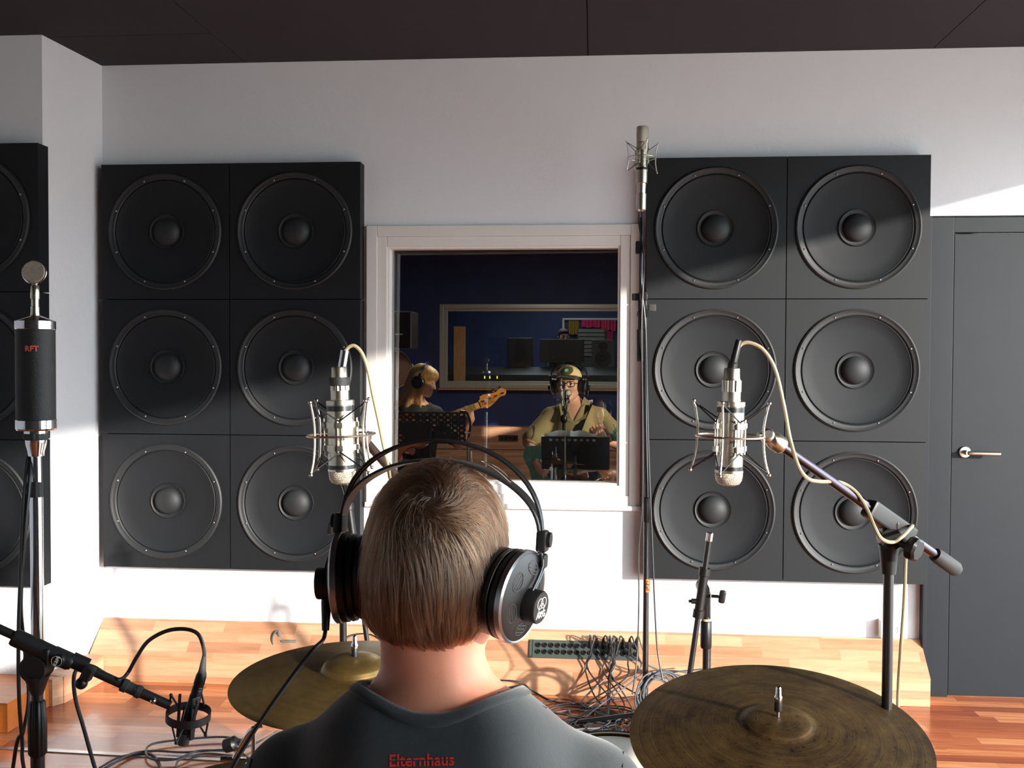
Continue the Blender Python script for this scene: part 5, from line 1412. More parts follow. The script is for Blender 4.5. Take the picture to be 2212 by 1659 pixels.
body_obj('trousers', trous_fn, W(-0.36, -0.16, -1.05), W(0.36, 0.58, -0.40), 0.009, mat('dark_jeans', '20283a', 0.85), dr_t)
body_obj('shoes', lambda P: np.maximum(evalsdf(feet, P), -(P[:, 2] - (ZF + 0.004))), W(-0.32, 0.34, -1.12), W(0.32, 0.68, -0.98), 0.008, m_black, dr_t)
# hair: a cap with strands running out from the crown whorl
cap_p = xfp([('+ell', (0.003, -0.013, 0.036), (0.0695, 0.0935, 0.086), 0.01), ('+ell', (0.003, -0.040, -0.012), (0.063, 0.056, 0.052), 0.03),
             ('+ell', (0, -0.042, -0.044), (0.056, 0.036, 0.026), 0.02)], MH)
MHi = np.array(MH.inverted())
def loc_(P): return P @ MHi[:3, :3].T + MHi[:3, 3]
def cap_fn(P):
    d = evalsdf(cap_p, P); q = loc_(P)
    face = np.minimum(q[:, 1] - (0.055 + 0.0), 0.052 - q[:, 2])          # keep the face clear
    d = np.maximum(d, face)
    return np.maximum(d, np.minimum(q[:, 1] - 0.008, 0.012 - q[:, 2]))    # and the sides below the temples
m_hair = hair_mat('brown_hair', '26180f', '684830', 0.20)
m_haircap = mat('hair_base', '3a2416', 0.7, bump=0.4, bscale=200)
hv, hf = sdf_mesh(cap_fn, np.array(HC) - 0.13, np.array(HC) + 0.14, 0.004)
hm = MB(); 
body_obj('hair', cap_fn, np.array(HC) - 0.13, np.array(HC) + 0.14, 0.004, m_haircap, dr_t)
rng = np.random.default_rng(5)
NS = 17000
P0 = sample_surface(hv, hf, NS, rng)
smooth_fn = lambda P: evalsdf(cap_p, P)
keep = smooth_fn(P0) > -0.004; P0 = P0[keep]; NS = len(P0)
R3 = np.array(MH.to_3x3())
def whorl_pt():
    best = None
    d = ray(934, 1078); P = np.array([list(CAM + d * (0.6 + 0.0015 * i)) for i in range(700)])
    v = smooth_fn(P); i = int(np.argmax(v < 0)); return P[i]
WP = whorl_pt()
def cell_noise(P, sc, seed):
    k = np.floor(P * sc + 100).astype(np.int64); h = (k[:, 0] * 73856093 ^ k[:, 1] * 19349663 ^ k[:, 2] * 83492791 ^ seed) % 10007
    return h / 10007.0
def smooth_noise(P, sc, ph):
    return (np.sin(P[:, 0] * sc + ph) + np.sin(P[:, 1] * sc * 1.1 + ph * 1.7) + np.sin(P[:, 2] * sc * 0.9 + ph * 2.3) + np.sin((P[:, 0] + P[:, 2]) * sc * 1.6 + ph)) / 4
K = 9; strands = np.zeros((NS, K, 3)); strands[:, 0] = P0
cl_id = cell_noise(P0 + 0.003 * rng.standard_normal(P0.shape), 110, 17)
lenr = (0.038 + 0.022 * rng.random(NS))
zl = loc_(P0)[:, 2]; lenr = lenr * (0.72 + 0.5 * cl_id) * np.clip(0.72 + (zl + 0.08) * 4, 0.55, 1.25)
cur = P0.copy()
for k in range(1, K):
    n_ = sdf_grad(smooth_fn, cur)
    d = cur - WP; r = np.linalg.norm(d, axis=1)
    t1 = d - n_ * (d * n_).sum(1, keepdims=True); t1 /= np.linalg.norm(t1, axis=1, keepdims=True) + 1e-9
    t2 = np.cross(n_, t1)
    al = np.radians(62) * np.exp(-r / 0.035) + 0.50 * smooth_noise(P0, 60, 1.0) + 0.12 * np.sin(k * 0.7 + 6.28 * cl_id) + (cl_id - 0.5) * 1.5
    t = t1 * np.cos(al)[:, None] + t2 * np.sin(al)[:, None]
    ql = loc_(cur)
    g = np.array([0, 0, -1.0]) @ R3.T; g = np.tile(g, (len(cur), 1)); g += (R3 @ np.array([0.35, 0, 0]))[None] * np.sign(ql[:, :1]) * np.clip((0.0 - ql[:, 2:3]) * 8, 0, 1)
    g = g - n_ * (g * n_).sum(1, keepdims=True)
    wgt = np.clip((r - 0.03) / 0.08, 0, 1)[:, None] * (ql[:, 1:2] < 0.04)
    t = t * (1 - 0.75 * wgt) + g * wgt * 1.0
    t /= np.linalg.norm(t, axis=1, keepdims=True) + 1e-9
    step = lenr / (K - 1)
    nxt = cur + t * step[:, None]
    f_ = smooth_fn(nxt); lift = 0.0015 + (0.0035 + 0.0075 * cl_id) * (k / (K - 1)) ** 0.8
    n2 = sdf_grad(smooth_fn, nxt)
    nxt = nxt - n2 * (f_ - lift)[:, None]
    cur = nxt; strands[:, k] = nxt
# clump the tips
tips_id = np.floor((P0 + 0.0015 * rng.standard_normal(P0.shape)) * 125 + 50).astype(np.int64); key = tips_id[:, 0] * 1000003 + tips_id[:, 1] * 1009 + tips_id[:, 2]
_, inv = np.unique(key, return_inverse=True); inv = inv.ravel()
for k in range(K):
    m_ = np.zeros((inv.max() + 1, 3)); c_ = np.bincount(inv)[:, None]
    for ax in range(3): m_[:, ax] = np.bincount(inv, strands[:, k, ax])
    m_ /= c_; w = 0.80 * (k / (K - 1)) ** 0.9
    strands[:, k] = strands[:, k] * (1 - w) + m_[inv] * w
strands += rng.standard_normal((NS, 1, 3)) * 0.0003
hair_parent = [c for c in dr_t.children if c.name.startswith('hair')][0]
so = hair_obj('hair_strands', strands, [0.00030 * (1 - 0.75 * (k / (K - 1)) ** 1.5) for k in range(K)], m_hair, hair_parent); so['kind'] = 'stuff'
hp = headphones(MH, 'black over-ear headphones with silver rims and round logo hub on the drummer', logo=True, splay=0.25)
bq = Vector(hp['boot']); del hp['boot']
wire('headphone_cable', [bq, bq + Vector((-0.002, -0.004, -0.012)), at(672, 1408, -3.49), at(625, 1470, -3.53), at(575, 1540, -3.55), at(530, 1610, -3.56), at(490, 1680, -3.57), at(430, 1800, -3.55), (-0.55, -3.5, 0.4), (-0.6, -3.4, ZF + 0.005)], 0.0024, m_black, 'black headphone cable running down past the drummer left shoulder')
# drum sticks
for sx in (-1, 1):
    g_, Th = grip[sx]; d = (Vector((-sx * 0.42, 1.0, -0.22))).normalized()
    o = MB().lathe([(0.0060, -0.09), (0.0072, -0.085), (0.0072, 0.22), (0.0035, 0.30), (0.0045, 0.306), (0.002, 0.312)], g_, d, 14).build('drumstick', m_pine, None)
    tag(o, 'wooden drumstick in the drummer %s hand' % ('right' if sx > 0 else 'left'), 'drumstick', 'drumsticks')
# throne
t = thing('drum_throne', (NB.x, NB.y + 0.0, ZF), 'round black drum throne under the drummer', 'stool')
MB().lathe([(0.15, 0), (0.17, 0.012), (0.17, 0.06), (0.15, 0.075), (0, 0.075)], (NB.x, NB.y + 0.02, NB.z - 0.53 - 0.088 - 0.088), (0, 0, 1), 40).build('seat', m_pad, t)
MB().cyl((NB.x, NB.y + 0.02, ZF + 0.08), (NB.x, NB.y + 0.02, NB.z - 0.70), 0.014).build('post', m_chrome, t)
for k in range(3):
    A = 0.5 + k * 2 * PI / 3; MB().cyl((NB.x, NB.y + 0.02, ZF + 0.22), (NB.x + 0.25 * math.cos(A), NB.y + 0.02 + 0.25 * math.sin(A), ZF + 0.012), 0.010).build('leg', m_chrome, t)

# ------------------------------------------------------------------ drum kit hidden in front of the drummer, seen mirrored in the glass
m_gold = mat('gold_sparkle', 'c89a28', 0.25, 0.55, col2='8a6414', vscale=400, coat=0.6)
m_head = mat('drum_head', 'dcd8cc', 0.5)
def drum(name, C, axis, R, L, label, lugs=8):
    t = thing(name, C, label, 'drum'); T = Matrix.Translation(C) @ frame_z(axis)
    MB(T).lathe([(R, -L / 2), (R, L / 2), (R - 0.006, L / 2), (R - 0.006, -L / 2), (R, -L / 2)], seg=56, cap=False).build('shell', m_gold, t)
    for sg, n in ((1, 'top_head'), (-1, 'bottom_head')):
        MB(T).lathe([(R + 0.001, sg * L / 2), (0, sg * (L / 2 + 0.002))] if sg > 0 else [(R + 0.001, sg * L / 2), (0, sg * (L / 2 + 0.002))], seg=48, cap=False).build('drum_head', m_head, t)
        MB(T).lathe([(R + 0.001, sg * (L / 2 - 0.014)), (R + 0.006, sg * (L / 2 - 0.014)), (R + 0.007, sg * (L / 2 + 0.010)), (R + 0.001, sg * (L / 2 + 0.010))], seg=56, cap=False).build('hoop', m_chrome, t)
    for k in range(lugs):
        a = 2 * PI * k / lugs
        l = MB(T); l.box(((R + 0.010) * math.cos(a), (R + 0.010) * math.sin(a), 0), (0.02, 0.016, min(0.09, L * 0.5)), Matrix.Rotation(a, 3, 'Z'), 0.004)
        for sg in (-1, 1): l.cyl(((R + 0.011) * math.cos(a), (R + 0.011) * math.sin(a), 0), ((R + 0.011) * math.cos(a), (R + 0.011) * math.sin(a), sg * (L / 2 + 0.012)), 0.003, seg=8)
        l.build('lug', m_chrome, t)
    return t
drum('rack_tom', Vector((0.05, -2.62, 0.50)), (0.05, -0.22, 1), 0.155, 0.23, 'gold sparkle rack tom in front of the drummer, mirrored in the window glass')
drum('snare_drum', Vector((-0.27, -2.98, 0.50)), (0, -0.08, 1), 0.17, 0.14, 'gold sparkle snare drum in front of the drummer')
drum('bass_drum', Vector((0.12, -2.38, 0.212)), (0.02, 1, 0), 0.275, 0.38, 'gold sparkle bass drum lying in front of the drummer')
t = thing('snare_stand', (-0.27, -2.98, ZF), 'chrome stand under the snare drum', 'drum stand')
MB().cyl((-0.27, -2.98, ZF + 0.05), (-0.27, -2.98, 0.40), 0.011).build('post', m_chrome, t)
for k in range(3):
    A = 0.2 + k * 2 * PI / 3
    MB().tube([(-0.27, -2.98, 0.36), (-0.27 + 0.19 * math.cos(A), -2.98 + 0.19 * math.sin(A), 0.40), (-0.27 + 0.19 * math.cos(A), -2.98 + 0.19 * math.sin(A), 0.44)], 0.006, 8).build('basket_arm', m_chrome, t)
    MB().cyl((-0.27, -2.98, ZF + 0.2), (-0.27 + 0.22 * math.cos(A), -2.98 + 0.22 * math.sin(A), ZF + 0.01), 0.008).build('leg', m_chrome, t)
t = thing('tom_holder', (0.10, -2.45, ZF), 'chrome tom holder arm between bass drum and rack tom', 'drum hardware')
MB().tube([(0.11, -2.40, 0.48), (0.10, -2.41, 0.60), (0.07, -2.47, 0.56)], 0.010, 10, smooth=4).build('holder_arm', m_chrome, t)
# ------------------------------------------------------------------ added fill lights for the inner rooms
def area_fill(name, loc, size, energy, color, rot=(0, 0, 0)):
    d = bpy.data.lights.new(name, 'AREA'); d.shape = 'RECTANGLE'; d.size = size[0]; d.size_y = size[1]; d.energy = energy; d.color = color
    o = bpy.data.objects.new(name, d); o.location = loc; o.rotation_euler = rot; COL.objects.link(o); return o
area_fill('inner_fill', (-0.6, 4.2, ZC - 0.03), (0.6, 1.6), 60, (1.0, 0.88, 0.74))  # added overhead fill to brighten the dark room, no real fixture
area_fill('far_fill', (-0.6, 10.2, ZC - 0.03), (1.2, 1.2), 20, (0.86, 0.92, 1.0))  # added fill for the far room, no real fixture

def spot_fill(name, loc, target, deg, energy, blend=0.15, color=(1.0, 0.84, 0.62)):
    d = bpy.data.lights.new(name, 'SPOT'); d.energy = energy; d.spot_size = math.radians(deg); d.spot_blend = blend; d.shadow_soft_size = 0.02; d.color = color
    o = bpy.data.objects.new(name, d); o.location = loc; o.rotation_euler = (Vector(target) - Vector(loc)).to_track_quat('-Z', 'Y').to_euler(); COL.objects.link(o); return o
spot_fill('singer_sun_fill', (1.55, 0.7, 1.6), at(1256, 868, 1.85), 22, 170)  # added spot standing in for window sun on the singer
spot_fill('bassist_sun_fill', (1.55, 0.95, 2.05), at(1060, 872, 2.6), 8, 110)  # added spot standing in for sun on the bassist's hand and headstock
spot_fill('hair_sun_fill', (1.55, 0.9, 1.9), at(903, 878, 2.74), 2.3, 600)  # added narrow spot imitating a sun stripe on the hair

def simple_person(label, MH_, NB_, th, J, shirt_m, sleeve=0.45, scale=1.0, fem=False, hands=None, trousers=None, shirt_extra=None, vneck=False, res=0.006, skin=None):
    """NB_ base of the neck; th body heading; J joints in the body frame (x right, y forward, z up)"""
    B = Matrix.Translation(NB_) @ Matrix.Rotation(th, 4, 'Z')
    w = 0.88 if fem else 1.0
    L = lambda v: B @ Vector(v)
    tor = [('+ell', L((0, 0.03, -0.20)), (0.150 * w, 0.100, 0.20), B.to_3x3(), 0.03), ('+ell', L((0, 0.03, -0.38)), (0.140 * w, 0.105, 0.16), B.to_3x3(), 0.06),
           ('+cap', L((0.035, 0, -0.055)), L((0.150 * w, 0.01, -0.105)), 0.045, 0.053 * w, 0.035), ('+cap', L((-0.035, 0, -0.055)), L((-0.150 * w, 0.01, -0.105)), 0.045, 0.053 * w, 0.035)]
    if fem: tor.append(('+ell', L((0, 0.09, -0.20)), (0.11, 0.05, 0.06), B.to_3x3(), 0.04))
    pel = [('+ell', L((0, 0.02, -0.52)), (0.165 * w, 0.12, 0.11), B.to_3x3(), 0.05)]
    nk = [('+cap', L((0, 0.0, -0.04)), MH_ @ Vector((0, -0.02, -0.06)), 0.054 * w, 0.050 * w, 0.03)]
    ar, sl, lg = [], [], []
    for k, sx in (('R', 1), ('L', -1)):
        S_, El, Wr, hp_ = L((sx * 0.160 * w, 0.01, -0.11)), L(J['el' + k]), L(J['wr' + k]), J.get('hand' + k)
        ar += [('+cap', S_, El, 0.045 * w, 0.035 * w, 0.03), ('+cap', El, El.lerp(Wr, 0.4), 0.036 * w, 0.036 * w, 0.02), ('+cap', El.lerp(Wr, 0.4), Wr, 0.036 * w, 0.024 * w, 0.02)]
        e = S_.lerp(El, sleeve * 1.7 if sleeve < 0.6 else 1)
        sl.append(('+cap', S_, e, 0.054 * w, 0.054 * w, 0.03))
        hd = J['hd' + k]; T_ = aim(Wr, B.to_3x3() @ Vector(hd[0]), B.to_3x3() @ Vector(hd[1]))
        ar += hand_prims(T_, side=hd[2], curl=hd[3], thumb_in=hd[4], s=0.93 * w + 0.05)
    for sx in (1, -1):
        H_, K_, A_ = L((sx * 0.085, 0.03, -0.54)), L((sx * 0.16, 0.44, -0.56)), L((sx * 0.16, 0.46, -1.02))
        lg += [('+cap', H_, K_, 0.083 * w, 0.060 * w, 0.04), ('+cap', K_, A_, 0.056 * w, 0.040 * w, 0.02), ('+cap', L((sx * 0.16, 0.44, NB_.z * 0 - 1.075)), L((sx * 0.17, 0.62, -1.09)), 0.036, 0.030, 0.03)]
    hp_ = xfp(head_prims(scale, fem), MH_)
    body = tor + pel + nk + hp_ + ar + lg
    t = thing('person', (NB_.x, NB_.y, ZF), label, 'person')
    lo = [min(NB_[i] for _ in (0,)) for i in range(3)]
    lo = Vector(NB_) + Vector((-0.62, -0.62, -1.16)); hi = Vector(NB_) + Vector((0.62, 0.62, 0.36))
    body_obj('body', lambda P: evalsdf(body, P), lo, hi, res, skin or m_skin2, t)
    eyes(MH_, t, scale)
    sp = tor + sl + (shirt_extra(L, B) if shirt_extra else [])
    Bi = np.array(B.inverted())
    def sfn(P):
        d = evalsdf(sp, P) - 0.009; q = P @ Bi[:3, :3].T + Bi[:3, 3]
        d = d + 0.003 * np.sin(q[:, 2] * 34 + q[:, 0] * 17 + 2 * np.sin(q[:, 0] * 11)) * np.clip((-q[:, 2] - 0.12) * 8, 0, 1)
        r = np.sqrt((q[:, 0] / 0.075) ** 2 + ((q[:, 1] - 0.02) / 0.075) ** 2)
        cut = (1 - r) * 0.075
        if vneck:
            v = np.minimum(0.045 + (q[:, 2] + 0.03) * 0.48 - np.abs(q[:, 0]), q[:, 1] - 0.02); cut = np.maximum(cut, v)
        d = np.maximum(d, np.minimum(cut, q[:, 2] + (0.13 if vneck else 0.075)))
        return np.maximum(d, -(q[:, 2] + 0.56))
    so_ = body_obj('shirt', sfn, lo, hi, res, shirt_m, t)
    tf = pel + lg
    def tfn(P):
        q = P @ Bi[:3, :3].T + Bi[:3, 3]
        return np.maximum(np.maximum(evalsdf(tf, P) - 0.008, q[:, 2] + 0.44), -(q[:, 2] + 1.0))
    body_obj('trousers', tfn, lo, hi, 0.010, trousers or mat('blue_jeans', '3a4a60', 0.85), t)
    return t, B, L, so_

# ---- singer
HS = at(1229, 830, 1.90)
MHS = Matrix.Translation(HS) @ Matrix.Rotation(math.radians(170), 4, 'Z') @ Matrix.Rotation(math.radians(2), 4, 'X')
NS_ = at(1243, 866, 1.93)
thS = math.radians(176)
Bs = Matrix.Translation(NS_) @ Matrix.Rotation(thS, 4, 'Z'); Bsi = Bs.inverted()
m_khaki = mat('khaki_shirt', '9a8c60', 0.8, var=0.1, vscale=12, bump=0.2, bscale=300)
elR, elL = Bsi @ at(1142, 955, 1.80), Bsi @ at(1352, 962, 1.78)
wrR, wrL = Bsi @ at(1158, 985, 1.56), Bsi @ at(1306, 952, 1.60)
Js = dict(elR=elR, elL=elL, wrR=Bsi @ at(1160, 1000, 1.53), wrL=wrL, hdR=((-0.6, 0.2, -0.6), (-0.1, -1, 0), 1, (0.5, 0.6, 0.5), 0.5), hdL=((0.5, 0.35, 0.8), (0.3, -1, 0.2), -1, (0.8, 0.9, 0.6), 0.5))
sg, BS, LS, shS = simple_person('man in khaki shirt, cap, glasses and headphones singing behind the window glass', MHS, NS_, thS, Js, m_khaki, sleeve=0.5, vneck=True, trousers=mat('blue_jeans2', '2a3648', 0.85))
# shirt collar flaps
for sx in (-1, 1):
    mb = MB(BS)
    mb.add([(sx * 0.010, 0.120, -0.125), (sx * 0.056, 0.030, 0.020), (sx * 0.094, 0.040, -0.018), (sx * 0.074, 0.122, -0.108), (sx * 0.010, 0.134, -0.128), (sx * 0.060, 0.040, 0.030), (sx * 0.102, 0.052, -0.010), (sx * 0.078, 0.136, -0.106)],
           [(0, 1, 2, 3), (4, 5, 6, 7), (0, 1, 5, 4), (1, 2, 6, 5), (2, 3, 7, 6), (3, 0, 4, 7)])
    mb.build('collar', m_khaki, shS)
# beard shadow and hair
m_dark_hair = mat('dark_hair', '2c1c12', 0.7, bump=0.5, bscale=250)
hr = xfp([('+ell', (0, -0.014, 0.036), (0.076, 0.099, 0.086), 0.01), ('+ell', (0, -0.05, -0.02), (0.064, 0.05, 0.05), 0.03)], MHS)
MHSi = np.array(MHS.inverted())
def s_hair(P):
    q = P @ MHSi[:3, :3].T + MHSi[:3, 3]
    return np.maximum(evalsdf(hr, P), np.minimum(q[:, 1] - 0.03, 0.075 - q[:, 2]))
body_obj('hair', s_hair, np.array(HS) - 0.13, np.array(HS) + 0.15, 0.005, m_dark_hair, sg)
# cap
cream = mat('cream_cloth', 'e0cc92', 0.8); m_green = mat('green_cloth', '2a6a3c', 0.8); m_redc = mat('red_cloth', 'a8382a', 0.8); m_brim = mat('brown_brim', '4a4234', 0.8)
MC = MHS @ Matrix.Translation((0, -0.002, 0.050)) @ Matrix.Rotation(math.radians(5), 4, 'X')
mb = MB(MC); pr = [(1.0 * math.cos(t_), math.sin(t_)) for t_ in [i * PI / 2 / 10 for i in range(11)]]
mb.lathe([(r * 0.083, z * 0.078 - 0.005) for r, z in pr], seg=36, cap=False, M=Matrix.Diagonal((1, 1.22, 1, 1)))
cap_o = mb.build('cap', cream, sg)
mb = MB(MC); vs = []; fs = []
for i in range(17):
    a = PI * (0.14 + 0.72 * i / 16)
    for (ro, dz) in ((1.0, 0.0), (1.0, -0.004), (1.62, -0.022), (1.62, -0.018)):
        yy = 0.098 * math.sin(a) * (ro if ro > 1 else 1) ; xx = 0.080 * math.cos(a) * (0.98 if ro > 1 else 1)
        vs.append((xx, yy if ro == 1 else 0.098 * math.sin(a) + 0.062 * math.sin(a) ** 0.6, dz - 0.012 * math.cos(a) ** 2 * (ro > 1)))
for i in range(16):
    for k in range(4): fs.append((i * 4 + k, i * 4 + (k + 1) % 4, i * 4 + 4 + (k + 1) % 4, i * 4 + 4 + k))
fs += [(0, 1, 2, 3), (67, 66, 65, 64)]
mb.add(vs, fs); mb.build('brim', m_brim, cap_o)
mb = MB(MC)
for R_p, zz, mm, nm in ((0.041, 0.0, m_redc, 'red_patch'), (0.035, 0.0012, m_green, 'green_patch'), (0.013, 0.0024, mat('patch_light', 'd8c8b0', 0.8), 'patch_figure')):
    p_ = MB(MC); vs = [(0, 0, 0)]; N_ = 24
    def surf(u, w, dd):
        z = 0.030 + w; r_ = 0.083 * math.sqrt(max(0.01, 1 - ((z + 0.005) / 0.078) ** 2)); x = u
        y = 1.22 * math.sqrt(max(1e-5, r_ * r_ - x * x)); return (x, y + dd, z)
    vs = [surf(0, 0, 0.0015 + zz)]; fs = []
    for ring in (0.5, 1.0):
        for i in range(N_):
            a = 2 * PI * i / N_; vs.append(surf(R_p * ring * math.cos(a), R_p * ring * math.sin(a) * 0.85, 0.0015 + zz))
    for i in range(N_):
        i2 = (i + 1) % N_; fs += [(0, 1 + i, 1 + i2), (1 + i, 1 + N_ + i, 1 + N_ + i2, 1 + i2)]
    p_.add(vs, fs); p_.build(nm, mm, cap_o)
# glasses
gl = MB(MHS)
for sx in (-1, 1):
    gl.tube([(sx * 0.033 + 0.024 * math.copysign(abs(math.cos(a)) ** 0.6, math.cos(a)), 0.1010 - 0.004 * abs(math.cos(a) - sx) * 0, 0.000 + 0.017 * math.copysign(abs(math.sin(a)) ** 0.6, math.sin(a))) for a in [2 * PI * i / 28 for i in range(28)]], 0.0024, 6, closed=True)
    gl.tube([(sx * 0.057, 0.100, 0.006), (sx * 0.074, 0.06, 0.006), (sx * 0.078, 0.0, 0.004)], 0.0020, 6)
gl.tube([(-0.010, 0.104, 0.004), (0.010, 0.104, 0.004)], 0.0022, 6)
gl.build('glasses', m_black, sg)
m_beard = mat('stubble', '8a6450', 0.7)
headphones(MHS, 'black over-ear headphones worn over the cap of the singer')
# strap
mb = MB(BS); vs = []; fs = []
pts_ = [(-0.085, -0.07, -0.055), (-0.088, -0.01, -0.004), (-0.085, 0.062, -0.025), (-0.060, 0.112, -0.09), (-0.02, 0.146, -0.20), (0.03, 0.158, -0.32), (0.08, 0.16, -0.40)]
sp_ = spline(pts_, 5); 
for i, p in enumerate(sp_):
    t_ = (sp_[min(i + 1, len(sp_) - 1)] - sp_[max(i - 1, 0)]).normalized(); s_v = t_.cross(Vector((0, 1, 0.3))).normalized() * 0.026
    n_v = t_.cross(s_v).normalized() * 0.0018
    vs += [p - s_v - n_v, p + s_v - n_v, p + s_v + n_v, p - s_v + n_v]
for i in range(len(sp_) - 1):
    for k in range(4): fs.append((i * 4 + k, i * 4 + (k + 1) % 4, i * 4 + 4 + (k + 1) % 4, i * 4 + 4 + k))
mb.add(vs, fs); o = mb.build('guitar_strap', m_black, None); tag(o, 'wide black guitar strap across the chest of the singer in khaki', 'guitar strap')

# ---- guitars
def guitar(name, label, Pb, Pn, face, body_m, neck_m, head_len, nstr, body_scale=1.0, pick_m=None, headshape=None, board_m=None, shape=None):
    """Pb bridge, Pn nut, face = direction the strings look to"""
    d = (Pn - Pb).normalized(); z = (Vector(face) - d * Vector(face).dot(d)).normalized(); x = d.cross(z)
    T = Matrix(((x.x, d.x, z.x, Pb.x), (x.y, d.y, z.y, Pb.y), (x.z, d.z, z.z, Pb.z), (0, 0, 0, 1))); L = (Pn - Pb).length
    t = thing(name, Pb, label, 'guitar')
    k = body_scale
    out = shape or [(0.0, -0.12), (0.10, -0.13), (0.165, -0.08), (0.175, 0.0), (0.125, 0.08), (0.11, 0.14), (0.14, 0.22), (0.115, 0.30), (0.075, 0.27), (0.045, 0.22), (-0.045, 0.22), (-0.075, 0.25), (-0.12, 0.24), (-0.135, 0.17), (-0.11, 0.09), (-0.14, 0.0), (-0.16, -0.07), (-0.11, -0.125)]
    poly = [(p.x * k, p.y * k) for p in spline([Vector((a, b, 0)) for a, b in out], 4, True)]
    MB(T).prism(poly, 0.042, Matrix.Translation((0, 0, -0.035))).build('guitar_body', body_m, t)
    if pick_m:
        pg = [(p.x * k * 0.62 + 0.02, p.y * k * 0.62 + 0.06) for p in spline([Vector((a, b, 0)) for a, b in out], 4, True)]
        MB(T).prism(pg, 0.003, Matrix.Translation((0, 0, -0.0125))).build('pickguard', pick_m, t)
    nkm = MB(T); nkm.prism([(-0.030, 0.18 * k), (0.030, 0.18 * k), (0.022, L), (-0.022, L)], 0.020, Matrix.Translation((0, 0, -0.012))); nkm.build('neck', neck_m, t)
    fb = MB(T).prism([(-0.029, 0.20 * k), (0.029, 0.20 * k), (0.021, L), (-0.021, L)], 0.004, Matrix.Translation((0, 0, 0.0))).build('fingerboard', board_m or neck_m, t)
    fr = MB(T)
    for i in range(1, 16):
        y = L * (1 - (1 - 2 ** (-i / 12.0)))
        fr.box((0, y, 0.0025), (0.046, 0.0025, 0.0015))
    fr.build('frets', m_steel, fb)
    MB(T).box((0, L, 0.002), (0.044, 0.005, 0.008)).build('nut', m_black, t)
    hs = headshape
    hp_ = [(p.x, p.y + L) for p in spline([Vector((a, b, 0)) for a, b in hs], 4, True)]
    ho = MB(T).prism(hp_, 0.015, Matrix.Translation((0, 0, -0.014))).build('headstock', neck_m, t)
    for i in range(nstr):
        y = L + 0.035 + i * (head_len - 0.055) / (nstr - 1)
        xx = -0.012 - 0.010 * i / nstr
        g = MB(T); g.lathe([(0.0075, -0.006), (0.0075, 0.0), (0.0045, 0.002), (0.0045, 0.010), (0.006, 0.012), (0, 0.013)], (xx, y, 0), (0, 0, 1), 14)
        g.cyl((xx, y, -0.018), (xx - 0.045, y, -0.018), 0.003, seg=8); g.box((xx - 0.052, y, -0.018), (0.018, 0.004 if nstr > 4 else 0.020, 0.014), bev=0.003)
        g.build('tuning_peg', m_chrome, ho)
        xs = (i - (nstr - 1) / 2) * (0.036 / nstr * 1.3)
        MB(T).tube([(xs * 1.3, -0.01, 0.006), (xs, L, 0.0055), (xx, y, 0.004)], 0.0009 if nstr == 4 else 0.0006, 5).build('string', m_steel, t)
    MB(T).box((0, 0, 0), (0.075, 0.03, 0.012), bev=0.003).build('bridge', m_chrome, t)
    return t, T, L
m_maple = mat('amber_maple', 'cf8a3a', 0.3, var=0.12, vscale=8, coat=0.5)
m_board = mat('maple_board', 'd8aa66', 0.35)
m_sun = mat('sunburst_body', '7a3c12', 0.3, coat=0.6)
Pn = at(1036, 874, 2.58); Pb = at(835, 948, 2.30)
bass_head = [(-0.024, 0.0), (-0.040, 0.022), (-0.058, 0.030), (-0.060, 0.060), (-0.052, 0.11), (-0.050, 0.155), (-0.062, 0.190), (-0.050, 0.222), (-0.022, 0.226), (-0.004, 0.205), (-0.008, 0.175), (0.012, 0.130), (0.034, 0.080), (0.040, 0.045), (0.030, 0.030), (0.022, 0.0)]
bass, TB_, LB_ = guitar('bass_guitar', 'sunburst bass guitar with amber headstock held by the blonde bassist', Pb, Pn, (-0.25, -1, 0.15), m_sun, m_maple, 0.215, 4, 1.0, headshape=bass_head, board_m=m_board)
ho_ = [c for c in bass.children if c.name.startswith('headstock')][0]
TL_ = TB_ @ Matrix.Translation((0.010, LB_ + 0.075, -0.0062)) @ Matrix.Rotation(math.radians(90), 4, 'Z') 
text_mb('Fender', 0.030, TL_, 0.0003, bold=0.0003, shear=0.3).build('lettering', mat('dark_print', '5a3410', 0.5), ho_)
gh_ = [(-0.022, 0.0), (-0.034, 0.02), (-0.045, 0.05), (-0.042, 0.12), (-0.048, 0.165), (-0.030, 0.185), (-0.008, 0.175), (-0.006, 0.145), (0.012, 0.10), (0.034, 0.055), (0.030, 0.02), (0.021, 0.0)]
m_teal = mat('teal_lacquer', '3f7a62', 0.3, coat=0.5)
guitar('electric_guitar', 'sea green electric guitar of the singer behind the black music stand', at(1176, 1003, 1.50), at(1322, 945, 1.46), (-0.05, -1, 0.1), m_teal, mat('green_headstock', '4a8a5a', 0.35, coat=0.4), 0.175, 6, 0.86, headshape=gh_, board_m=m_board, pick_m=mat('pickguard_dark', '22302a', 0.3))

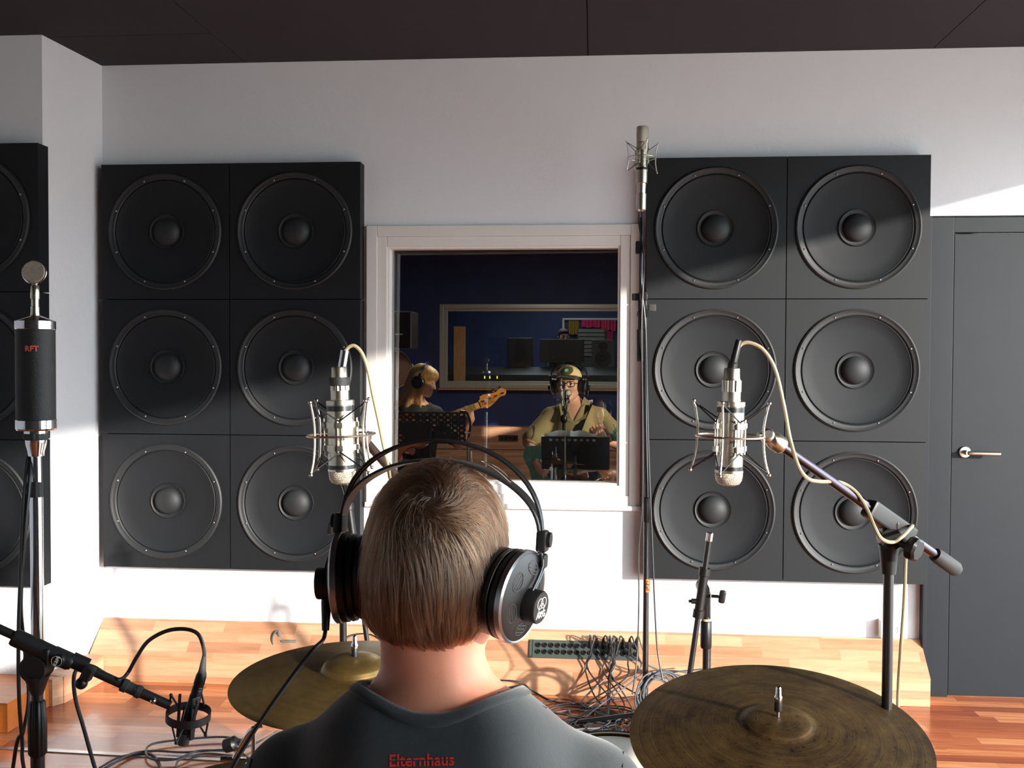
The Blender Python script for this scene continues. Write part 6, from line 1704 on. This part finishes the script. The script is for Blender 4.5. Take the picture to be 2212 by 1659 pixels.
# ---- bassist
HG = at(914, 822, 2.80)
MHG = Matrix.Translation(HG) @ Matrix.Rotation(math.radians(-99), 4, 'Z') @ Matrix.Rotation(math.radians(-17), 4, 'X')
NG = at(903, 864, 2.84); thG = math.radians(-150)
BGi = (Matrix.Translation(NG) @ Matrix.Rotation(thG, 4, 'Z')).inverted()
fh = at(1012, 897, 2.56)
Jg = dict(elR=BGi @ at(850, 955, 2.72), elL=BGi @ at(990, 962, 2.72), wrR=BGi @ at(868, 955, 2.48), wrL=BGi @ at(1018, 905, 2.60),
          hdR=((-0.5, 0.3, -0.4), (0, -1, 0), 1, (0.4, 0.5, 0.4), 0.4), hdL=((0.15, 0.25, 0.9), (0.5, -0.9, 0.1), -1, (0.75, 0.9, 0.7), 0.1))
m_bt = mat('black_top', '141618', 0.8)
gr, BG, LG, shG = simple_person('blonde woman with headphones in black top playing bass behind the window glass', MHG, NG, thG, Jg, m_bt, fem=True, sleeve=0.45, scale=0.96, trousers=mat('grey_jeans', '5a646c', 0.85))
hg = xfp([('+ell', (0, -0.014, 0.038), (0.076, 0.096, 0.086), 0.01), ('+cap', (0.0, -0.055, -0.02), (0.005, -0.10, -0.26), 0.062, 0.045, 0.03),
          ('+cap', (0.052, -0.030, 0.0), (0.050, -0.045, -0.24), 0.030, 0.026, 0.02), ('+cap', (-0.052, -0.030, 0.0), (-0.050, -0.045, -0.24), 0.030, 0.026, 0.02),
          ('+cap', (0.060, 0.020, 0.03), (0.064, 0.030, -0.10), 0.018, 0.012, 0.02), ('+cap', (0.064, 0.030, -0.10), (0.05, 0.06, -0.20), 0.012, 0.010, 0.02),
          ('+ell', (0, 0.050, 0.055), (0.066, 0.050, 0.048), 0.02)], MHG)
MHGi = np.array(MHG.inverted())
def g_hair(P):
    q = P @ MHGi[:3, :3].T + MHGi[:3, 3]
    face = np.minimum(np.minimum(q[:, 1] - 0.035, 0.022 - q[:, 2]), 0.056 - np.abs(q[:, 0]))
    return np.maximum(evalsdf(hg, P), face)
m_blond = mat('blonde_hair', 'c8a05c', 0.5, col2='a47a40', vscale=60, aniso=(3, 3, 0.25), bump=0.5, bscale=90)
body_obj('hair', g_hair, np.array(HG) - [0.20, 0.2, 0.36], np.array(HG) + [0.18, 0.18, 0.17], 0.0055, m_blond, gr)
gv, gf = sdf_mesh(g_hair, np.array(HG) - [0.20, 0.2, 0.36], np.array(HG) + [0.18, 0.18, 0.17], 0.006)
G0 = sample_surface(gv, gf, 3500, np.random.default_rng(3)); gsm = lambda P: evalsdf(hg, P)
gs = np.zeros((len(G0), 7, 3)); gs[:, 0] = G0; cur = G0.copy(); RG = np.array(MHG.to_3x3())
for k in range(1, 7):
    n_ = sdf_grad(gsm, cur); q = cur @ MHGi[:3, :3].T + MHGi[:3, 3]
    top = np.clip(q[:, 2:3] - 0.04, 0, 0.08) * 14
    dl = np.concatenate([np.sign(q[:, :1]) * top * 0.8, np.where(q[:, 1:2] > 0.0, 1, -0.6) * top, -np.ones((len(q), 1))], 1) @ RG.T
    dl = dl - n_ * (dl * n_).sum(1, keepdims=True); dl /= np.linalg.norm(dl, axis=1, keepdims=True) + 1e-9
    nx = cur + dl * 0.010; f_ = gsm(nx); nx = nx - sdf_grad(gsm, nx) * (f_ - 0.002 - 0.0008 * k)[:, None]; cur = nx; gs[:, k] = nx
hgo = [c for c in gr.children if c.name.startswith('hair')][0]
o = hair_obj('hair_strands', gs, [0.0007 * (1 - 0.1 * k) for k in range(7)], hair_mat('blond_strands', '9a7038', 'd8b472', 0.3), hgo); o['kind'] = 'stuff'
headphones(MHG, 'black over-ear headphones worn by the blonde bassist', s=0.97)

# ---- stools for both seated players
for (N_, th_, lab) in ((NS_, thS, 'black round stool under the singer in khaki shirt'), (NG, thG, 'black round stool under the blonde bassist')):
    c = Matrix.Translation(N_) @ Matrix.Rotation(th_, 4, 'Z') @ Vector((0, 0.03, -0.63)); t = thing('stool', (c.x, c.y, ZF), lab, 'stool')
    MB().lathe([(0.14, -0.03), (0.16, -0.02), (0.16, 0.0), (0.14, 0.012), (0, 0.012)], c - Vector((0, 0, 0.012)), (0, 0, 1), 32).build('seat', m_pad, t)
    for k in range(3):
        A = k * 2 * PI / 3 + 0.4; MB().cyl((c.x, c.y, c.z - 0.03), (c.x + 0.2 * math.cos(A), c.y + 0.2 * math.sin(A), ZF + 0.008), 0.012).build('leg', m_blackm, t)

# ---- singer microphone
def vocal_stand(px, py0, py1, Y, name, label, head=None):
    b = at(px, py1, Y); t = thing('microphone_stand', (b.x, Y, ZF), label, 'microphone stand')
    return t, b
mh = at(1226, 850, 1.62); mt_ = at(1221, 874, 1.60)
t = thing('vocal_microphone', mh, 'silver ball vocal microphone in front of the mouth of the singer', 'microphone')
dd = (mh - mt_).normalized()
MB().lathe([(0.010, -0.115), (0.012, -0.10), (0.0165, -0.02), (0.019, -0.012)], mh, dd, 24).build('body', m_black, t)
MB().lathe([(0.020, -0.014), (0.0245, -0.004), (0.0255, 0.004), (0.023, 0.016), (0.014, 0.025), (0, 0.0275)], mh, dd, 24).build('grille_head', m_nickel2, t)
bs_ = at(1217, 930, 1.60); t = thing('microphone_stand', (bs_.x, 1.60, ZF), 'black microphone stand in front of the singer in khaki shirt', 'microphone stand')
j1 = at(1224, 862, 1.605); j2 = at(1218, 905, 1.60)
MB().tube([j1, at(1222, 885, 1.60), j2], 0.009, 10).build('boom', m_blackm, t)
MB().ell(j2, (0.022, 0.02, 0.03), seg=14, rings=8).build('clutch', m_black, t)
MB().ell(at(1225, 866, 1.60), (0.017, 0.017, 0.02), seg=14, rings=8).build('clip', m_black, t)
MB().tube([at(1216, 862, 1.59), at(1219, 880, 1.575), at(1226, 890, 1.575), at(1217, 897, 1.58)], 0.004, 8, smooth=5).build('wound_cable', m_cable, t)
MB().cyl((j2.x, 1.60, ZF + 0.02), j2, 0.010, seg=14).build('pole', m_blackm, t)
MB().lathe([(0.13, 0), (0.13, 0.012), (0.03, 0.02)], (j2.x, 1.60, ZF), (0, 0, 1), 32).build('round_base', m_blackm, t)

# ---- music stands
def holes_plate(T, w, h, nx, nz, th, blocked=(), r=0.0085, x0=None, z0=None):
    """plate in the xz plane of T with a grid of round holes"""
    mb = MB(T); cw, ch = w / nx, h / nz; N = 12
    for i in range(nx):
        for j in range(nz):
            cx, cz = -w / 2 + cw * (i + 0.5), -h / 2 + ch * (j + 0.5)
            if (i, j) in blocked:
                mb.box((cx, 0, cz), (cw, th, ch)); continue
            for yy, flip in ((-th / 2, False), (th / 2, True)):
                vs = []; 
                for k in range(N):
                    a = 2 * PI * (k + 0.5) / N; c, s = math.cos(a), math.sin(a); m = 1 / max(abs(c) / (cw / 2), abs(s) / (ch / 2))
                    vs += [(cx + r * 1.25 * c, yy, cz + r * s), (cx + c * m, yy, cz + s * m)]
                mb.add(vs, [(2 * k, 2 * ((k + 1) % N), 2 * ((k + 1) % N) + 1, 2 * k + 1) for k in range(N)])
    return mb
m_desk = mat('black_sheet_steel', '0c0c0e', 0.4)
def music_stand(px, py, Y, w, h, nx, nz, label, tilt, yaw, blocked=()):
    c = at(px, py, Y); T = Matrix.Translation(c) @ Matrix.Rotation(yaw, 4, 'Z') @ Matrix.Rotation(tilt, 4, 'X')
    t = thing('music_stand', (c.x, Y, ZF), label, 'music stand')
    dk = holes_plate(T, w, h, nx, nz, 0.002, blocked)
    dk.box((0, 0.022, -h / 2), (w, 0.045, 0.003)); dk.box((-w / 2, 0, 0), (0.004, 0.006, h)); dk.box((w / 2, 0, 0), (0.004, 0.006, h)); dk.box((0, 0, h / 2), (w, 0.006, 0.004))
    dk.build('desk', m_desk, t, smooth=False)
    MB().cyl((c.x, Y - 0.03, ZF + 0.05), c + Vector((0, -0.03, -0.01)), 0.010, seg=14).build('pole', m_blackm, t)
    MB().cyl(c + Vector((0, -0.035, -0.01)), c + Vector((0, -0.003, -0.01)), 0.014).build('joint', m_black, t)
    for k in range(3):
        A = 0.5 + k * 2 * PI / 3; MB().cyl((c.x, Y - 0.03, ZF + 0.22), (c.x + 0.24 * math.cos(A), Y - 0.03 + 0.24 * math.sin(A), ZF + 0.01), 0.008, seg=10).build('leg', m_blackm, t)
    return t, T
bl_ = {(i, 5) for i in range(-1, 0)} | {(i, j) for i in range(1, 5) for j in (0, 1, 2, 3)} | {(i, j) for i in range(5, 8) for j in (0, 1)} | {(0, 2), (0, 3)}
ms1, TM1 = music_stand(931, 924, 1.75, 0.44, 0.205, 10, 6, 'black perforated music stand in front of the blonde bassist', math.radians(10), 0.02, bl_)
o = MB(TM1).box((-0.085, 0.012, -0.03), (0.20, 0.003, 0.15), bev=0.0005).build('sheet_music', m_paper, None); tag(o, 'sheets of music leaning on the left perforated music stand', 'sheet music')
bl2 = {(i, j) for i in range(11) for j in range(4)} | {(0, 4), (9, 4), (10, 4)}
ms2, TM2 = music_stand(1243, 979, 1.15, 0.385, 0.195, 11, 5, 'black music stand carrying an open book in front of the singer', math.radians(14), -0.03, bl2)
bk = thing('open_book', TM2 @ Vector((-0.03, 0.02, 0.11)), 'open book with white pages on the right music stand', 'book')
for sx in (-1, 1):
    mb = MB(TM2); vs = []; n_ = 14
    for i in range(n_ + 1):
        u = i / n_; x = -0.03 + sx * 0.148 * u; y = 0.012 + 0.020 * math.sin(PI * min(1, u * 1.25)) * (1 - u * 0.4)
        zt = 0.098 + 0.016 * math.sin(PI * min(1, u + 0.12)) + (0.010 if u < 0.1 else 0)
        vs += [(x, y, -0.08), (x, y, zt), (x, y + 0.006, zt + 0.012), (x, y + 0.012, -0.08)]
    fs = []
    for i in range(n_):
        for k in range(4): fs.append((i * 4 + k, i * 4 + (k + 1) % 4, i * 4 + 4 + (k + 1) % 4, i * 4 + 4 + k))
    mb.add(vs, fs + [(0, 1, 2, 3), (n_ * 4 + 3, n_ * 4 + 2, n_ * 4 + 1, n_ * 4)]); mb.build('page_block', m_paper, bk)
# stand with clamps between them
c = at(1012, 905, 1.5); t = thing('microphone_stand', (c.x, 1.5, ZF), 'slim chrome stand with clamps right of the perforated music stand', 'microphone stand')
MB().cyl((c.x, 1.5, ZF + 0.02), at(1012, 945, 1.5), 0.010).build('lower_pole', m_steel, t)
MB().tube([at(1012, 945, 1.5), at(1016, 915, 1.5), at(1008, 892, 1.5), at(994, 888, 1.48)], 0.007, 10, smooth=5).build('upper_pole', m_blackm, t)
MB().box(at(1010, 934, 1.49), (0.035, 0.022, 0.012), bev=0.003).build('clamp', m_chrome, t)
MB().lathe([(0.12, 0), (0.12, 0.012), (0.03, 0.02)], (c.x, 1.5, ZF), (0, 0, 1), 32).build('round_base', m_blackm, t)
# ---- loudspeaker and drum at the left behind the glass
c0 = at(838, 690, 3.3)
t = thing('loudspeaker', (c0.x, 3.5, at(850, 762, 3.3).z), 'black loudspeaker box on a stand at the left behind the glass', 'loudspeaker')
zt, zb = at(850, 672, 3.3).z, at(850, 752, 3.3).z; xr = at(889, 700, 3.3).x
MB().box2((xr - 0.36, 3.3, zb), (xr, 3.6, zt), 0.006).build('cabinet', m_black, t)
mb = MB(); mb.box2((xr - 0.008, 3.285, zb), (xr + 0.003, 3.30, zt)); mb.box2((xr - 0.36, 3.285, zt - 0.010), (xr, 3.30, zt)); mb.build('silver_edge', m_steel, t)
MB().box2((xr - 0.13, 3.29, at(870, 722, 3.3).z - 0.006), (xr - 0.07, 3.30, at(870, 722, 3.3).z + 0.006)).build('name_strip', m_white, t)
MB().cyl((xr - 0.18, 3.45, ZF), (xr - 0.18, 3.45, zb), 0.018).build('pole', m_blackm, t)
dc = at(846, 797, 3.15)
t = thing('hanging_drum', dc, 'drum with brown head and chrome rim at the left behind the glass', 'drum')
Tq = Matrix.Translation(dc) @ frame_z((0.25, -1, 0.05))
MB(Tq).lathe([(0.15, -0.16), (0.15, 0)], seg=40, cap=False).build('shell', m_black, t)
MB(Tq).lathe([(0.15, 0.001), (0, 0.004)], seg=40, cap=False).build('drum_head', mat('brown_head', '6a4a3a', 0.6), t)
MB(Tq).lathe([(0.151, -0.014), (0.158, -0.014), (0.159, 0.010), (0.151, 0.010)], seg=48, cap=False).build('hoop', m_chrome, t)
for a in (-1.45, 1.45, 0.1):
    MB(Tq).box((0.156 * math.cos(a), 0.156 * math.sin(a), -0.01), (0.03, 0.05, 0.03), Matrix.Rotation(a, 3, 'Z'), 0.004).build('lug', m_chrome, t)
t = thing('drum_stand', (dc.x, dc.y + 0.1, ZF), 'stand below the brown headed drum at the left behind the glass', 'drum stand')
MB().cyl((dc.x + 0.02, dc.y + 0.1, ZF), (dc.x + 0.02, dc.y + 0.09, dc.z - 0.12), 0.014).build('pole', m_steel, t)

# ------------------------------------------------------------------ control room seen through the far window
t = thing('mixing_desk', (-0.5, 8.9, ZF), 'long dark mixing desk below the far window with small lit meters', 'mixing desk')
MB().prism([(8.45, 1.10), (8.45, 1.22), (9.05, 1.32), (9.05, 1.10)], 3.0, Matrix.Translation((-0.55, 0, 0)) @ Matrix(((0, 0, 1, 0), (1, 0, 0, 0), (0, 1, 0, 0), (0, 0, 0, 1)))).build('console', m_black, t)
for x_ in (-1.9, 0.8): MB().box2((x_ - 0.04, 8.5, ZF), (x_ + 0.04, 9.0, 1.10)).build('support', m_black, t)
m_led = mat('lit_meter', 'e8d040', 0.5, emis='e8d040', estr=2.0)
for px in (1047, 1058, 1074):
    p = at(px, 803, 8.44); MB().box((p.x, 8.445, 1.165 + 0.02), (0.012, 0.006, 0.035)).build('meter', m_led, t)
t2_ = [o for o in bpy.data.objects if o.name == 'mixing_desk'][0]; MB().box2((-1.9, 9.05, 1.25), (0.85, 9.6, 1.298), 0.004).build('rear_shelf', m_black, t2_)
p = thing('pine_plank', (-1.73, 8.3, ZF), 'pale pine plank standing upright behind the left end of the far window', 'plank')
MB().box2((at(980, 760, 8.3).x, 8.3, ZF), (at(1005, 760, 8.3).x, 8.34, at(990, 705, 8.3).z), 0.002).build('board', m_pine, p)
def monitor(x0, x1, z0, z1, Y, label, col):
    t = thing('studio_monitor', ((x0 + x1) / 2, Y, z0), label, 'loudspeaker')
    MB().box2((x0, Y, z0), (x1, Y + 0.28, z1), 0.012).build('cabinet', col, t)
    cx = (x0 + x1) / 2; w = x1 - x0; h = z1 - z0
    MB().lathe([(w * 0.36, 0), (w * 0.36, 0.006), (w * 0.32, 0.006), (w * 0.12, -0.0), (w * 0.1, 0.008), (0, 0.012)], (cx, Y, z0 + h * 0.34), (0, -1, 0), 32).build('woofer', m_rubber, t)
    MB().lathe([(w * 0.2, 0), (w * 0.2, 0.005), (w * 0.1, 0.002), (0, 0.008)], (cx, Y, z0 + h * 0.76), (0, -1, 0), 24).build('tweeter', m_rubber, t)
a1, a2 = at(1095, 800, 9.2), at(1150, 730, 9.2)
monitor(a1.x, a2.x, 1.30, a2.z, 9.2, 'dark studio monitor left of the computer screen in the far room', mat('dark_cabinet', '1a1614', 0.5))
a1, a2 = at(1278, 800, 9.2), at(1328, 734, 9.2)
monitor(a1.x, a2.x, 1.30, a2.z, 9.2, 'grey studio monitor right of the computer screen in the far room', mat('grey_cabinet', '4a4e52', 0.5))
a1, a2 = at(1166, 800, 9.1), at(1262, 733, 9.1)
t = thing('computer_screen', ((a1.x + a2.x) / 2, 9.1, 1.30), 'large black computer screen seen from behind in the far room', 'computer screen')
MB().box2((a1.x, 9.1, 1.38), (a2.x, 9.14, a2.z), 0.006).build('screen_housing', m_black, t)
MB().box2(((a1.x + a2.x) / 2 - 0.04, 9.12, 1.30), ((a1.x + a2.x) / 2 + 0.04, 9.15, 1.42)).build('foot', m_black, t)
H3 = at(1217, 728, 9.9)
M3 = Matrix.Translation(H3) @ Matrix.Rotation(math.radians(200), 4, 'Z')
N3 = H3 + Vector((0, 0.02, -0.17))
B3i = (Matrix.Translation(N3) @ Matrix.Rotation(PI, 4, 'Z')).inverted()
J3 = dict(elR=(0.24, 0.1, -0.36), elL=(-0.24, 0.1, -0.36), wrR=(0.14, 0.34, -0.36), wrL=(-0.14, 0.34, -0.36), hdR=((0, 1, -0.1), (0, 0, -1), -1, (0.3, 0.3, 0.2), 0.2), hdL=((0, 1, -0.1), (0, 0, -1), 1, (0.3, 0.3, 0.2), 0.2))
p3, _, _, _ = simple_person('dark-haired person seated behind the computer screen in the far room', M3, N3, PI, J3, mat('dark_shirt', '20242c', 0.85), res=0.012)
M3i = np.array(M3.inverted()); h3 = xfp([('+ell', (0, -0.012, 0.036), (0.080, 0.102, 0.092), 0.01), ('+ell', (0, 0.03, 0.07), (0.065, 0.06, 0.04), 0.02)], M3)
def f3(P):
    q = P @ M3i[:3, :3].T + M3i[:3, 3]; return np.maximum(evalsdf(h3, P), np.minimum(q[:, 1] - 0.03, 0.045 - q[:, 2]))
body_obj('hair', f3, np.array(H3) - 0.14, np.array(H3) + 0.15, 0.008, m_dark_hair, p3)
t = thing('stool', (N3.x, N3.y + 0.02, ZF), 'chair under the dark-haired person in the far room', 'stool')
MB().lathe([(0.17, 0), (0.19, 0.02), (0.17, 0.05), (0, 0.05)], (N3.x, N3.y, N3.z - 0.70), (0, 0, 1), 24).build('seat', m_pad, t)
MB().cyl((N3.x, N3.y, ZF), (N3.x, N3.y, N3.z - 0.70), 0.02).build('post', m_blackm, t)
# window in the far wall with shelves behind it
q0, q1 = at(1215, 687, 11.98), at(1335, 800, 11.98)
mb = MB(); frame_boards(mb, q0.x, q1.x + 0.15, q1.z, q0.z, 0.035, 11.93, 11.99, 0.004); struct('window_3', mb, m_frame)
fz = lambda py: at(1217, py, 11.9).z; fx = lambda px: at(px, 740, 11.9).x
t = thing('equipment_rack', (fx(1290), 11.0, ZF), 'rack of grey equipment drawers beside the far window', 'rack')
r0, r1 = at(1247, 710, 11.2), at(1308, 800, 11.2)
MB().box2((r0.x, 11.2, ZF), (r1.x, 11.55, r0.z), 0.004).build('housing', mat('rack_dark', '2c2e2c', 0.6), t)
for k in range(7):
    z = r0.z - 0.035 - k * 0.062
    MB().box2((r0.x + 0.02, 11.185, z - 0.024), (r1.x - 0.02, 11.2, z + 0.024), 0.002).build('rack_unit', mat('rack_unit_grey', '5a5850', 0.6), t)
m_pink = mat('magenta_cloth', 'd82a66', 0.7); m_yel = mat('ochre_cloth', 'b08a28', 0.7)
for (x0_, x1_, y0_, y1_, mm, lab, nm) in ((1228, 1250, 693, 722, m_yel, 'ochre folded cloth hanging behind the far window', 'folded_cloth'), (1256, 1296, 691, 707, m_pink, 'wide magenta cloth on the line behind the far window', 'folded_cloth'),
                              (1298, 1330, 692, 714, m_pink, 'short magenta cloth at the right of the far window', 'folded_cloth'), (1311, 1323, 716, 752, m_pink, 'narrow magenta cloth hanging down by the rack', 'folded_cloth')):
    a_, b_ = at(x0_, y1_, 11.9), at(x1_, y0_, 11.9); vs = []; fs = []; n_ = 16
    for i in range(n_ + 1):
        x = a_.x + (b_.x - a_.x) * i / n_; y = 11.90 + 0.018 * math.sin(i * 1.9)
        vs += [(x, y, a_.z + 0.01 * math.sin(i * 0.8)), (x, y, b_.z), (x, y + 0.012, b_.z), (x, y + 0.012, a_.z + 0.01 * math.sin(i * 0.8))]
    for i in range(n_):
        for k in range(4): fs.append((i * 4 + k, i * 4 + (k + 1) % 4, i * 4 + 4 + (k + 1) % 4, i * 4 + 4 + k))
    o = MB().add(vs, fs + [(0, 1, 2, 3), (n_ * 4 + 3, n_ * 4 + 2, n_ * 4 + 1, n_ * 4)]).build(nm, mm, None); tag(o, lab, 'cloth')
# cables on the singer and on the inner floor
wire('headphone_cable', [at(1196, 862, 1.88), at(1201, 880, 1.82), at(1205, 905, 1.72), at(1204, 940, 1.65), at(1200, 1000, 1.6), (at(1200, 1000, 1.6).x, 1.6, 0.3), (at(1200, 1000, 1.6).x + 0.1, 1.7, ZF + 0.004)], 0.0028, m_cable, 'thin headphone cable falling from the left of the singer cap')
